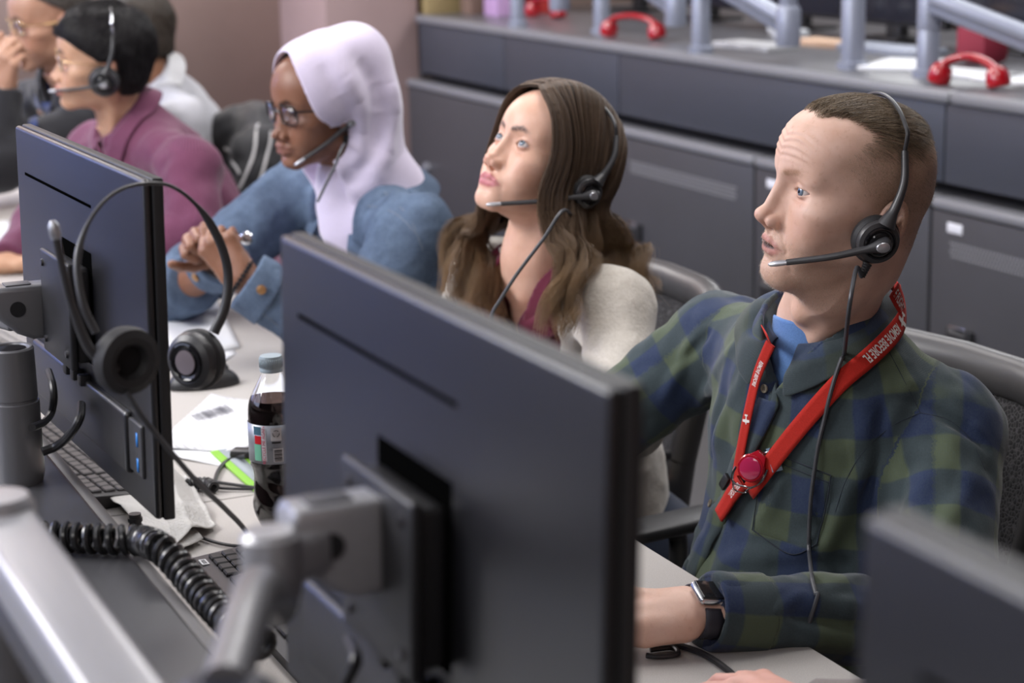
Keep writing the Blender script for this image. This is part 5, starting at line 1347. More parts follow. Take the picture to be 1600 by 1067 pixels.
# ---------------------------------------------------------------- the man in the plaid shirt
def man_extra(d, P, Q):
    # forehead creases follow the brow
    x, y, z = P[:, 0], P[:, 1], P[:, 2]
    zz = z - 0.010 * np.sin(np.clip(x / 0.05, 0, 1.4) * 2.0) + 0.012 * (x / 0.05) ** 2 + 0.0012 * vnoise(Q, 0.02, 3)
    win = np.exp(-(((z - 0.069) / 0.018) ** 4)) * np.exp(-((x / 0.052) ** 4)) * (y > 0.02)
    d = d + 0.00055 * win * np.sin(zz * 2 * math.pi / 0.0082)
    # crow's feet, bags
    d = d + bump(P, (0.036, 0.074, -0.060), (0.014, 0.020, 0.016), 0.0022) + bump(P, (0.040, 0.078, 0.030), (0.016, 0.014, 0.006), 0.0016)
    d = d + crease(P, (0.031, 0.081, -0.058), (0.030, 0.074, -0.080), 0.004, -0.0012)
    for a, b in (((0.050, 0.070, 0.018), (0.060, 0.056, 0.010)), ((0.050, 0.069, 0.013), (0.058, 0.058, 0.002)), ((0.024, 0.092, 0.004), (0.046, 0.078, 0.003))):
        d = d + crease(P, a, b, 0.0016, -0.0007)
    d = d + crease(P, (0.050, 0.052, -0.030), (0.043, 0.062, -0.062), 0.0035, -0.0011)
    d = smin(d, cone(P, (0, -0.058, 0.015), (0, -0.036, -0.070), 0.038, 0.036), 0.025)
    d = d + bump(P, (0.0, 0.052, 0.115), (0.05, 0.03, 0.02), -0.003)
    return d
MAN = Person(
    H=(-1.947, 1.31, 1.190), rot=(-9.8, 6.4, -5.8), k=1.0,
    NB=(-2.036, 1.332, 1.020), SL=(-1.918, 1.435, 0.905), SR=(-2.285, 1.335, 0.955),
    EL=(-1.765, 1.325, 0.725), ER=(-2.40, 1.16, 0.79), WL=(-1.778, 1.012, 0.792), WR=(-2.24, 0.93, 0.80), HIP=(-2.09, 1.38, 0.50),
    neck=(0.0540, 0.0575),
    face=dict(nose=-0.0015, nose_z=0.0045, face_w=1.06, chin=0.002, lip=0.56, lip_y=-0.0030, occ=-0.013, ear_y=-0.007, ear_z=-0.010, submental=0.004, brow_line=[(0.017, 0.095, 0.0365), (0.034, 0.087, 0.0415), (0.055, 0.062, 0.0365)], mouth_open=0.0006, eye_y=-0.0045, nasion=0.003, fold=0.0022, bag=0.0014, hollow=0.0012, crown=-0.010, eye_up=0.0044, eye_dn=0.0042, adam=1, extra=man_extra),
    hands=dict(L=dict(d=(-0.45, -1, -0.02), n=(0.35, 0, 1), side=-1, curl=(14, 16, 18, 22), thumb=(12, 4)), R=dict(d=(0.4, -1, -0.1), n=(0, 0, 1), side=1)))
def man_scalp(Q):
    x, y, z = np.abs(Q[:, 0]), Q[:, 1], Q[:, 2]
    # hairline: receding above the temples, down in front of the ear, round the nape
    a = z - 0.103 - 0.22 * np.clip(x - 0.0, 0, 0.05) + 0.9 * np.clip(y - 0.045, 0, 1) * 0      # top front
    side = 0.012 + 0.0 * y - y
    front = 0.068 + 0.35 * (z - 0.105) - 1.35 * np.clip(x - 0.022, 0, 0.04)
    sidef = 0.046 - 0.9 * np.abs(z - 0.058) - 0.35 * np.clip(0.02 - z, 0, 1)
    front = np.where(z < 0.098, np.maximum(sidef, np.where(z > 0.085, front, -9)), front)
    low = -0.020 - 0.55 * np.clip(-y - 0.02, 0, 0.07) 
    ins = np.minimum(front - y, z - low) 
    ins = ins + 0.004 * vnoise(Q, 0.008, 2)
    return 1 / (1 + np.exp(np.clip(-ins / np.where(z > 0.095, 0.003, 0.0085), -30, 30)))
MAN.scalp = man_scalp
m_skin = skin_mat('skin_fair_weathered', srgb(218, 182, 164), srgb(186, 132, 122), srgb(160, 122, 98), (0.03, 0.008, 0.006), beard=0.42, beard_col=srgb(170, 145, 125), freckle=0.22, hair_col=srgb(140, 118, 97), side=(0.25, 0.85))
MAN.build_body('person', 'man in a blue and olive plaid shirt with red lanyard and headset, looking left', m_skin, h=0.0015, eyes=eye_mat('eye_blue', srgb(110, 124, 140)), gaze=(-0.16, 1, 0.04))

# hair: fine slicked strands over the top, a few millimetres long on the sides
def man_hair():
    rs = np.random.RandomState(3); V = MAN.hl(MAN.Vh); sc = man_scalp(V)
    idx = np.where(sc > 0.35)[0]; V = V[idx]
    f = lambda Q: head_sdf(Q, MAN.face); N = grad(f, V, 1e-3)
    w = np.clip((V[:, 2] - 0.055) / 0.05, 0.02, 1)
    tp = np.clip((V[:, 2] - 0.062) / 0.045, 0, 1) * np.clip((V[:, 1] + 0.085) / 0.05, 0.12, 1)
    pick = rs.rand(len(V)) < (0.05 + 0.80 * tp) * sc[idx]; V, N, w = V[pick], N[pick], w[pick]
    n = len(V); root = V + rs.randn(n, 3) * 0.0006
    top = tp[pick][:, None]
    flow = top * np.array([0, -1.0, -0.05]) + (1 - top) * np.array([0, -0.55, -1.0]) + np.stack([np.sign(V[:, 0]) * -0.10 * top[:, 0], 0 * V[:, 0], 0 * V[:, 0]], 1) + rs.randn(n, 3) * 0.16
    flow /= np.linalg.norm(flow, axis=1, keepdims=True)
    L = (0.0025 + 0.026 * top[:, 0] ** 1.3) * (0.7 + 0.6 * rs.rand(n))
    k = 6; P = [root]
    lift = 0.55 * (1 - 0.3 * top[:, 0])
    for j in range(1, k):
        t = j / (k - 1)
        p = P[-1] + (flow - N * (flow * N).sum(1, keepdims=True) + N * (lift * (1 - 1.5 * t * top[:, 0]))[:, None]) * (L / (k - 1))[:, None]
        d = f(p); g = N; p = p + g * np.clip(0.0008 + 0.0030 * top[:, 0] * rs.rand(n) - d, 0, 0.01)[:, None]
        P.append(p)
    P = np.stack(P, 1)
    W = MAN.H + (P.reshape(-1, 3) @ MAN.Rh.T) * MAN.k
    rad = 0.00018 + 0.00007 * top[:, 0]
    return strands('hair', None, W.reshape(P.shape), rad, hair_mat('hair_light_brown', srgb(76, 64, 52), srgb(158, 138, 112)), MAN.obj)
man_hair()

# the shirt
def folds_of(f, segs):
    """creases drawn between photo points laid on the cloth: (x0, y0, x1, y1, width, height)"""
    out = []
    for x0, y0, x1, y1, w, A in segs:
        a, b = hit(f, x0, y0), hit(f, x1, y1); out.append((a, b, w, A * 2.1))
    return out
MG = dict(chest=(0.172, 0.118), belly=(0.178, 0.165), arm=(0.065, 0.056, 0.047, 0.040))
man_base = lambda P: MAN.garment(P, **MG)
M_FOLDS = folds_of(man_base, [
    (1420, 600, 1330, 760, 0.010, 0.005), (1330, 760, 1290, 860, 0.010, 0.006), (1380, 640, 1350, 800, 0.009, -0.004),
    (1300, 760, 1120, 800, 0.010, 0.004), (1280, 800, 1090, 830, 0.009, 0.005), (1290, 850, 1140, 880, 0.011, 0.007), (1320, 880, 1200, 900, 0.010, -0.005), (1100, 850, 1060, 900, 0.010, 0.005),
    (1180, 560, 1120, 700, 0.010, 0.004), (1150, 540, 1090, 640, 0.010, 0.004), (1215, 600, 1170, 720, 0.009, 0.003), (1080, 540, 1040, 620, 0.009, 0.005), (1110, 520, 1060, 570, 0.007, -0.004),
    (1460, 640, 1540, 700, 0.008, -0.0045), (1400, 620, 1460, 640, 0.006, -0.003), (1430, 700, 1530, 760, 0.012, 0.004), (1440, 760, 1400, 860, 0.012, 0.005), (1500, 780, 1460, 860, 0.012, 0.004),
    (1350, 900, 1280, 930, 0.008, 0.005), (1360, 950, 1250, 935, 0.008, 0.004), (1340, 980, 1230, 960, 0.007, -0.004), (1360, 1010, 1240, 990, 0.009, 0.005), (1300, 1040, 1220, 1000, 0.008, 0.004), (1250, 930, 1200, 960, 0.006, 0.004),
    (1260, 620, 1300, 700, 0.010, 0.003), (1310, 600, 1360, 640, 0.010, 0.003), (1230, 740, 1180, 830, 0.009, 0.004), (1130, 620, 1110, 720, 0.012, -0.004)])
def man_shirt(P, t=0.0):
    d = MAN.garment(P, t=t, **MG)
    near = np.abs(d) < 0.05
    if near.any():
        Q = P[near]; e = np.zeros(len(Q))
        for a, b, w, A in M_FOLDS: e += crease(Q, a, b, w, A)
        e += 0.0042 * vnoise(Q * np.array([1, 1, 0.6]), 0.055, 1) + 0.0022 * vnoise(Q * np.array([1.0, 1.3, 0.8]), 0.024, 2) - 0.0030 * np.abs(vnoise(Q * np.array([1.2, 1.2, 0.7]), 0.045, 6))
        d[near] += e
    # open neck
    c = MAN.bl(P)
    neckhole = cone(P, MAN.NB - MAN.bz * 0.06 + MAN.by * 0.02, MAN.NB + MAN.bz * 0.09 + MAN.by * 0.0, 0.058, 0.075)
    d = smax(d, -neckhole, 0.006)
    v = np.maximum(np.abs(c[:, 0] + 0.004) - (0.003 + 0.60 * np.clip(c[:, 2] + 0.055, 0, 0.2)), np.maximum(-(c[:, 2] + 0.055), 0.02 - c[:, 1]))
    d = smax(d, -v, 0.004)
    return d
lo, hi = MAN.bounds(0.16)
m_plaid = plaid_mat('plaid_flannel', srgb(78, 88, 66), srgb(35, 48, 82), srgb(53, 64, 68), size=0.046)
shirt = cloth('plaid_shirt', man_shirt, lo, hi, 0.0036, m_plaid, MAN.obj, MAN)
tee_mat = cloth_mat('blue_cotton', srgb(92, 130, 186), scale=500)
tee = cloth('undershirt', lambda P: np.maximum(np.maximum(cone(P, MAN.NB - MAN.bz * 0.10 + MAN.by * 0.012, MAN.NB + MAN.bz * 0.022, 0.069, 0.0600), (P - (MAN.NB + MAN.bz * 0.000)) @ unit(MAN.bz - 0.45 * MAN.by)), -(P - (MAN.NB - MAN.bz * 0.09)) @ MAN.bz), MAN.NB - 0.13, MAN.NB + 0.13, 0.0035, tee_mat, MAN.obj)

def collar(who, f, name, mat, parent, r0=(0.070, 0.072), back_h=0.052, side_h=0.030, front_h=0.000, leaf=(0.042, 0.062), gap=20, gapo=(0, 0), n=44, thick=0.0022, tipx=0.0):
    """stand-and-fall collar: rows run from the stand's foot over the fold to the leaf's edge"""
    rows = []
    for i in range(n + 1):
        a = math.radians(gap + (360 - 2 * gap) * i / n)              # 0 = front, clockwise seen from above
        back = (1 - math.cos(a)) / 2; fr = 1 - min(1.0, back * 2.2)
        dirn = np.array([math.sin(a), math.cos(a)])
        zt = front_h + (side_h - front_h) * min(1, back * 2) + (back_h - side_h) * max(0, back * 2 - 1)
        rr = r0[0] * (1 - 0.02 * fr)
        e = lambda r, z: who.bw((dirn[0] * r, dirn[1] * r * 1.0 - 0.004, z))
        lf = leaf[0] + (leaf[1] - leaf[0]) * fr
        col = [e(rr * 0.99, zt - 0.032), e(rr, zt - 0.012), e(rr * 1.02, zt), e(rr * 1.06 + 0.002, zt + 0.0015)]
        P0 = e(rr * 1.06 + 0.006, zt - 0.003)
        out = np.array([dirn[0], dirn[1]]); 
        cur = P0
        for k in range(1, 7):
            t = k / 6; p = e(rr * 1.08 + 0.006 + lf * 0.62 * t, zt - 0.003 - lf * 0.85 * t)
            q, N = snap(f, p[None], 0.006, 2)
            dv = f(p[None])[0]
            if dv < 0.006: p = q[0]
            cur = p; col.append(p)
        rows.append(col)
    R = np.array(rows); 
    for i in range(len(R)):                                            # points of the collar reach further down at the opening
        w = max(0, 1 - i / 4) + max(0, 1 - (len(R) - 1 - i) / 4)
        R[i, -3:] += (-who.bz * 0.012 - who.by * -0.004)[None] * w * np.array([0.3, 0.65, 1])[:, None]
    a, b = R.shape[:2]; i, j = np.meshgrid(np.arange(a - 1), np.arange(b - 1), indexing='ij'); q = i * b + j
    me = np_mesh(name, R.reshape(-1, 3), np.stack([q, q + 1, q + b + 1, q + b], -1).reshape(-1, 4))
    u = np.repeat(np.arange(a) * 0.010, b); v = np.tile(np.arange(b) * 0.008, a); attr(me, 'cu', u); attr(me, 'cv', v + 0.4)
    o = link(name, me, mat, parent)
    s = o.modifiers.new('thick', 'SOLIDIFY'); s.thickness = thick * 1.4; s.offset = 0
    s = o.modifiers.new('round', 'SUBSURF'); s.levels = 1; s.render_levels = 2
    return o
m_collar = plaid_mat('plaid_flannel_bias', srgb(58, 66, 58), srgb(44, 58, 84), srgb(52, 62, 66), size=0.040)
collar(MAN, man_shirt, 'collar', m_collar, shirt, leaf=(0.030, 0.048), gap=14, r0=(0.067, 0.067))

# placket, pocket, buttons, cuff band
def strip_on(f, px, w, off, thick, name, mat, parent, uv=None):
    P = hits(f, spline(np.array([(a, b, 0) for a, b in px], float), 8)[:, :2]); P, N = snap(f, P, off)
    N /= np.linalg.norm(N, axis=1, keepdims=True)
    for _ in range(2): P[1:-1] = (P[:-2] + P[1:-1] * 2 + P[2:]) / 4
    o = ribbon(name, P, N, w, thick, mat, parent, n_across=4)
    me = o.data; v = np.zeros(len(me.vertices) * 3, np.float32); me.vertices.foreach_get('co', v)
    u_, v_, _ = MAN.arm_uv(v.reshape(-1, 3).astype(float)); attr(me, 'cu', u_ + 0.02); attr(me, 'cv', v_ + 0.015)
    return o, P, N
pl, PP, PN = strip_on(man_shirt, [(1222, 590), (1196, 640), (1168, 700), (1140, 770), (1112, 830), (1082, 890), (1062, 930)], 0.032, 0.0016, 0.003, 'button_placket', m_plaid, shirt)
m_btn = plain('horn_button', srgb(112, 104, 90), 0.3, coat=0.4)
def button(p, n, r, parent, thread=True):
    m = MB(); M = T3(p, z=n)
    m.lathe([(0, 0.0014), (r * 0.62, 0.0014), (r * 0.78, 0.0026), (r * 0.95, 0.0024), (r, 0.0012), (r * 0.9, 0), (0, 0)], 28, M=M)
    o = m.done('button', m_btn, parent)
    m = MB()
    for a in range(4):
        c = math.pi / 4 + a * math.pi / 2; x, y = math.cos(c) * r * 0.26, math.sin(c) * r * 0.26
        m.lathe([(0, 0.0016), (r * 0.12, 0.0016), (r * 0.12, 0.0019), (0, 0.0019)], 8, M=M @ Matrix.Translation((x, y, 0)))
    m.done('button_hole', M_BLK, o)
for px, py in ((1198, 607), (1115, 788), (1048, 913)):
    p = hit(man_shirt, px, py); q, N = snap(man_shirt, p[None], 0.0035); button(q[0], N[0], 0.0056, pl)

def patch_on(f, outline, off, thick, name, mat, parent, res=14):
    """cloth patch whose outline is drawn in the photo and laid on the garment: outline = four corner photo points (tl, tr, br, bl)"""
    tl, tr, br, bl = [np.array(c, float) for c in outline]; G = []
    for i in range(res + 1):
        for j in range(res + 1):
            u, v = j / res, i / res
            p = (tl * (1 - u) + tr * u) * (1 - v) + (bl * (1 - u) + br * u) * v
            if len(outline) == 4 and i == res: pass
            G.append(hit(f, *p))
    P, N = snap(f, np.array(G), off); n = res + 1
    i, j = np.meshgrid(np.arange(res), np.arange(res), indexing='ij'); q = i * n + j
    me = np_mesh(name, P, np.stack([q, q + 1, q + n + 1, q + n], -1).reshape(-1, 4))
    u_, v_, _ = MAN.arm_uv(P); attr(me, 'cu', u_ + 0.008); attr(me, 'cv', v_ + 0.006)
    o = link(name, me, mat, parent); s = o.modifiers.new('thick', 'SOLIDIFY'); s.thickness = thick; s.offset = 1
    b = o.modifiers.new('edge', 'BEVEL'); b.width = thick * 0.4; b.segments = 2; b.limit_method = 'ANGLE'
    return o
patch_on(man_shirt, [(1196, 702), (1298, 742), (1276, 862), (1176, 830)], 0.0005, 0.0022, 'chest_pocket', m_plaid, shirt)
m_seam = cloth_mat('seam_thread', srgb(34, 42, 56), scale=900)
m_seam2 = cloth_mat('seam_dark_blue', srgb(30, 38, 52), scale=900)  # dark blue thread along the pocket edges
def seam(px, f, parent, r=0.0004, name='stitched_seam', mat=None, off=0.0):
    P = hits(f, spline(np.array([(a, b, 0) for a, b in px], float), 10)[:, :2]); P, N = snap(f, P, off)
    for _ in range(3): P[1:-1] = (P[:-2] + P[1:-1] * 2 + P[2:]) / 4
    m = MB(); m.tube(P, r, 6); return m.done(name, mat or m_seam, parent)
seam([(1372, 520), (1395, 560), (1418, 605), (1438, 645)], man_shirt, shirt, 0.0004)
seam([(1438, 645), (1395, 665), (1350, 705), (1322, 750), (1305, 800)], man_shirt, shirt, 0.00045)
seam([(1438, 645), (1480, 655), (1515, 685), (1540, 735)], man_shirt, shirt, 0.00045)
seam([(1198, 714), (1298, 754)], man_shirt, shirt, 0.0005, off=0.0026)
for ln in ([(1197, 702), (1248, 722), (1299, 742)], [(1299, 742), (1290, 800), (1277, 850)], [(1277, 850), (1235, 866), (1178, 828)], [(1197, 702), (1188, 760), (1177, 828)]): seam(ln, man_shirt, shirt, 0.0007, off=0.0024, mat=m_seam2)

# cuff
Wd = unit(MAN.WL - MAN.EL); Wc = MAN.WL - Wd * 0.012
Wd2 = Wd
cuff = cloth('cuff', lambda P: np.maximum(smax(smax(cone(P, Wc - Wd * 0.075, Wc + Wd * 0.03, 0.0475, 0.0415), (P - (Wc + Wd * 0.004)) @ Wd, 0.002), -(P - (Wc - Wd * 0.060)) @ Wd, 0.002) + 0.0006 * vnoise(P, 0.02, 4), -cone(P, Wc - Wd * 0.02, Wc + Wd * 0.1, 0.036, 0.040)), Wc - 0.13, Wc + 0.13, 0.0025, m_plaid, shirt, MAN)
cf = lambda P: cone(P, Wc - Wd * 0.075, Wc + Wd * 0.03, 0.0475, 0.0415)
for px, py in ((1152, 1022),):
    p = hit(cf, px, py, 1.6, 3.2); q, N = snap(cf, p[None], 0.001); button(q[0], N[0], 0.0062, cuff)

# trousers
def trousers(who, mat, r=(0.088, 0.070, 0.058)):
    def f(P):
        d = cone(P, who.HIP - who.bx * 0.07, who.HIP + who.bx * 0.07, 0.115, 0.115)
        for sg in (-1, 1):
            hp = who.HIP + who.bx * 0.09 * sg; kn = hp + who.by_h * 0.40 + np.array([0, 0, -0.01]); ft = np.array([kn[0], kn[1], 0.12]) - who.by_h * 0.03
            d = smin(d, cone(P, hp, kn, r[0], r[1]), 0.04); d = smin(d, cone(P, kn, ft, r[1], r[2]), 0.03)
        return d + 0.003 * vnoise(P, 0.06, 3)
    c = who.HIP + who.by_h * 0.2
    o = cloth('trousers', f, [c[0] - 0.42, c[1] - 0.5, 0.04], [c[0] + 0.42, c[1] + 0.5, 0.68], 0.010, mat, who.obj, levels=2)
    for sg in (-1, 1):
        kn = who.HIP + who.bx * 0.09 * sg + who.by_h * 0.37; a = np.array([kn[0], kn[1], 0.045])
        m = MB(); fd = who.by_h
        M = T3(a, x=fd, z=(0, 0, 1)); m.box((-0.08, -0.045, -0.045), (0.19, 0.045, 0.030), 0.03, M=M, seg=3); m.done('shoe', M_BLK, who.obj)
    return o
trousers(MAN, cloth_mat('khaki_cotton', srgb(170, 160, 144), scale=400))

# lanyard with lettering, reel and clip
m_red = cloth_mat('red_webbing', srgb(176, 38, 28), scale=600, bump=0.5, sheen=0.05)
m_wht = plain('white_print', (0.75, 0.72, 0.70), 0.6)
root = thing('lanyard', hit(man_shirt, 1215, 700), 'red neck lanyard printed with white letters, worn by the man in the plaid shirt', 'lanyard')
inv = Matrix.Translation(root.location).inverted()
def under(o, par=None):
    o.data.transform(inv); o.parent = par or root; return o
def man_over(P): # shirt plus collar bulk
    return np.minimum(man_shirt(P), smin(cone(P, MAN.NB + MAN.bz * 0.0, MAN.NB + MAN.bz * 0.05 - MAN.by * 0.02, 0.096, 0.088), MAN.garment(P, t=0.008, **MG), 0.02))
nb = [(1394, 452), (1408, 488), (1395, 520), (1356, 560), (1318, 592), (1278, 635), (1240, 680), (1205, 725), (1172, 768)]
P = hits(man_over, spline(np.array([(a, b, 0) for a, b in nb], float), 8)[:, :2]); P, N = snap(man_over, P, 0.0025)
for _ in range(4):
    P[1:-1] = (P[:-2] + P[1:-1] * 2 + P[2:]) / 4; N[1:-1] = (N[:-2] + N[1:-1] * 2 + N[2:]) / 4
back = [MAN.bw((-0.060, -0.075, 0.040)), MAN.bw((0.0, -0.098, 0.046)), MAN.bw((0.065, -0.070, 0.038)), MAN.bw((0.082, -0.01, 0.012))]
P1, N1 = P, N
neck_part = under(ribbon('neck_strap', P, N, 0.0230, 0.0012, m_red, None, 5))
fp = [(1206, 536), (1197, 556), (1184, 590), (1172, 640), (1160, 700), (1152, 745), (1146, 770)]
P2 = hits(man_over, spline(np.array([(a, b, 0) for a, b in fp], float), 8)[:, :2]); P2, N2 = snap(man_over, P2, 0.0022)
for _ in range(4):
    P2[1:-1] = (P2[:-2] + P2[1:-1] * 2 + P2[2:]) / 4; N2[1:-1] = (N2[:-2] + N2[1:-1] * 2 + N2[2:]) / 4
far_part = under(ribbon('far_strap', P2, N2 - MAN.bx * 0.6 * 0, 0.0150, 0.0012, m_red, None, 5))
bk = spline([P1[0]] + back + [MAN.bw((0.070, 0.035, 0.0)), P2[0]], 8); bc = MAN.NB + MAN.bz * 0.03
BN = bk - bc; BN /= np.linalg.norm(BN, axis=1, keepdims=True)
under(ribbon('nape_strap', bk, BN, 0.0205, 0.0012, m_red, None, 3))
A1 = arcpos(P1)
for tx, s0 in (('E FLIGHT.', 0.004), ('REMOVE BEFORE FL', 0.066)):
    o = text_on('lettering', tx, P1, N1, s0, 0.0128, m_wht, None, flip=False, off=0.0011, stretch=0.46)
    if o: under(o, neck_part)
def plane_mark(P, N, s, size):
    """small aeroplane seen from above"""
    T = np.gradient(P, axis=0); T /= np.linalg.norm(T, axis=1, keepdims=True); A = arcpos(P); i = int(np.argmin(np.abs(A - s)))
    S = np.cross(T[i], N[i]); M = T3(P[i] + N[i] / np.linalg.norm(N[i]) * 0.0010, x=-T[i] + 0.25 * S, z=N[i])
    m = MB(); k = size
    poly = [(-0.50, 0.0), (-0.44, 0.07), (-0.30, 0.10), (-0.26, 0.55), (-0.14, 0.60), (-0.02, 0.55), (-0.02, 0.10), (0.28, 0.06), (0.32, 0.24), (0.40, 0.27), (0.48, 0.22), (0.46, 0.0)]
    poly = poly + [(x, -y) for x, y in poly[-2:0:-1]]
    m.prism([(x * k, y * k * 0.8) for x, y in poly], 0.0, 0.0003, M=M)
    return m.done('aeroplane_print', m_wht)
under(plane_mark(P1, N1, 0.052, 0.021), neck_part)
o = text_on('lettering', 'REMOVE BEFORE', P2, N2, 0.028, 0.0065, m_wht, None, off=0.0011, stretch=0.55)
if o: under(o, far_part)
under(plane_mark(P2, N2, 0.105, 0.013), far_part)
# lower tab
tp = [(1140, 748), (1150, 768), (1140, 785), (1131, 803)]
tp = [(1165, 752), (1150, 772), (1141, 788), (1130, 806)]
P3 = hits(man_over, spline(np.array([(a, b, 0) for a, b in tp], float), 6)[:, :2]); P3, N3 = snap(man_over, P3, 0.006)
tab = under(ribbon('strap_end', P3, N3, 0.0205, 0.0035, m_red, None, 4))
o = text_on('lettering', 'ORE FLIGHT.', P3, N3, 0.004, 0.008, m_wht, None, off=0.0022, stretch=0.42)
if o: under(o, tab)
# buckle
pb = hit(man_over, 1137, 752); q, Nn = snap(man_over, pb[None], 0.004); m = MB(); m.box((-0.011, -0.006, -0.003), (0.011, 0.006, 0.003), 0.002, M=T3(q[0], x=P3[-1] - P3[0], z=Nn[0])); under(m.done('buckle', M_BLK))
# reel
pr = hit(man_over, 1184, 728); q, Nn = snap(man_over, pr[None], 0.011); q = q[0]; Nn = unit(Nn[0] * 0.5 + unit(CAM - q) * 0.5)
up = unit(hit(man_over, 1205, 688) - hit(man_over, 1165, 750)); M = T3(q, x=up, z=Nn)
m_reel = plain('red_gloss_plastic', srgb(172, 20, 40), 0.18, coat=0.5); m_lens = plain('pink_lens', srgb(176, 40, 84), 0.12, coat=0.8)
m = MB(); m.lathe([(0, -0.005), (0.0165, -0.005), (0.0178, -0.003), (0.0178, 0.002), (0.0160, 0.0045), (0, 0.0045)], 40, M=M)
reel = thing('badge_reel', q, 'round red and pink badge reel clipped to the red lanyard', 'badge reel'); inr = Matrix.Translation(reel.location).inverted()
def ur(o, par=None): o.data.transform(inr); o.parent = par or reel; return o
ur(m.done('reel_case', m_reel)); m = MB(); m.prism([(0.010, -0.0135), (0.023, -0.0065), (0.024, 0.0065), (0.010, 0.0135)], -0.0045, 0.0035, M=M, bev=0.001); ur(m.done('reel_neck', m_reel)); m = MB(); m.lathe([(0, 0.0042), (0.0140, 0.0042), (0.0136, 0.0056), (0.010, 0.0068), (0, 0.0074)], 40, M=M); ur(m.done('reel_face', m_lens))
m = MB(); mp = lambda x, y, z=0.0: M @ Vector((x, y, z))
m.tube(spline([mp(0.012, -0.0165), mp(-0.004, -0.0205), mp(-0.018, -0.0150), mp(-0.026, -0.004), mp(-0.030, 0.004)], 6), 0.0011, 8)
m.tube(spline([mp(-0.012, 0.0165), mp(-0.020, 0.0150), mp(-0.028, 0.010), mp(-0.030, 0.004)], 6), 0.0016, 8)
m.tube(spline([mp(0.010, -0.017), mp(-0.010, -0.019), mp(-0.024, -0.013), mp(-0.030, -0.0125), mp(-0.036, 0.0), mp(-0.030, 0.008)], 6), 0.0010, 8); ur(m.done('carabiner_clip', M_CHR))
m = MB(); m.tube([mp(0.023, 0), mp(0.033, -0.006, 0.001)], 0.0011, 8); ur(m.done('swivel_pin', M_CHR))
m_clear = plain('clear_vinyl', srgb(120, 140, 160), 0.12, coat=0.5)
m = MB(); m.box((0.029, -0.030, -0.0005), (0.043, 0.0, 0.0008), 0.0004, M=M @ Matrix.Rotation(math.radians(-35), 4, 'Z') @ Matrix.Translation((-0.004, 0.018, 0))); ur(m.done('clear_strap', m_clear))
m = MB(); m.lathe([(0.0022, 0.0006), (0.0042, 0.0006), (0.0042, 0.0022), (0.0022, 0.0022), (0.0022, 0.0006)], 20, M=M @ Matrix.Translation((0.0355, -0.0075, 0.0)), caps=False); ur(m.done('snap_button', M_CHR))

# smart watch on the left wrist
wd = unit(MAN.EL - MAN.WL); wc = MAN.WL + wd * 0.002
hn = unit(np.array([0.0, -0.0, 1.0]) - wd * wd[2]); hn = unit(hn + 0.55 * unit(CAM - wc)); hn = unit(hn - wd * hn.dot(wd))
W = thing('wrist_watch', wc, 'square black smart watch on the left wrist of the man in plaid', 'watch'); inw = Matrix.Translation(W.location).inverted()
def uw(o, par=None): o.data.transform(inw); o.parent = par or W; return o
MW = T3(wc + hn * 0.0255, x=wd, z=hn)
m = MB(); m.box((-0.0195, -0.017, -0.0055), (0.0195, 0.017, 0.005), 0.0048, M=MW, seg=4); case = uw(m.done('watch_case', plain('watch_steel', (0.55, 0.56, 0.58), 0.18, metal=1.0)))
m = MB(); m.box((-0.0170, -0.0148, 0.0035), (0.0170, 0.0148, 0.0062), 0.0024, M=MW, seg=3); uw(m.done('watch_glass', M_GLOSS), case)
m = MB(); m.lathe([(0, 0), (0.0032, 0), (0.0034, 0.0016), (0, 0.0018)], 20, M=T3(MW @ Vector((0.008, -0.017, 0)), z=MW.to_3x3() @ Vector((0, -1, 0)))); uw(m.done('crown', M_CHR), case)
m = MB(); ring = []
sd = np.cross(hn, wd)
for a in np.linspace(-2.55, 2.55, 40): ring.append(wc + hn * (0.0262 * math.cos(math.pi - a) * 0.92) * 1.0 + sd * (0.0335 * math.sin(a)))
ring = np.array(ring); rn = ring - wc; o = ribbon('watch_band', ring, rn, 0.024, 0.0026, plain('watch_rubber', srgb(38, 38, 48), 0.6), None, 4); uw(o)
m = MB()
for a in (-1.15, -0.95, -0.75, 0.75, 0.95, 1.15):
    for k in (-0.0055, 0.0055):
        c = wc + hn * (0.0262 * math.cos(math.pi - a) * 0.92) + sd * (0.0335 * math.sin(a)) + wd * k; nn = unit(c - wc - wd * np.dot(c - wc, wd))
        m.lathe([(0, 0.0012), (0.0017, 0.0012), (0.0017, 0.0018), (0, 0.0018)], 12, M=T3(c, z=nn))
uw(m.done('band_hole', M_GLOSS), o)

cordpx = [(1338, 420), (1327, 480), (1316, 545), (1300, 610), (1283, 680), (1270, 760), (1264, 840), (1268, 900), (1276, 935)]
CP = hits(man_over, spline(np.array([(a, b, 0) for a, b in cordpx[2:]], float), 5)[:, :2]); CP, _n = snap(man_shirt, CP, 0.0055); CP = snap(man_over, CP[:8], 0.004)[0].tolist() + CP[8:].tolist(); CP = np.array(CP)
for _ in range(2): CP[1:-1] = (CP[:-2] + CP[1:-1] * 2 + CP[2:]) / 4
c01 = [at(*cordpx[0], 2.25), at(*cordpx[1], 2.22)]
headset(MAN, 'grey single-ear headset on the head of the man in the plaid shirt', (-0.086, 0.002, -0.021), (0, -0.020, 0.125), (-0.040, 0.104, -0.066), cord=c01 + list(CP) + [CP[-1] + np.array([0, -0.02, -0.05])], k=0.92)

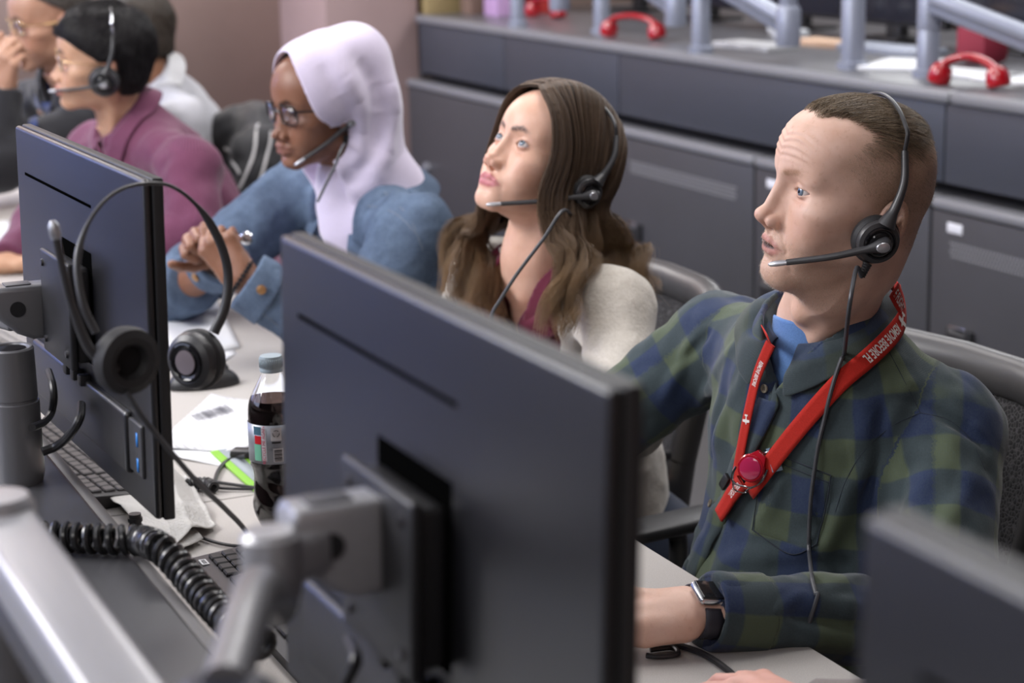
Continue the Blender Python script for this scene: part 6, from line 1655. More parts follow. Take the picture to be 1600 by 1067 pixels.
# short light stubble on the jaw and lip
def stubble():
    rs = np.random.RandomState(9); V = MAN.hl(MAN.Vh); bm = head_masks(V, MAN.face)['beard']; idx = np.where(bm > 0.45)[0]; idx = rs.choice(idx, min(6500, len(idx)), replace=False); V = V[idx]
    f = lambda Q: head_sdf(Q, MAN.face); N = grad(f, V, 1e-3); d = N * 0.7 + np.array([0, 0.1, -0.7]) + rs.randn(*V.shape) * 0.25; d /= np.linalg.norm(d, axis=1, keepdims=True)
    root = V + rs.randn(*V.shape) * 0.0005; L = 0.0016 * (0.5 + rs.rand(len(V)))[:, None]; P = np.stack([root, root + d * L * 0.5, root + d * L], 1)
    W = MAN.H + (P.reshape(-1, 3) @ MAN.Rh.T) * MAN.k
    strands('stubble', None, W.reshape(P.shape), 0.00011, hair_mat('stubble_grey', srgb(170, 150, 130), srgb(225, 214, 200)), MAN.obj)
stubble()
# ---------------------------------------------------------------- the woman in the cream cardigan
def A3(px, py, Z): return tuple(at(px, py, Z))
WOM = Person(H=(-2.718, 1.273, 1.138), rot=(12.2, 26.5, -5.6), k=0.94,
    NB=A3(846, 428, 3.10), SL=A3(955, 478, 2.95), SR=A3(765, 425, 3.22), EL=A3(985, 660, 2.82), ER=A3(700, 560, 3.15), WL=A3(835, 670, 2.74), WR=A3(745, 600, 3.05), HIP=(-2.86, 1.46, 0.48),
    neck=(0.046, 0.052), zcut=-0.10, open_neck=True,
    face=dict(mouth_open=-0.0010, nose=-0.005, nose_z=0.003, nose_w=0.80, face_w=0.97, chin=-0.004, chin_y=-0.002, lip=0.58, lip_y=-0.0035, nose_flat=0.75, nasion=0.001, fold=0.0002, bag=0.0002, hollow=0.0004, brow=-0.002, eye_up=0.0058, eye_dn=0.0048, crown=0.0, brow_line=[(0.013, 0.097, 0.0365), (0.029, 0.092, 0.0420), (0.048, 0.071, 0.0370)]),
    hands=dict(L=dict(d=(-0.6, -0.8, 0.0), n=(0, 0, 1), side=-1), R=dict(d=(0.3, -1, 0.0), n=(0, 0, 1), side=1)))
w_skin = skin_mat('skin_fair_warm', srgb(224, 182, 160), srgb(190, 116, 120), srgb(78, 60, 54), (0.16, 0.05, 0.05), rough=0.42, lash=0.9)
WOM.build_body('person', 'woman with long brown wavy hair and a cream cardigan, looking upward', w_skin, h=0.0019, eyes=eye_mat('eye_grey', srgb(120, 136, 150)), gaze=(-0.20, 1, 0.32))
WG = dict(chest=(0.145, 0.105), belly=(0.140, 0.120), arm=(0.056, 0.047, 0.042, 0.034))
def w_inner(P):
    d = WOM.garment(P, t=-0.003, sleeves=False, **{k: WG[k] for k in ('chest', 'belly')}) + 0.001 * vnoise(P, 0.03, 1)
    c = WOM.bl(P); d = smax(d, -cone(P, WOM.NB - WOM.bz * 0.05 + WOM.by * 0.03, WOM.NB + WOM.bz * 0.09, 0.050, 0.068), 0.004)
    v = np.maximum(np.abs(c[:, 0] + 0.012) - 0.26 * np.clip(c[:, 2] + 0.15, 0, 0.3), 0.02 - c[:, 1]); return smax(d, -v, 0.003)
def w_card(P):
    d = WOM.garment(P, **WG) + 0.0030 * vnoise(P, 0.045, 4) + 0.0012 * vnoise(P, 0.018, 6)
    c = WOM.bl(P); d = smax(d, -cone(P, WOM.NB - WOM.bz * 0.06 + WOM.by * 0.01, WOM.NB + WOM.bz * 0.09, 0.066, 0.090), 0.008)
    v = np.maximum(np.abs(c[:, 0]) - (0.030 + 0.30 * np.clip(c[:, 2] + 0.30, 0, 0.4)), 0.02 - c[:, 1]); d = smax(d, -v, 0.006)
    for a, b in (((960, 470), (1000, 560)), ((920, 540), (880, 600)), ((940, 500), (900, 580)), ((985, 520), (975, 600))): d = d + crease(P, at(*a, 2.9), at(*b, 2.85), 0.010, 0.004)
    return d
lo, hi = WOM.bounds(0.15)
cloth('maroon_shirt', w_inner, lo, hi, 0.005, cloth_mat('maroon_cotton', srgb(92, 26, 48), scale=500), WOM.obj, WOM)
t = NT('cream_knit'); co = t.coord(); n = t.noise(170, 3, 0.7, co); w = t.new('ShaderNodeTexWave'); w.inputs['Scale'].default_value = 120; w.inputs['Distortion'].default_value = 3; t.l.new(co, w.inputs['Vector'])
t.set(color=t.mix(n, srgb(192, 184, 172), srgb(226, 220, 210)), rough=0.95, spec=0.15, sheen=0.4, normal=t.bump(n, 0.7, 0.002))
card = cloth('cream_cardigan', w_card, lo, hi, 0.0045, t.m, WOM.obj, WOM)
collar(WOM, lambda P: WOM.garment(P, t=-0.004, **WG), 'collar', cloth_mat('maroon_cotton_collar', srgb(92, 26, 48), scale=500), WOM.obj, r0=(0.066, 0.066), back_h=0.030, side_h=0.016, front_h=-0.030, leaf=(0.030, 0.055), gap=24, thick=0.002)
WOM.by_h = unit([WOM.by[0], WOM.by[1], 0]); trousers(WOM, cloth_mat('dark_denim', srgb(40, 48, 66), scale=400), r=(0.080, 0.062, 0.05))

# hair: shell over the skull, then locks combed from the parting
W_hw = WOM.hw
def w_cap(P):
    Q = WOM.hl(P); d = np.full(len(P), 0.05); near = np.abs(Q).max(1) < 0.16
    q = Q[near]; a = np.abs(q[:, 0])
    pf = dict(WOM.face); pf['ears'] = False
    h = ell(np.stack([a, q[:, 1], q[:, 2]], 1), (0, -0.010, 0.045), (0.0835, 0.103, 0.0925))
    h = smin(h, ell(np.stack([a, q[:, 1], q[:, 2]], 1), (0, -0.050, -0.035), (0.080, 0.058, 0.085)), 0.03)
    h = smax(h, np.minimum(q[:, 1] + 0.004, 9) * (q[:, 2] < -0.03) - 0.05 * (q[:, 2] >= -0.03), 0.01)
    front = 0.079 - 0.30 * np.abs(a - 0.0) - 0.55 * np.clip(0.115 - q[:, 2], 0, 0.03) - 0.10 * np.clip(0.085 - q[:, 2], 0, 0.2)
    h = smax(h, q[:, 1] - front, 0.008)
    h = h + 0.0035 * np.exp(-(a / 0.004) ** 2) * (q[:, 2] > 0.05)
    d[near] = h; return d * WOM.k
V, Q = sdf_mesh(w_cap, WOM.H - 0.17, WOM.H + 0.17, 0.004)
hm = hair_mat('hair_chestnut', srgb(56, 43, 35), srgb(112, 90, 70), tip=srgb(138, 110, 78))
hm_b = cloth_mat('hair_underlayer', srgb(74, 58, 46), scale=80, var=0.3, rough=0.5, sheen=0, bump=0.5)
hb = link('hair', np_mesh('hair', V, Q), hm_b, WOM.obj)
def lock_paths(who, lk, n, rs, rad, k=30, wave=(0.006, 2.2)):
    """lk: spline through world points; strands fill its width"""
    c = spline(lk, 10); A = arcpos(c); s = np.linspace(0, A[-1], k); c = np.stack([np.interp(s, A, c[:, i]) for i in range(3)], 1)
    T = np.gradient(c, axis=0); T /= np.linalg.norm(T, axis=1, keepdims=True)
    out = c - (who.H + who.Rh @ np.array([0, -0.01, 0.02])); out -= (out * T).sum(1, keepdims=True) * T; out /= np.linalg.norm(out, axis=1, keepdims=True) + 1e-9
    S = np.cross(T, out); t = np.linspace(0, 1, k)
    P = []
    for i in range(n):
        a = rs.uniform(-1, 1); b = rs.uniform(-0.35, 1); ph = rs.randn() * 0.35
        w = rad[0] + (rad[1] - rad[0]) * t; w = w * (1 - 0.25 * t ** 4)
        wob = wave[0] * np.clip(t * 1.8 - 0.6, 0, 1)
        p = c + S * (a * w)[:, None] + out * (b * w * 0.38)[:, None] + S * (wob * np.sin(2 * math.pi * wave[1] * t + lk_phase + ph))[:, None] + out * (wob * 0.8 * np.cos(2 * math.pi * wave[1] * t + lk_phase + ph))[:, None]
        if rs.rand() < 0.06: p = p + (S * rs.randn() + out * abs(rs.randn()))* (0.008 * t ** 2)[:, None]
        L = rs.uniform(0.86, 1.0); kk = np.linspace(0, (k - 1) * L, k); P.append(np.stack([np.interp(kk, np.arange(k), p[:, j]) for j in range(3)], 1))
    return P
rs = np.random.RandomState(11); allp = []
garm = lambda P: WOM.garment(P, t=0.010, **WG)
for side in (-1, 1):
    NL = 15
    for i in range(NL):
        t_ = i / (NL - 1); yi = 0.066 - 0.150 * t_; zt = 0.052 + 0.0925 * math.sqrt(max(0.02, 1 - ((yi + 0.010) / 0.107) ** 2))
        if side < 0:
            if t_ < 0.45: mid = at(872 + 66 * t_, 400, 2.92); end = at(846 + 110 * t_, 528 + rs.uniform(-18, 10), 2.84)
            elif t_ < 0.6: mid = at(915, 405, 2.95); end = at(905, 470, 2.90)
            else: mid = at(930 + 75 * (t_ - 0.6) * 2, 390, 3.02); end = at(990 + 60 * (t_ - 0.6), 500 + rs.uniform(-40, 10), 2.96)
        else:
            if t_ < 0.5: mid = at(748 - 40 * t_, 380, 3.14); end = at(790 - 170 * t_, 500, 3.02)
            else: mid = at(745 - 30 * t_, 370, 3.26); end = at(730 - 25 * t_, 480, 3.2)
        fr = (1 - t_)
        L = [W_hw((side * 0.003, yi, zt + 0.004)), W_hw((side * 0.035, yi + 0.010 * fr, zt - 0.006)), W_hw((side * 0.070, yi * 0.92 + 0.004 * fr, 0.082)), W_hw((side * 0.0885, yi * 0.80 - 0.006, 0.030)), W_hw((side * 0.0900, yi * 0.72 - 0.012, -0.030))]
        p3 = L[-1]; L += [p3 * 0.55 + np.array(mid) * 0.45 + np.array([0, 0, -0.01]), mid, np.array(mid) * 0.45 + np.array(end) * 0.55, end]
        lk_phase = rs.uniform(0, 6.28)
        allp += lock_paths(WOM, L, 300, rs, (0.010, 0.030), wave=(0.014, 2.6))
paths = np.array(allp)
strands('hair_lock', None, paths, rs.uniform(0.00028, 0.00052, len(paths)), hm, hb)
cordw = [at(878, 330, 2.84), at(850, 372, 2.82), at(810, 425, 2.80), at(782, 468, 2.80), at(768, 496, 2.80), at(764, 560, 2.80)]
headset(WOM, 'grey single-ear headset over the long brown hair of the woman', (-0.101, -0.020, -0.010), (0, -0.028, 0.130), (-0.030, 0.098, -0.090), cord=cordw, k=0.9)
# ---------------------------------------------------------------- the person in the lilac hood and denim jacket
HOO = Person(H=(-3.535, 1.202, 1.151), rot=(11.7, -6.0, -2.5), k=0.95,
    NB=A3(572, 300, 3.80), SL=A3(645, 365, 3.56), SR=A3(468, 300, 3.96), EL=A3(548, 545, 3.50), ER=A3(268, 462, 3.86), WL=A3(380, 434, 3.46), WR=A3(352, 398, 3.62), HIP=(-3.60, 1.42, 0.48),
    neck=(0.048, 0.054), zcut=0.02,
    face=dict(nose=-0.004, nose_z=-0.001, nose_w=1.30, nose_flat=1.15, face_w=1.02, chin=-0.002, lip=1.12, fold=0.0008, bag=0.0004, hollow=0.0003, cheek=0.003, eye_up=0.0030, eye_dn=0.0030, brow=0.0),
    hands=dict(L=dict(d=(-0.35, -0.45, 0.75), n=(0.75, -0.55, 0.1), side=-1, curl=(74, 80, 84, 88), thumb=(15, 40)), R=dict(d=(0.25, -0.7, 0.45), n=(-0.5, -0.5, 0.5), side=1, curl=(76, 80, 84, 88))))
h_skin = skin_mat('skin_deep_brown', srgb(140, 100, 80), srgb(134, 88, 84), srgb(40, 28, 24), (0.02, 0.006, 0.006), flush=srgb(104, 56, 44), rough=0.42)
HOO.build_body('person', 'person with a lilac hood up, glasses and denim jacket, looking down at the left', h_skin, h=0.0024, hb=0.005, eyes=eye_mat('eye_brown', srgb(52, 34, 26)), gaze=(0, 1, -0.3))
# hands keep the same continuous body; hood
def hood0(P, o_only=False):
    Q = HOO.hl(P); q = Q.copy()
    # outer volume: rounded crown, loose back, falling to the shoulders
    o = ell(q, (0, -0.026, 0.047), (0.098, 0.138, 0.114))
    o = smin(o, ell(q, (0, -0.095, 0.095), (0.060, 0.060, 0.060)), 0.04)
    o = smin(o, ell(q, (0, -0.078, -0.020), (0.092, 0.090, 0.112)), 0.035)
    o = smin(o, ell(q, (0, 0.030, -0.115), (0.086, 0.066, 0.062)), 0.04)
    o = o * HOO.k
    o = smin(o, cone(P, HOO.NB - HOO.bz * 0.01 - HOO.by * 0.01, HOO.NB + HOO.bz * 0.06, 0.112, 0.092), 0.03)
    o = o + 0.0060 * vnoise(P * np.array([1, 1, 0.7]), 0.075, 9) + 0.0025 * vnoise(P * np.array([1, 1, 0.5]), 0.035, 4)
    if o_only: return o
    for a, b, A in HF: o = o + crease(P, a, b, 0.017, A)
    i = ell(q, (0, -0.010, 0.045), (0.083, 0.110, 0.100)); i = smin(i, cone(q, (0, -0.01, 0.0), (0, 0.0, -0.12), 0.074, 0.070), 0.02)
    d = smax(o, -i * HOO.k, 0.004)
    # the face opening: a tilted oval, peak over the forehead
    n = unit((0, 1.0, 0.10)); s = (q @ n)
    op = np.sqrt((q[:, 0] / 0.0745) ** 2 + ((q[:, 2] - 0.014) / 0.116) ** 2) - 1
    cut = np.maximum(op * 0.07, 0.030 - q[:, 1])
    edge = np.maximum(q[:, 1] - (0.078 + 0.35 * (q[:, 2] - 0.05)) + 0.0 * s, -9)
    d = smax(d, -cut * HOO.k, 0.006); d = smax(d, edge * HOO.k, 0.010)
    d = smax(d, -(P - (HOO.NB - HOO.bz * 0.055)) @ HOO.bz, 0.01)
    return d
HF = []
_h0 = lambda P: hood0(P, True)
for ln, A in (([(560, 95), (585, 130), (592, 175), (584, 235)], -0.010), ([(540, 120), (562, 160), (566, 210), (556, 262)], 0.008), ([(612, 130), (618, 180), (606, 240), (580, 280)], 0.007), ([(500, 100), (530, 150), (548, 200)], -0.005), ([(575, 250), (540, 285), (500, 300)], -0.006), ([(600, 265), (560, 300), (520, 318)], 0.006)):
    q = hits(_h0, ln, near=3.0, far=4.4)
    HF += [(a, b, A) for a, b in zip(q, q[1:])]
hood = hood0
m_lil = cloth_mat('lilac_fleece', srgb(214, 204, 226), scale=240, bump=0.35, var=0.04, sheen=0.5)
lo = HOO.H - 0.22; hi = HOO.H + 0.20; lo[2] = HOO.NB[2] - 0.10
hd = cloth('hood', hood, lo, hi, 0.0036, m_lil, HOO.obj)
# stitched hem round the opening
ring = []
for a in np.linspace(-math.pi * 0.98, math.pi * 0.98, 70):
    x, z = 0.0790 * math.sin(a), 0.124 * math.cos(a) * 0.98; y = 0.070 + 0.35 * (z - 0.05) 
    ring.append(HOO.hw((x, min(y, 0.075), z)))
HG = dict(chest=(0.165, 0.120), belly=(0.165, 0.145), arm=(0.070, 0.062, 0.056, 0.048))
def h_shirt(P): 
    d = HOO.garment(P, t=-0.012, sleeves=False, chest=HG['chest'], belly=HG['belly']); return smax(smin(d, cone(P, HOO.NB - HOO.bz * 0.05 + HOO.by * 0.02, HOO.NB + HOO.bz * 0.03 + HOO.by * 0.02, 0.085, 0.072), 0.03), -cone(P, HOO.NB + HOO.bz * 0.02, HOO.NB + HOO.bz * 0.09, 0.055, 0.065), 0.005) + 0.002 * vnoise(P, 0.03, 2)
lo, hi = HOO.bounds(0.16)
cloth('lilac_sweatshirt', h_shirt, lo, hi, 0.006, m_lil, HOO.obj)
def h_jacket(P):
    d = HOO.garment(P, **HG) + 0.0070 * vnoise(P, 0.06, 3) - 0.0075 * np.abs(vnoise(P * np.array([1.3, 0.8, 0.55]), 0.040, 5)) + 0.0012 * vnoise(P, 0.012, 6)
    c = HOO.bl(P); d = smax(d, -cone(P, HOO.NB - HOO.bz * 0.07 + HOO.by * 0.02, HOO.NB + HOO.bz * 0.09, 0.068, 0.092), 0.008)
    v = np.maximum(np.abs(c[:, 0]) - (0.034 + 0.18 * np.clip(c[:, 2] + 0.32, 0, 0.4)), 0.02 - c[:, 1]); d = smax(d, -v, 0.006)
    return d
t = NT('denim'); co = t.coord(); n = t.noise(320, 3, 0.75, co); b = t.noise(13, 5, 0.65, co)
c = t.mix(t.maprange(b, 0.32, 0.68), srgb(52, 66, 88), srgb(92, 110, 134)); c = t.mix(t.maprange(n, 0.3, 0.7, 0, 0.35), c, srgb(124, 138, 158)); t.set(color=c, rough=0.85, spec=0.2, normal=t.bump(n, 0.6, 0.0012)); m_den = t.m
jk = cloth('denim_jacket', h_jacket, lo, hi, 0.0046, m_den, HOO.obj, HOO)
m_st = plain('tan_thread', srgb(118, 124, 134), 0.8)
def hseam(px, r=0.0006, f=h_jacket, par=None):
    P = hits(f, spline(np.array([(a, b, 0) for a, b in px], float), 8)[:, :2], near=3.0, far=4.4); P, N = snap(f, P, 0.0006)
    for _ in range(4): P[1:-1] = (P[:-2] + P[1:-1] * 2 + P[2:]) / 4
    m = MB(); m.tube(P, r, 6); return m.done('stitched_seam', m_st, par or jk)
hseam([(540, 330), (580, 322), (620, 335), (650, 365)]); hseam([(600, 300), (640, 340), (660, 390)]); hseam([(352, 445), (400, 480), (438, 512)])
for W_, E_, r0 in ((HOO.WL, HOO.EL, 0.050), (HOO.WR, HOO.ER, 0.050)):
    d_ = unit(W_ - E_); w_ = W_ - d_ * 0.012
    cloth('cuff', lambda P: np.maximum(smax(smax(cone(P, w_ - d_ * 0.09, w_ + d_ * 0.03, 0.060, 0.0535), (P - (w_ + d_ * 0.004)) @ d_, 0.003), -(P - (w_ - d_ * 0.050)) @ d_, 0.003) + 0.0012 * vnoise(P, 0.02, 4), -cone(P, w_ - d_ * 0.03, w_ + d_ * 0.1, 0.044, 0.048)), w_ - 0.13, w_ + 0.13, 0.004, m_den, jk)
    m = MB(); q = w_ - d_ * 0.022; u_ = unit(CAM - q); u_ = unit(u_ - d_ * u_.dot(d_)); m.lathe([(0, 0), (0.0085, 0), (0.0080, 0.003), (0.004, 0.004), (0, 0.0042)], 20, M=T3(q + u_ * 0.0585, z=u_)); m.done('snap_button', plain('brass_button', srgb(170, 130, 90), 0.35, metal=0.7), jk)
collar(HOO, h_jacket, 'collar', m_den, jk, r0=(0.092, 0.092), back_h=0.022, side_h=0.006, front_h=-0.040, leaf=(0.05, 0.075), gap=36, thick=0.003)
HOO.by_h = unit([HOO.by[0], HOO.by[1], 0]); trousers(HOO, cloth_mat('black_cotton', srgb(40, 40, 46), scale=400))
# cream lanyard and clip
r = thing('lanyard', at(425, 330, 3.6), 'cream neck lanyard with metal clips on the person in the denim jacket', 'lanyard'); iv = Matrix.Translation(r.location).inverted()
m_cr = cloth_mat('cream_cord', srgb(206, 196, 184), scale=500)
P = hits(h_shirt, [(468, 288), (456, 300), (446, 318), (436, 338), (424, 356), (412, 372), (402, 382)], near=3.0, far=4.4); P = spline(P, 6); P, N = snap(h_shirt, P, 0.006); o = ribbon('neck_strap', P, N, 0.016, 0.002, m_cr, None, 3); o.data.transform(iv); o.parent = r
m = MB(); q = P[-1]; m.tube(spline([q, q + np.array([-0.012, -0.008, 0.004]), q + np.array([-0.020, -0.012, -0.006]), q + np.array([-0.006, -0.010, -0.014]), q], 6), 0.0026, 8); put(m, 'metal_clip', M_CHR, r, iv)
m = MB(); q = at(385, 372, 3.50); m.lathe([(0, 0), (0.010, 0), (0.012, 0.006), (0.008, 0.012), (0, 0.013)], 24, M=T3(q, z=unit(CAM - q))); put(m, 'clip_case', M_CHR, r, iv)
r = thing('wrist_watch', at(394, 398, 3.47), 'dark beaded bracelet at the left wrist of the person in denim', 'bracelet'); iv = Matrix.Translation(r.location).inverted()
dB = unit(HOO.WL - HOO.EL); m = MB()
uB = unit(np.cross(dB, [0, 0, 1])); vB = np.cross(dB, uB); cB = HOO.WL + dB * 0.004
for a in np.linspace(0, 2 * math.pi, 22, endpoint=False): q = cB + (uB * math.cos(a) + vB * math.sin(a)) * 0.031; m.lathe([(0, -0.0045), (0.0035, -0.003), (0.0045, 0), (0.0035, 0.003), (0, 0.0045)], 8, M=T3(q))
put(m, 'bead_strand', M_GLOSS, r, iv)
r.name = 'bracelet'

def glasses(who, label, mat, rim=0.0016, w=0.0235, h=0.019, lens=None, y=0.0985, z=0.0165, temple=True, rnd=0.6):
    r = thing('eyeglasses', who.hw((0, 0.1, 0.02)), label, 'eyeglasses'); iv = Matrix.Translation(r.location).inverted()
    for s in (-1, 1):
        pts = []
        for a in np.linspace(0, 2 * math.pi, 36, endpoint=False):
            ca, sa = math.cos(a), math.sin(a); f = lambda v: math.copysign(abs(v) ** rnd, v)
            x = s * 0.0345 + w * f(ca); zz = z + h * f(sa); yy = y - 0.35 * max(0, abs(x) - 0.030) - 0.10 * (zz - z) * -1
            pts.append(who.hw((x, yy, zz)))
        m = MB(); m.tube(pts + [pts[0]], rim, 8, caps=False); put(m, 'rim', mat, r, iv)
        m = MB(); vs_ = [m.b.verts.new([float(c) for c in p]) for p in pts]; m.b.faces.new(vs_); o = put(m, 'lens', lens or m_lensg, r, iv); s_ = o.modifiers.new('thick', 'SOLIDIFY'); s_.thickness = 0.001
        m = MB(); m.tube([who.hw((s * (0.0345 + w), y - 0.010, z + h * 0.45)), who.hw((s * 0.066, y - 0.022, z + h * 0.4)), who.hw((s * 0.0735, 0.045, z + 0.004)), who.hw((s * 0.0775, 0.000, z + 0.002)), who.hw((s * 0.076, -0.018, z - 0.012))], rim * 1.15, 8); put(m, 'temple', mat, r, iv)
    m = MB(); m.tube(spline([who.hw((-0.012, y + 0.001, z + 0.004)), who.hw((0, y + 0.004, z + 0.007)), who.hw((0.012, y + 0.001, z + 0.004))], 6), rim, 8); put(m, 'bridge', mat, r, iv)
    return r
t = NT('spectacle_lens'); t.set(color=(0.92, 0.94, 1.0), rough=0.03, trans=1.0, ior=1.08, coat=1.0); m_lensg = t.m
glasses(HOO, 'dark framed glasses on the person in the lilac hood', plain('tortoise_dark', srgb(30, 28, 30), 0.25), rim=0.0017)
headset(HOO, 'headset boom microphone coming out of the lilac hood', (-0.064, -0.016, -0.012), (0, -0.020, 0.108), (-0.040, 0.092, -0.078), cord=[at(534, 232, 3.52), at(522, 262, 3.50), at(508, 290, 3.50), at(496, 316, 3.50)], k=0.8)
# ---------------------------------------------------------------- the young man in the maroon shirt
BOY = Person(H=(-4.322, 0.975, 1.191), rot=(-11.9, 1.6, -7.6), k=0.97,
    NB=A3(196, 195, 4.40), SL=A3(298, 262, 4.20), SR=A3(150, 232, 4.62), EL=A3(300, 362, 4.12), ER=A3(62, 350, 4.50), WL=A3(150, 452, 4.10), WR=A3(12, 412, 4.35), HIP=(-4.30, 1.36, 0.50),
    neck=(0.048, 0.056), zcut=0.0,
    face=dict(nose=-0.004, nose_z=0.001, face_w=1.0, chin=-0.004, lip=0.85, fold=0.0002, bag=0.0002, hollow=0.0, cheek=0.002, eye_up=0.0030, eye_dn=0.0028, brow=-0.003),
    hands=dict(L=dict(d=(-0.8, -0.6, 0.0), n=(0, 0, 1), side=-1), R=dict(d=(-0.5, -0.8, 0.0), n=(0, 0, 1), side=1)))
b_skin = skin_mat('skin_light_olive', srgb(206, 164, 136), srgb(176, 104, 98), srgb(60, 46, 40), (0.03, 0.008, 0.006), rough=0.45)
BOY.build_body('person', 'young man with short black hair and maroon shirt, leaning to the left', b_skin, h=0.003, hb=0.008, eyes=eye_mat('eye_brown', srgb(52, 34, 26)), gaze=(0, 1, -0.1))
def plain_shirt(who, G, name, mat, h=0.007, seed=1, amp=0.004, hole=(0.056, 0.075), vcut=0.05):
    def f(P):
        d = who.garment(P, **G) + amp * vnoise(P, 0.06, seed) + amp * 0.5 * vnoise(P, 0.03, seed + 3)
        d = smax(d, -cone(P, who.NB - who.bz * 0.05 + who.by * 0.02, who.NB + who.bz * 0.09, *hole), 0.006)
        c = who.bl(P); v = np.maximum(np.abs(c[:, 0]) - 0.4 * np.clip(c[:, 2] + vcut, 0, 0.2), 0.02 - c[:, 1]); return smax(d, -v, 0.004)
    lo, hi = who.bounds(0.17); return cloth(name, f, lo, hi, h, mat, who.obj, who), f
BG = dict(chest=(0.160, 0.120), belly=(0.160, 0.140), arm=(0.062, 0.056, 0.050, 0.042))
m_mar = plaid_mat('maroon_fine_check', srgb(92, 40, 66), srgb(72, 30, 52), srgb(108, 62, 86), size=0.0028, soft=0.8)
bs, bf = plain_shirt(BOY, BG, 'maroon_shirt', m_mar, h=0.0055, seed=5, amp=0.006)
collar(BOY, bf, 'collar', m_mar, bs, r0=(0.068, 0.068), leaf=(0.040, 0.060), gap=22)
trousers(BOY, cloth_mat('black_cotton2', srgb(40, 40, 46), scale=400))
def cap_hair(who, name, mat, smat, shell, seed=1, strand_n=5000, length=0.03, density=1.0, rad=0.0005):
    """shell(Q)->sdf in head-local metres, plus short strands following it"""
    f = lambda P: shell(who.hl(P)) * who.k
    V, Q = sdf_mesh(f, who.H - 0.17, who.H + 0.17, 0.004); o = link(name, np_mesh(name, V, Q), mat, who.obj)
    rs = np.random.RandomState(seed); idx = rs.choice(len(V), min(strand_n, len(V)), replace=False); p = V[idx] + rs.randn(len(idx), 3) * 0.001; N = grad(f, p, 1e-3); q = who.hl(p)
    crown = np.array([0, -0.055, 0.12]); away = q - crown; away /= np.linalg.norm(away, axis=1, keepdims=True) + 1e-6
    fl = (away + rs.randn(*away.shape) * 0.15) @ who.Rh.T; fl[:, 2] -= 0.15; fl /= np.linalg.norm(fl, axis=1, keepdims=True)
    P = [p]; k = 6
    for j in range(1, k):
        d = fl - N * (fl * N).sum(1, keepdims=True); d /= np.linalg.norm(d, axis=1, keepdims=True) + 1e-9
        pn = P[-1] + (d + N * 0.12) * (length / (k - 1)) * (0.6 + 0.6 * rs.rand(len(p)))[:, None]; N = grad(f, pn, 1e-3); dv = f(pn); pn = pn - N * np.clip(dv - 0.004, 0, 1)[:, None]; P.append(pn)
    strands('hair_strand', None, np.stack(P, 1), rad, smat, o); return o
def shell_short(Q, fr=0.074, back=-0.055, side=0.022, thick=(0.0845, 0.107, 0.092), z0=0.050, bangs=0.0, sb=0.012):
    a = np.abs(Q[:, 0]); q = np.stack([a, Q[:, 1], Q[:, 2]], 1)
    h = ell(q, (0, -0.008, z0), thick); h = smin(h, ell(q, (0, -0.05, -0.01), (0.070, 0.050, 0.060)), 0.025)
    front = np.where(Q[:, 2] > 0.088 - bangs, 9.0, fr - 1.5 * np.clip(0.088 - bangs - Q[:, 2], 0, 0.04) - 0.25 * np.clip(0.05 - Q[:, 2], 0, 0.1))
    cut = Q[:, 1] - np.minimum(front, 0.120)
    lim = np.where(Q[:, 1] > 0.002, -0.004 + side, back + 0.1 * a)
    low = (np.where(Q[:, 1] > sb, side, np.where(Q[:, 1] > -0.028, 0.028, back))) - Q[:, 2]
    return smax(smax(h, cut, 0.010), low, 0.012) + 0.0025 * vnoise(Q, 0.02, 8)
mk_b = cloth_mat('hair_black_under', srgb(22, 20, 22), scale=100, var=0.3, rough=0.45, sheen=0)
cap_hair(BOY, 'hair', mk_b, hair_mat('hair_black', srgb(16, 15, 17), srgb(52, 48, 50)), lambda Q: shell_short(Q, fr=0.080, side=0.000, bangs=0.016, sb=0.030, thick=(0.088, 0.112, 0.096)), strand_n=9000)
glasses(BOY, 'thin gold wire glasses on the young man in maroon', plain('gold_wire', srgb(200, 170, 130), 0.25, metal=0.9), rim=0.0008, w=0.022, h=0.018)
headset(BOY, 'grey headset on the young man in the maroon shirt', (-0.090, 0.0, -0.016), (0, -0.020, 0.135), (-0.024, 0.118, -0.050), k=1.12, col='steel')

# ---------------------------------------------------------------- older man, hand on chin, at the far left
OLD = Person(H=A3(80, 40, 5.00), rot=(6, -8, -4), k=1.0,
    NB=A3(110, 112, 5.06), SL=A3(150, 190, 4.95), SR=A3(20, 170, 5.4), EL=A3(-6, 262, 4.80), ER=A3(-90, 250, 5.2), WL=A3(8, 138, 4.84), WR=A3(-60, 300, 5.0), HIP=(-5.35, 1.50, 0.50),
    neck=(0.054, 0.060),
    face=dict(nose=0.0, nose_w=1.1, face_w=1.05, chin=0.0, lip=0.7, fold=0.002, bag=0.001, hollow=0.001, eye_up=0.003, eye_dn=0.003),
    hands=dict(L=dict(d=(0.35, 0.05, 1.0), n=(0.6, -0.9, 0), side=-1, curl=(58, 64, 68, 72)), R=dict(d=(0, -1, 0), n=(0, 0, 1), side=1)))
o_skin = skin_mat('skin_tan', srgb(190, 148, 124), srgb(160, 104, 96), srgb(80, 66, 56), (0.03, 0.008, 0.006), beard=0.3, beard_col=srgb(130, 112, 100), rough=0.45)
OLD.build_body('person', 'older man in a black jacket resting his chin on his hand at the far left', o_skin, h=0.0036, hb=0.0075, eyes=eye_mat('eye_brown2', srgb(52, 34, 26)), gaze=(0, 1, -0.3))
os_, of_ = plain_shirt(OLD, dict(chest=(0.175, 0.125), belly=(0.175, 0.15), arm=(0.072, 0.062, 0.055, 0.044)), 'black_jacket', cloth_mat('black_fleece', srgb(34, 34, 38), scale=250), h=0.009, seed=7, amp=0.007)
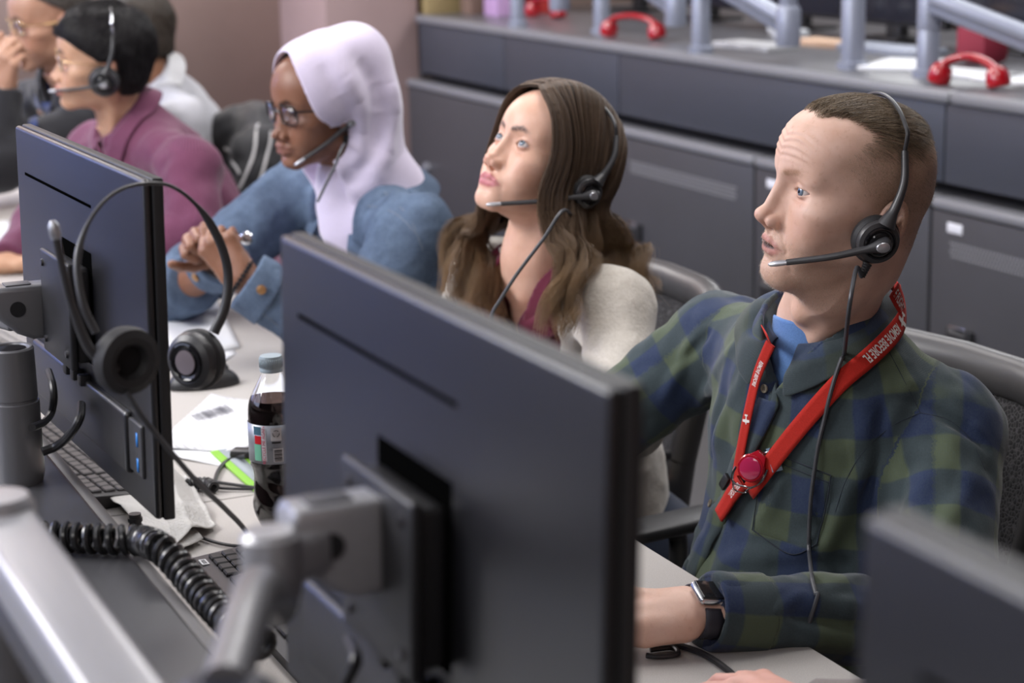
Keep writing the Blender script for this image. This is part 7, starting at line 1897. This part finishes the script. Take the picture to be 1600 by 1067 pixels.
collar(OLD, of_, 'collar', cloth_mat('black_fleece2', srgb(34, 34, 38), scale=250), os_, r0=(0.075, 0.075), leaf=(0.04, 0.06), gap=22)
trousers(OLD, cloth_mat('grey_cotton', srgb(70, 70, 74), scale=400))
cap_hair(OLD, 'hair', cloth_mat('hair_grey_under', srgb(70, 64, 60), scale=100, var=0.4, rough=0.5, sheen=0), hair_mat('hair_grey', srgb(56, 50, 48), srgb(130, 122, 116)), lambda Q: shell_short(Q, fr=0.050, side=0.012, bangs=0.0, thick=(0.082, 0.103, 0.084)), strand_n=5000, length=0.018)
glasses(OLD, 'gold rimmed glasses on the older man at the far left', plain('gold_rim', srgb(190, 160, 110), 0.25, metal=0.9), rim=0.0012, w=0.024, h=0.018)
r = thing('lanyard', at(75, 165, 4.9), 'dark blue neck lanyard on the older man at the far left', 'lanyard'); iv = Matrix.Translation(r.location).inverted()
P = hits(of_, [(88, 118), (76, 138), (62, 165), (52, 195), (46, 230)], near=4.0, far=6.2); P = spline(P, 5); P, N = snap(of_, P, 0.004); o = ribbon('neck_strap', P, N, 0.022, 0.002, cloth_mat('navy_webbing', srgb(30, 48, 96), scale=500), None, 3); o.data.transform(iv); o.parent = r

# ---------------------------------------------------------------- person in the white shirt behind the young man
BAK = Person(H=A3(214, 62, 5.45), rot=(-30, -4, 4), k=1.0,
    NB=A3(236, 132, 5.48), SL=A3(286, 190, 5.30), SR=A3(190, 165, 5.72), EL=A3(250, 300, 5.3), ER=A3(120, 280, 5.7), WL=A3(200, 330, 5.1), WR=A3(90, 330, 5.4), HIP=(-5.66, 1.72, 0.50), neck=(0.054, 0.06),
    face=dict(face_w=1.05, lip=0.7), hands=dict(L=dict(d=(-0.4, -1, 0), n=(0, 0, 1), side=-1), R=dict(d=(0, -1, 0), n=(0, 0, 1), side=1)))
BAK.build_body('person', 'person in a white shirt, mostly hidden behind the young man in maroon', skin_mat('skin_brown', srgb(150, 108, 84), srgb(130, 80, 72), srgb(60, 46, 40), (0.03, 0.008, 0.006)), h=0.004, hb=0.009, eyes=eye_mat('eye_brown3', srgb(52, 34, 26)))
ws, wf = plain_shirt(BAK, dict(chest=(0.165, 0.12), belly=(0.165, 0.14), arm=(0.066, 0.058, 0.05, 0.042)), 'white_shirt', cloth_mat('white_cotton', srgb(184, 184, 190), scale=400), h=0.009, seed=9, amp=0.006)
collar(BAK, wf, 'collar', cloth_mat('white_cotton2', srgb(206, 206, 208), scale=400), ws, r0=(0.074, 0.074), leaf=(0.04, 0.06), gap=22)
trousers(BAK, cloth_mat('grey_cotton2', srgb(70, 70, 74), scale=400))
cap_hair(BAK, 'hair', cloth_mat('hair_brown_under', srgb(58, 50, 44), scale=100, var=0.4, rough=0.5, sheen=0), hair_mat('hair_brown_grey', srgb(44, 38, 34), srgb(98, 88, 78)), lambda Q: shell_short(Q, fr=0.060, side=0.012, thick=(0.083, 0.104, 0.086)), strand_n=4000, length=0.018)

# ---------------------------------------------------------------- neighbour at the right: only fingertips reach into view
NEI = Person(H=(-1.02, 1.30, 1.19), rot=(0, -10, 0), k=1.0, NB=(-1.02, 1.36, 1.02), SL=(-0.81, 1.38, 0.94), SR=(-1.23, 1.38, 0.94), EL=(-0.72, 1.16, 0.78), ER=(-1.36, 1.12, 0.785), WL=(-0.82, 0.90, 0.79), WR=(-1.515, 0.965, 0.785), HIP=(-1.02, 1.46, 0.50), neck=(0.055, 0.06),
    face=dict(lip=0.8), hands=dict(L=dict(d=(-0.1, -1, 0), n=(0, 0, 1), side=-1), R=dict(d=(-1.0, -0.12, -0.05), n=(0, 0, 1), side=1, curl=(16, 18, 20, 24))))
NEI.build_body('person', 'neighbour outside the right edge, only pink fingertips show at the bottom', skin_mat('skin_pink', srgb(222, 172, 158), srgb(182, 120, 110), srgb(90, 70, 60), (0.03, 0.008, 0.006)), h=0.004, hb=0.0055, eyes=eye_mat('eye_brown4', srgb(52, 34, 26)))
ns, nf = plain_shirt(NEI, dict(chest=(0.165, 0.12), belly=(0.165, 0.14), arm=(0.060, 0.050, 0.044, 0.037)), 'grey_shirt', cloth_mat('taupe_cotton', srgb(120, 112, 108), scale=400), h=0.009, seed=12)
trousers(NEI, cloth_mat('grey_cotton3', srgb(70, 70, 74), scale=400))
cap_hair(NEI, 'hair', mk_b, hair_mat('hair_dark2', srgb(30, 26, 24), srgb(70, 60, 54)), lambda Q: shell_short(Q), strand_n=3000, length=0.018)
# ---------------------------------------------------------------- mesh-back task chairs
t = NT('chair_mesh'); co = t.coord(); v = t.new('ShaderNodeTexVoronoi'); v.feature = 'DISTANCE_TO_EDGE'; v.inputs['Scale'].default_value = 150; t.l.new(co, v.inputs['Vector'])
t.set(color=t.mix(t.maprange(v.outputs[0], 0.03, 0.12), srgb(78, 76, 78), srgb(22, 22, 24)), rough=0.8, normal=t.bump(v.outputs[0], 0.5, 0.002)); m_net = t.m
m_fr = plain('chair_frame_grey', srgb(70, 69, 70), 0.36, bump=0.12, bscale=500); m_fd = plain('chair_frame_dark', srgb(58, 58, 60), 0.4, bump=0.12, bscale=500)
def chair(x, y, ztop, rz, label, w=0.50, h=0.52):
    r = thing('office_chair', (x, y, 0.0), label, 'chair', 'mesh-back task chairs', rot=(0, 0, math.radians(rz)))
    def bp(u, v, off=0.0):                                   # back surface: u -1..1 across, v 0 bottom..1 top; front is -y
        ww = w / 2 * (0.80 + 0.20 * v); return np.array([u * ww, -0.045 * (1 - u * u) * -1 + 0.10 * (v - 0.35) ** 2 * 1.0 + 0.05 * v + off - 0.045, ztop - h * (1 - v)])
    loop = []
    N_ = 72; e = 0.30
    for k in range(N_):
        a = 2 * math.pi * k / N_; c, s = math.cos(a), math.sin(a); f = lambda q: math.copysign(abs(q) ** e, q)
        loop.append(bp(f(c) * 1.0, 0.5 + 0.5 * f(s)))
    m = MB(); m.tube(loop + [loop[0]], 0.030, 14, caps=False, flat=0.8); m.done('back_frame', m_fr, r)
    n = 20; V = [bp(-1 + 2 * j / n, i / n) for i in range(n + 1) for j in range(n + 1)]
    V = [bp(max(-1, min(1, (-1 + 2 * j / n) * 0.985)), 0.012 + 0.976 * i / n) for i in range(n + 1) for j in range(n + 1)]
    keep = []
    for i in range(n):
        for j in range(n):
            u, v = -1 + 2 * (j + 0.5) / n, 2 * (i + 0.5) / n - 1
            if abs(u) ** (2 / e) + abs(v) ** (2 / e) < 1.02: k = i * (n + 1) + j; keep.append([k, k + 1, k + n + 2, k + n + 1])
    o = link('back_mesh', np_mesh('back_mesh', V, np.array(keep)), m_net, r); s_ = o.modifiers.new('t', 'SOLIDIFY'); s_.thickness = 0.004
    m = MB(); m.tube(spline([(0, 0.06, ztop - h), (0, 0.075, ztop - h * 0.8 - 0.02), (0, 0.10, 0.52), (0, 0.0, 0.41)], 8), 0.024, 14); m.done('spine', m_fd, r)
    V, Q = sdf_mesh(lambda P: np.linalg.norm(np.maximum(np.abs(P - np.array([0, -0.24, 0.455])) - np.array([0.20, 0.18, 0.012]), 0), axis=1) - 0.035, (-0.26, -0.48, 0.38), (0.26, 0.0, 0.53), 0.01, levels=2); link('seat', np_mesh('seat', V, Q), cloth_mat('seat_fabric', srgb(44, 44, 48), scale=300) if 'seat_fabric' not in bpy.data.materials else bpy.data.materials['seat_fabric'], r)
    for s in (-1, 1):
        m = MB(); m.tube(spline([(s * 0.20, -0.20, 0.42), (s * 0.285, -0.20, 0.44), (s * 0.29, -0.19, 0.60), (s * 0.285, -0.20, 0.635)], 6), 0.014, 12); a = m.done('armrest_post', m_fd, r)
        m = MB(); m.box((s * 0.285 - 0.035, -0.30, 0.635), (s * 0.285 + 0.035, -0.09, 0.655), 0.010, seg=3); m.done('armrest_pad', M_BLK, a)
    m = MB(); m.lathe([(0, 0.10), (0.028, 0.10), (0.028, 0.26), (0.018, 0.27), (0.018, 0.42), (0, 0.42)], 24, M=T3((0, -0.22, 0))); m.done('gas_post', M_BLK, r)
    for k in range(5):
        a = 2 * math.pi * k / 5 + 0.3; c, s = math.cos(a), math.sin(a)
        m = MB(); m.tube([(0.02 * c, -0.22 + 0.02 * s, 0.115), (0.16 * c, -0.22 + 0.16 * s, 0.10), (0.30 * c, -0.22 + 0.30 * s, 0.075)], [0.024, 0.020, 0.014], 10); lg = m.done('base_leg', M_BLK, r)
        m = MB(); m.lathe([(0, -0.02), (0.027, -0.018), (0.028, 0), (0.027, 0.018), (0, 0.02)], 18, M=T3((0.30 * c, -0.22 + 0.30 * s, 0.028), z=(s, -c, 0))); m.done('caster', M_BLK, lg)
    return r
def chair_at(px, py, y, label, rz=0, w=0.50):               # the photo point is the top right corner of the back
    p = ony(px, py, y); chair(float(p[0]) - w / 2 * math.cos(math.radians(rz)), y - w / 2 * math.sin(math.radians(rz)), float(p[2]) - 0.012, rz, label, w)
chair_at(1640, 628, 1.60, 'grey mesh-back office chair behind the man in the plaid shirt', 6)
chair_at(1092, 474, 1.60, 'grey mesh-back office chair behind the woman in the cream cardigan', 2)
chair_at(722, 394, 1.62, 'grey mesh-back office chair behind the person in the denim jacket', 4)
chair_at(372, 196, 1.66, 'dark office chair behind the young man in maroon, jacket hung on it', -6)

# black jacket with pale stripes over the last chair
jc = ony(392, 262, 1.58)
def jacket(P):
    q = P - jc
    d = ell(q, (0.0, 0.03, -0.02), (0.20, 0.085, 0.20)); d = smin(d, cone(q, (0.12, -0.02, 0.06), (0.22, -0.06, -0.22), 0.07, 0.055), 0.04); d = smin(d, cone(q, (-0.10, -0.02, 0.08), (-0.20, -0.06, -0.20), 0.07, 0.055), 0.04)
    return d + 0.012 * vnoise(P, 0.07, 3) + 0.005 * vnoise(P, 0.03, 5)
V, Q = sdf_mesh(jacket, jc - 0.36, jc + 0.32, 0.008); c = jc.copy()
jr = thing('jacket', jc, 'black jacket with thin pale stripes hung over the chair behind the young man', 'jacket')
link('jacket_body', np_mesh('jacket_body', V - c, Q), cloth_mat('black_nylon', srgb(30, 30, 33), scale=120, rough=0.6), jr)
m_strp = plain('pale_stripe', srgb(176, 174, 174), 0.7)
for px in ([(404, 195), (400, 225), (390, 262), (374, 296)], [(424, 205), (418, 240), (408, 275), (396, 308)], [(352, 232), (362, 252), (376, 272)]):
    P = spline(hits(jacket, px, near=4.4, far=6.5), 6); P, N = snap(jacket, P, 0.003)
    for _ in range(3): P[1:-1] = (P[:-2] + P[1:-1] * 2 + P[2:]) / 4
    o = ribbon('stripe', P, N, 0.008, 0.002, m_strp, None, 3); o.data.transform(Matrix.Translation(jr.location).inverted()); o.parent = jr
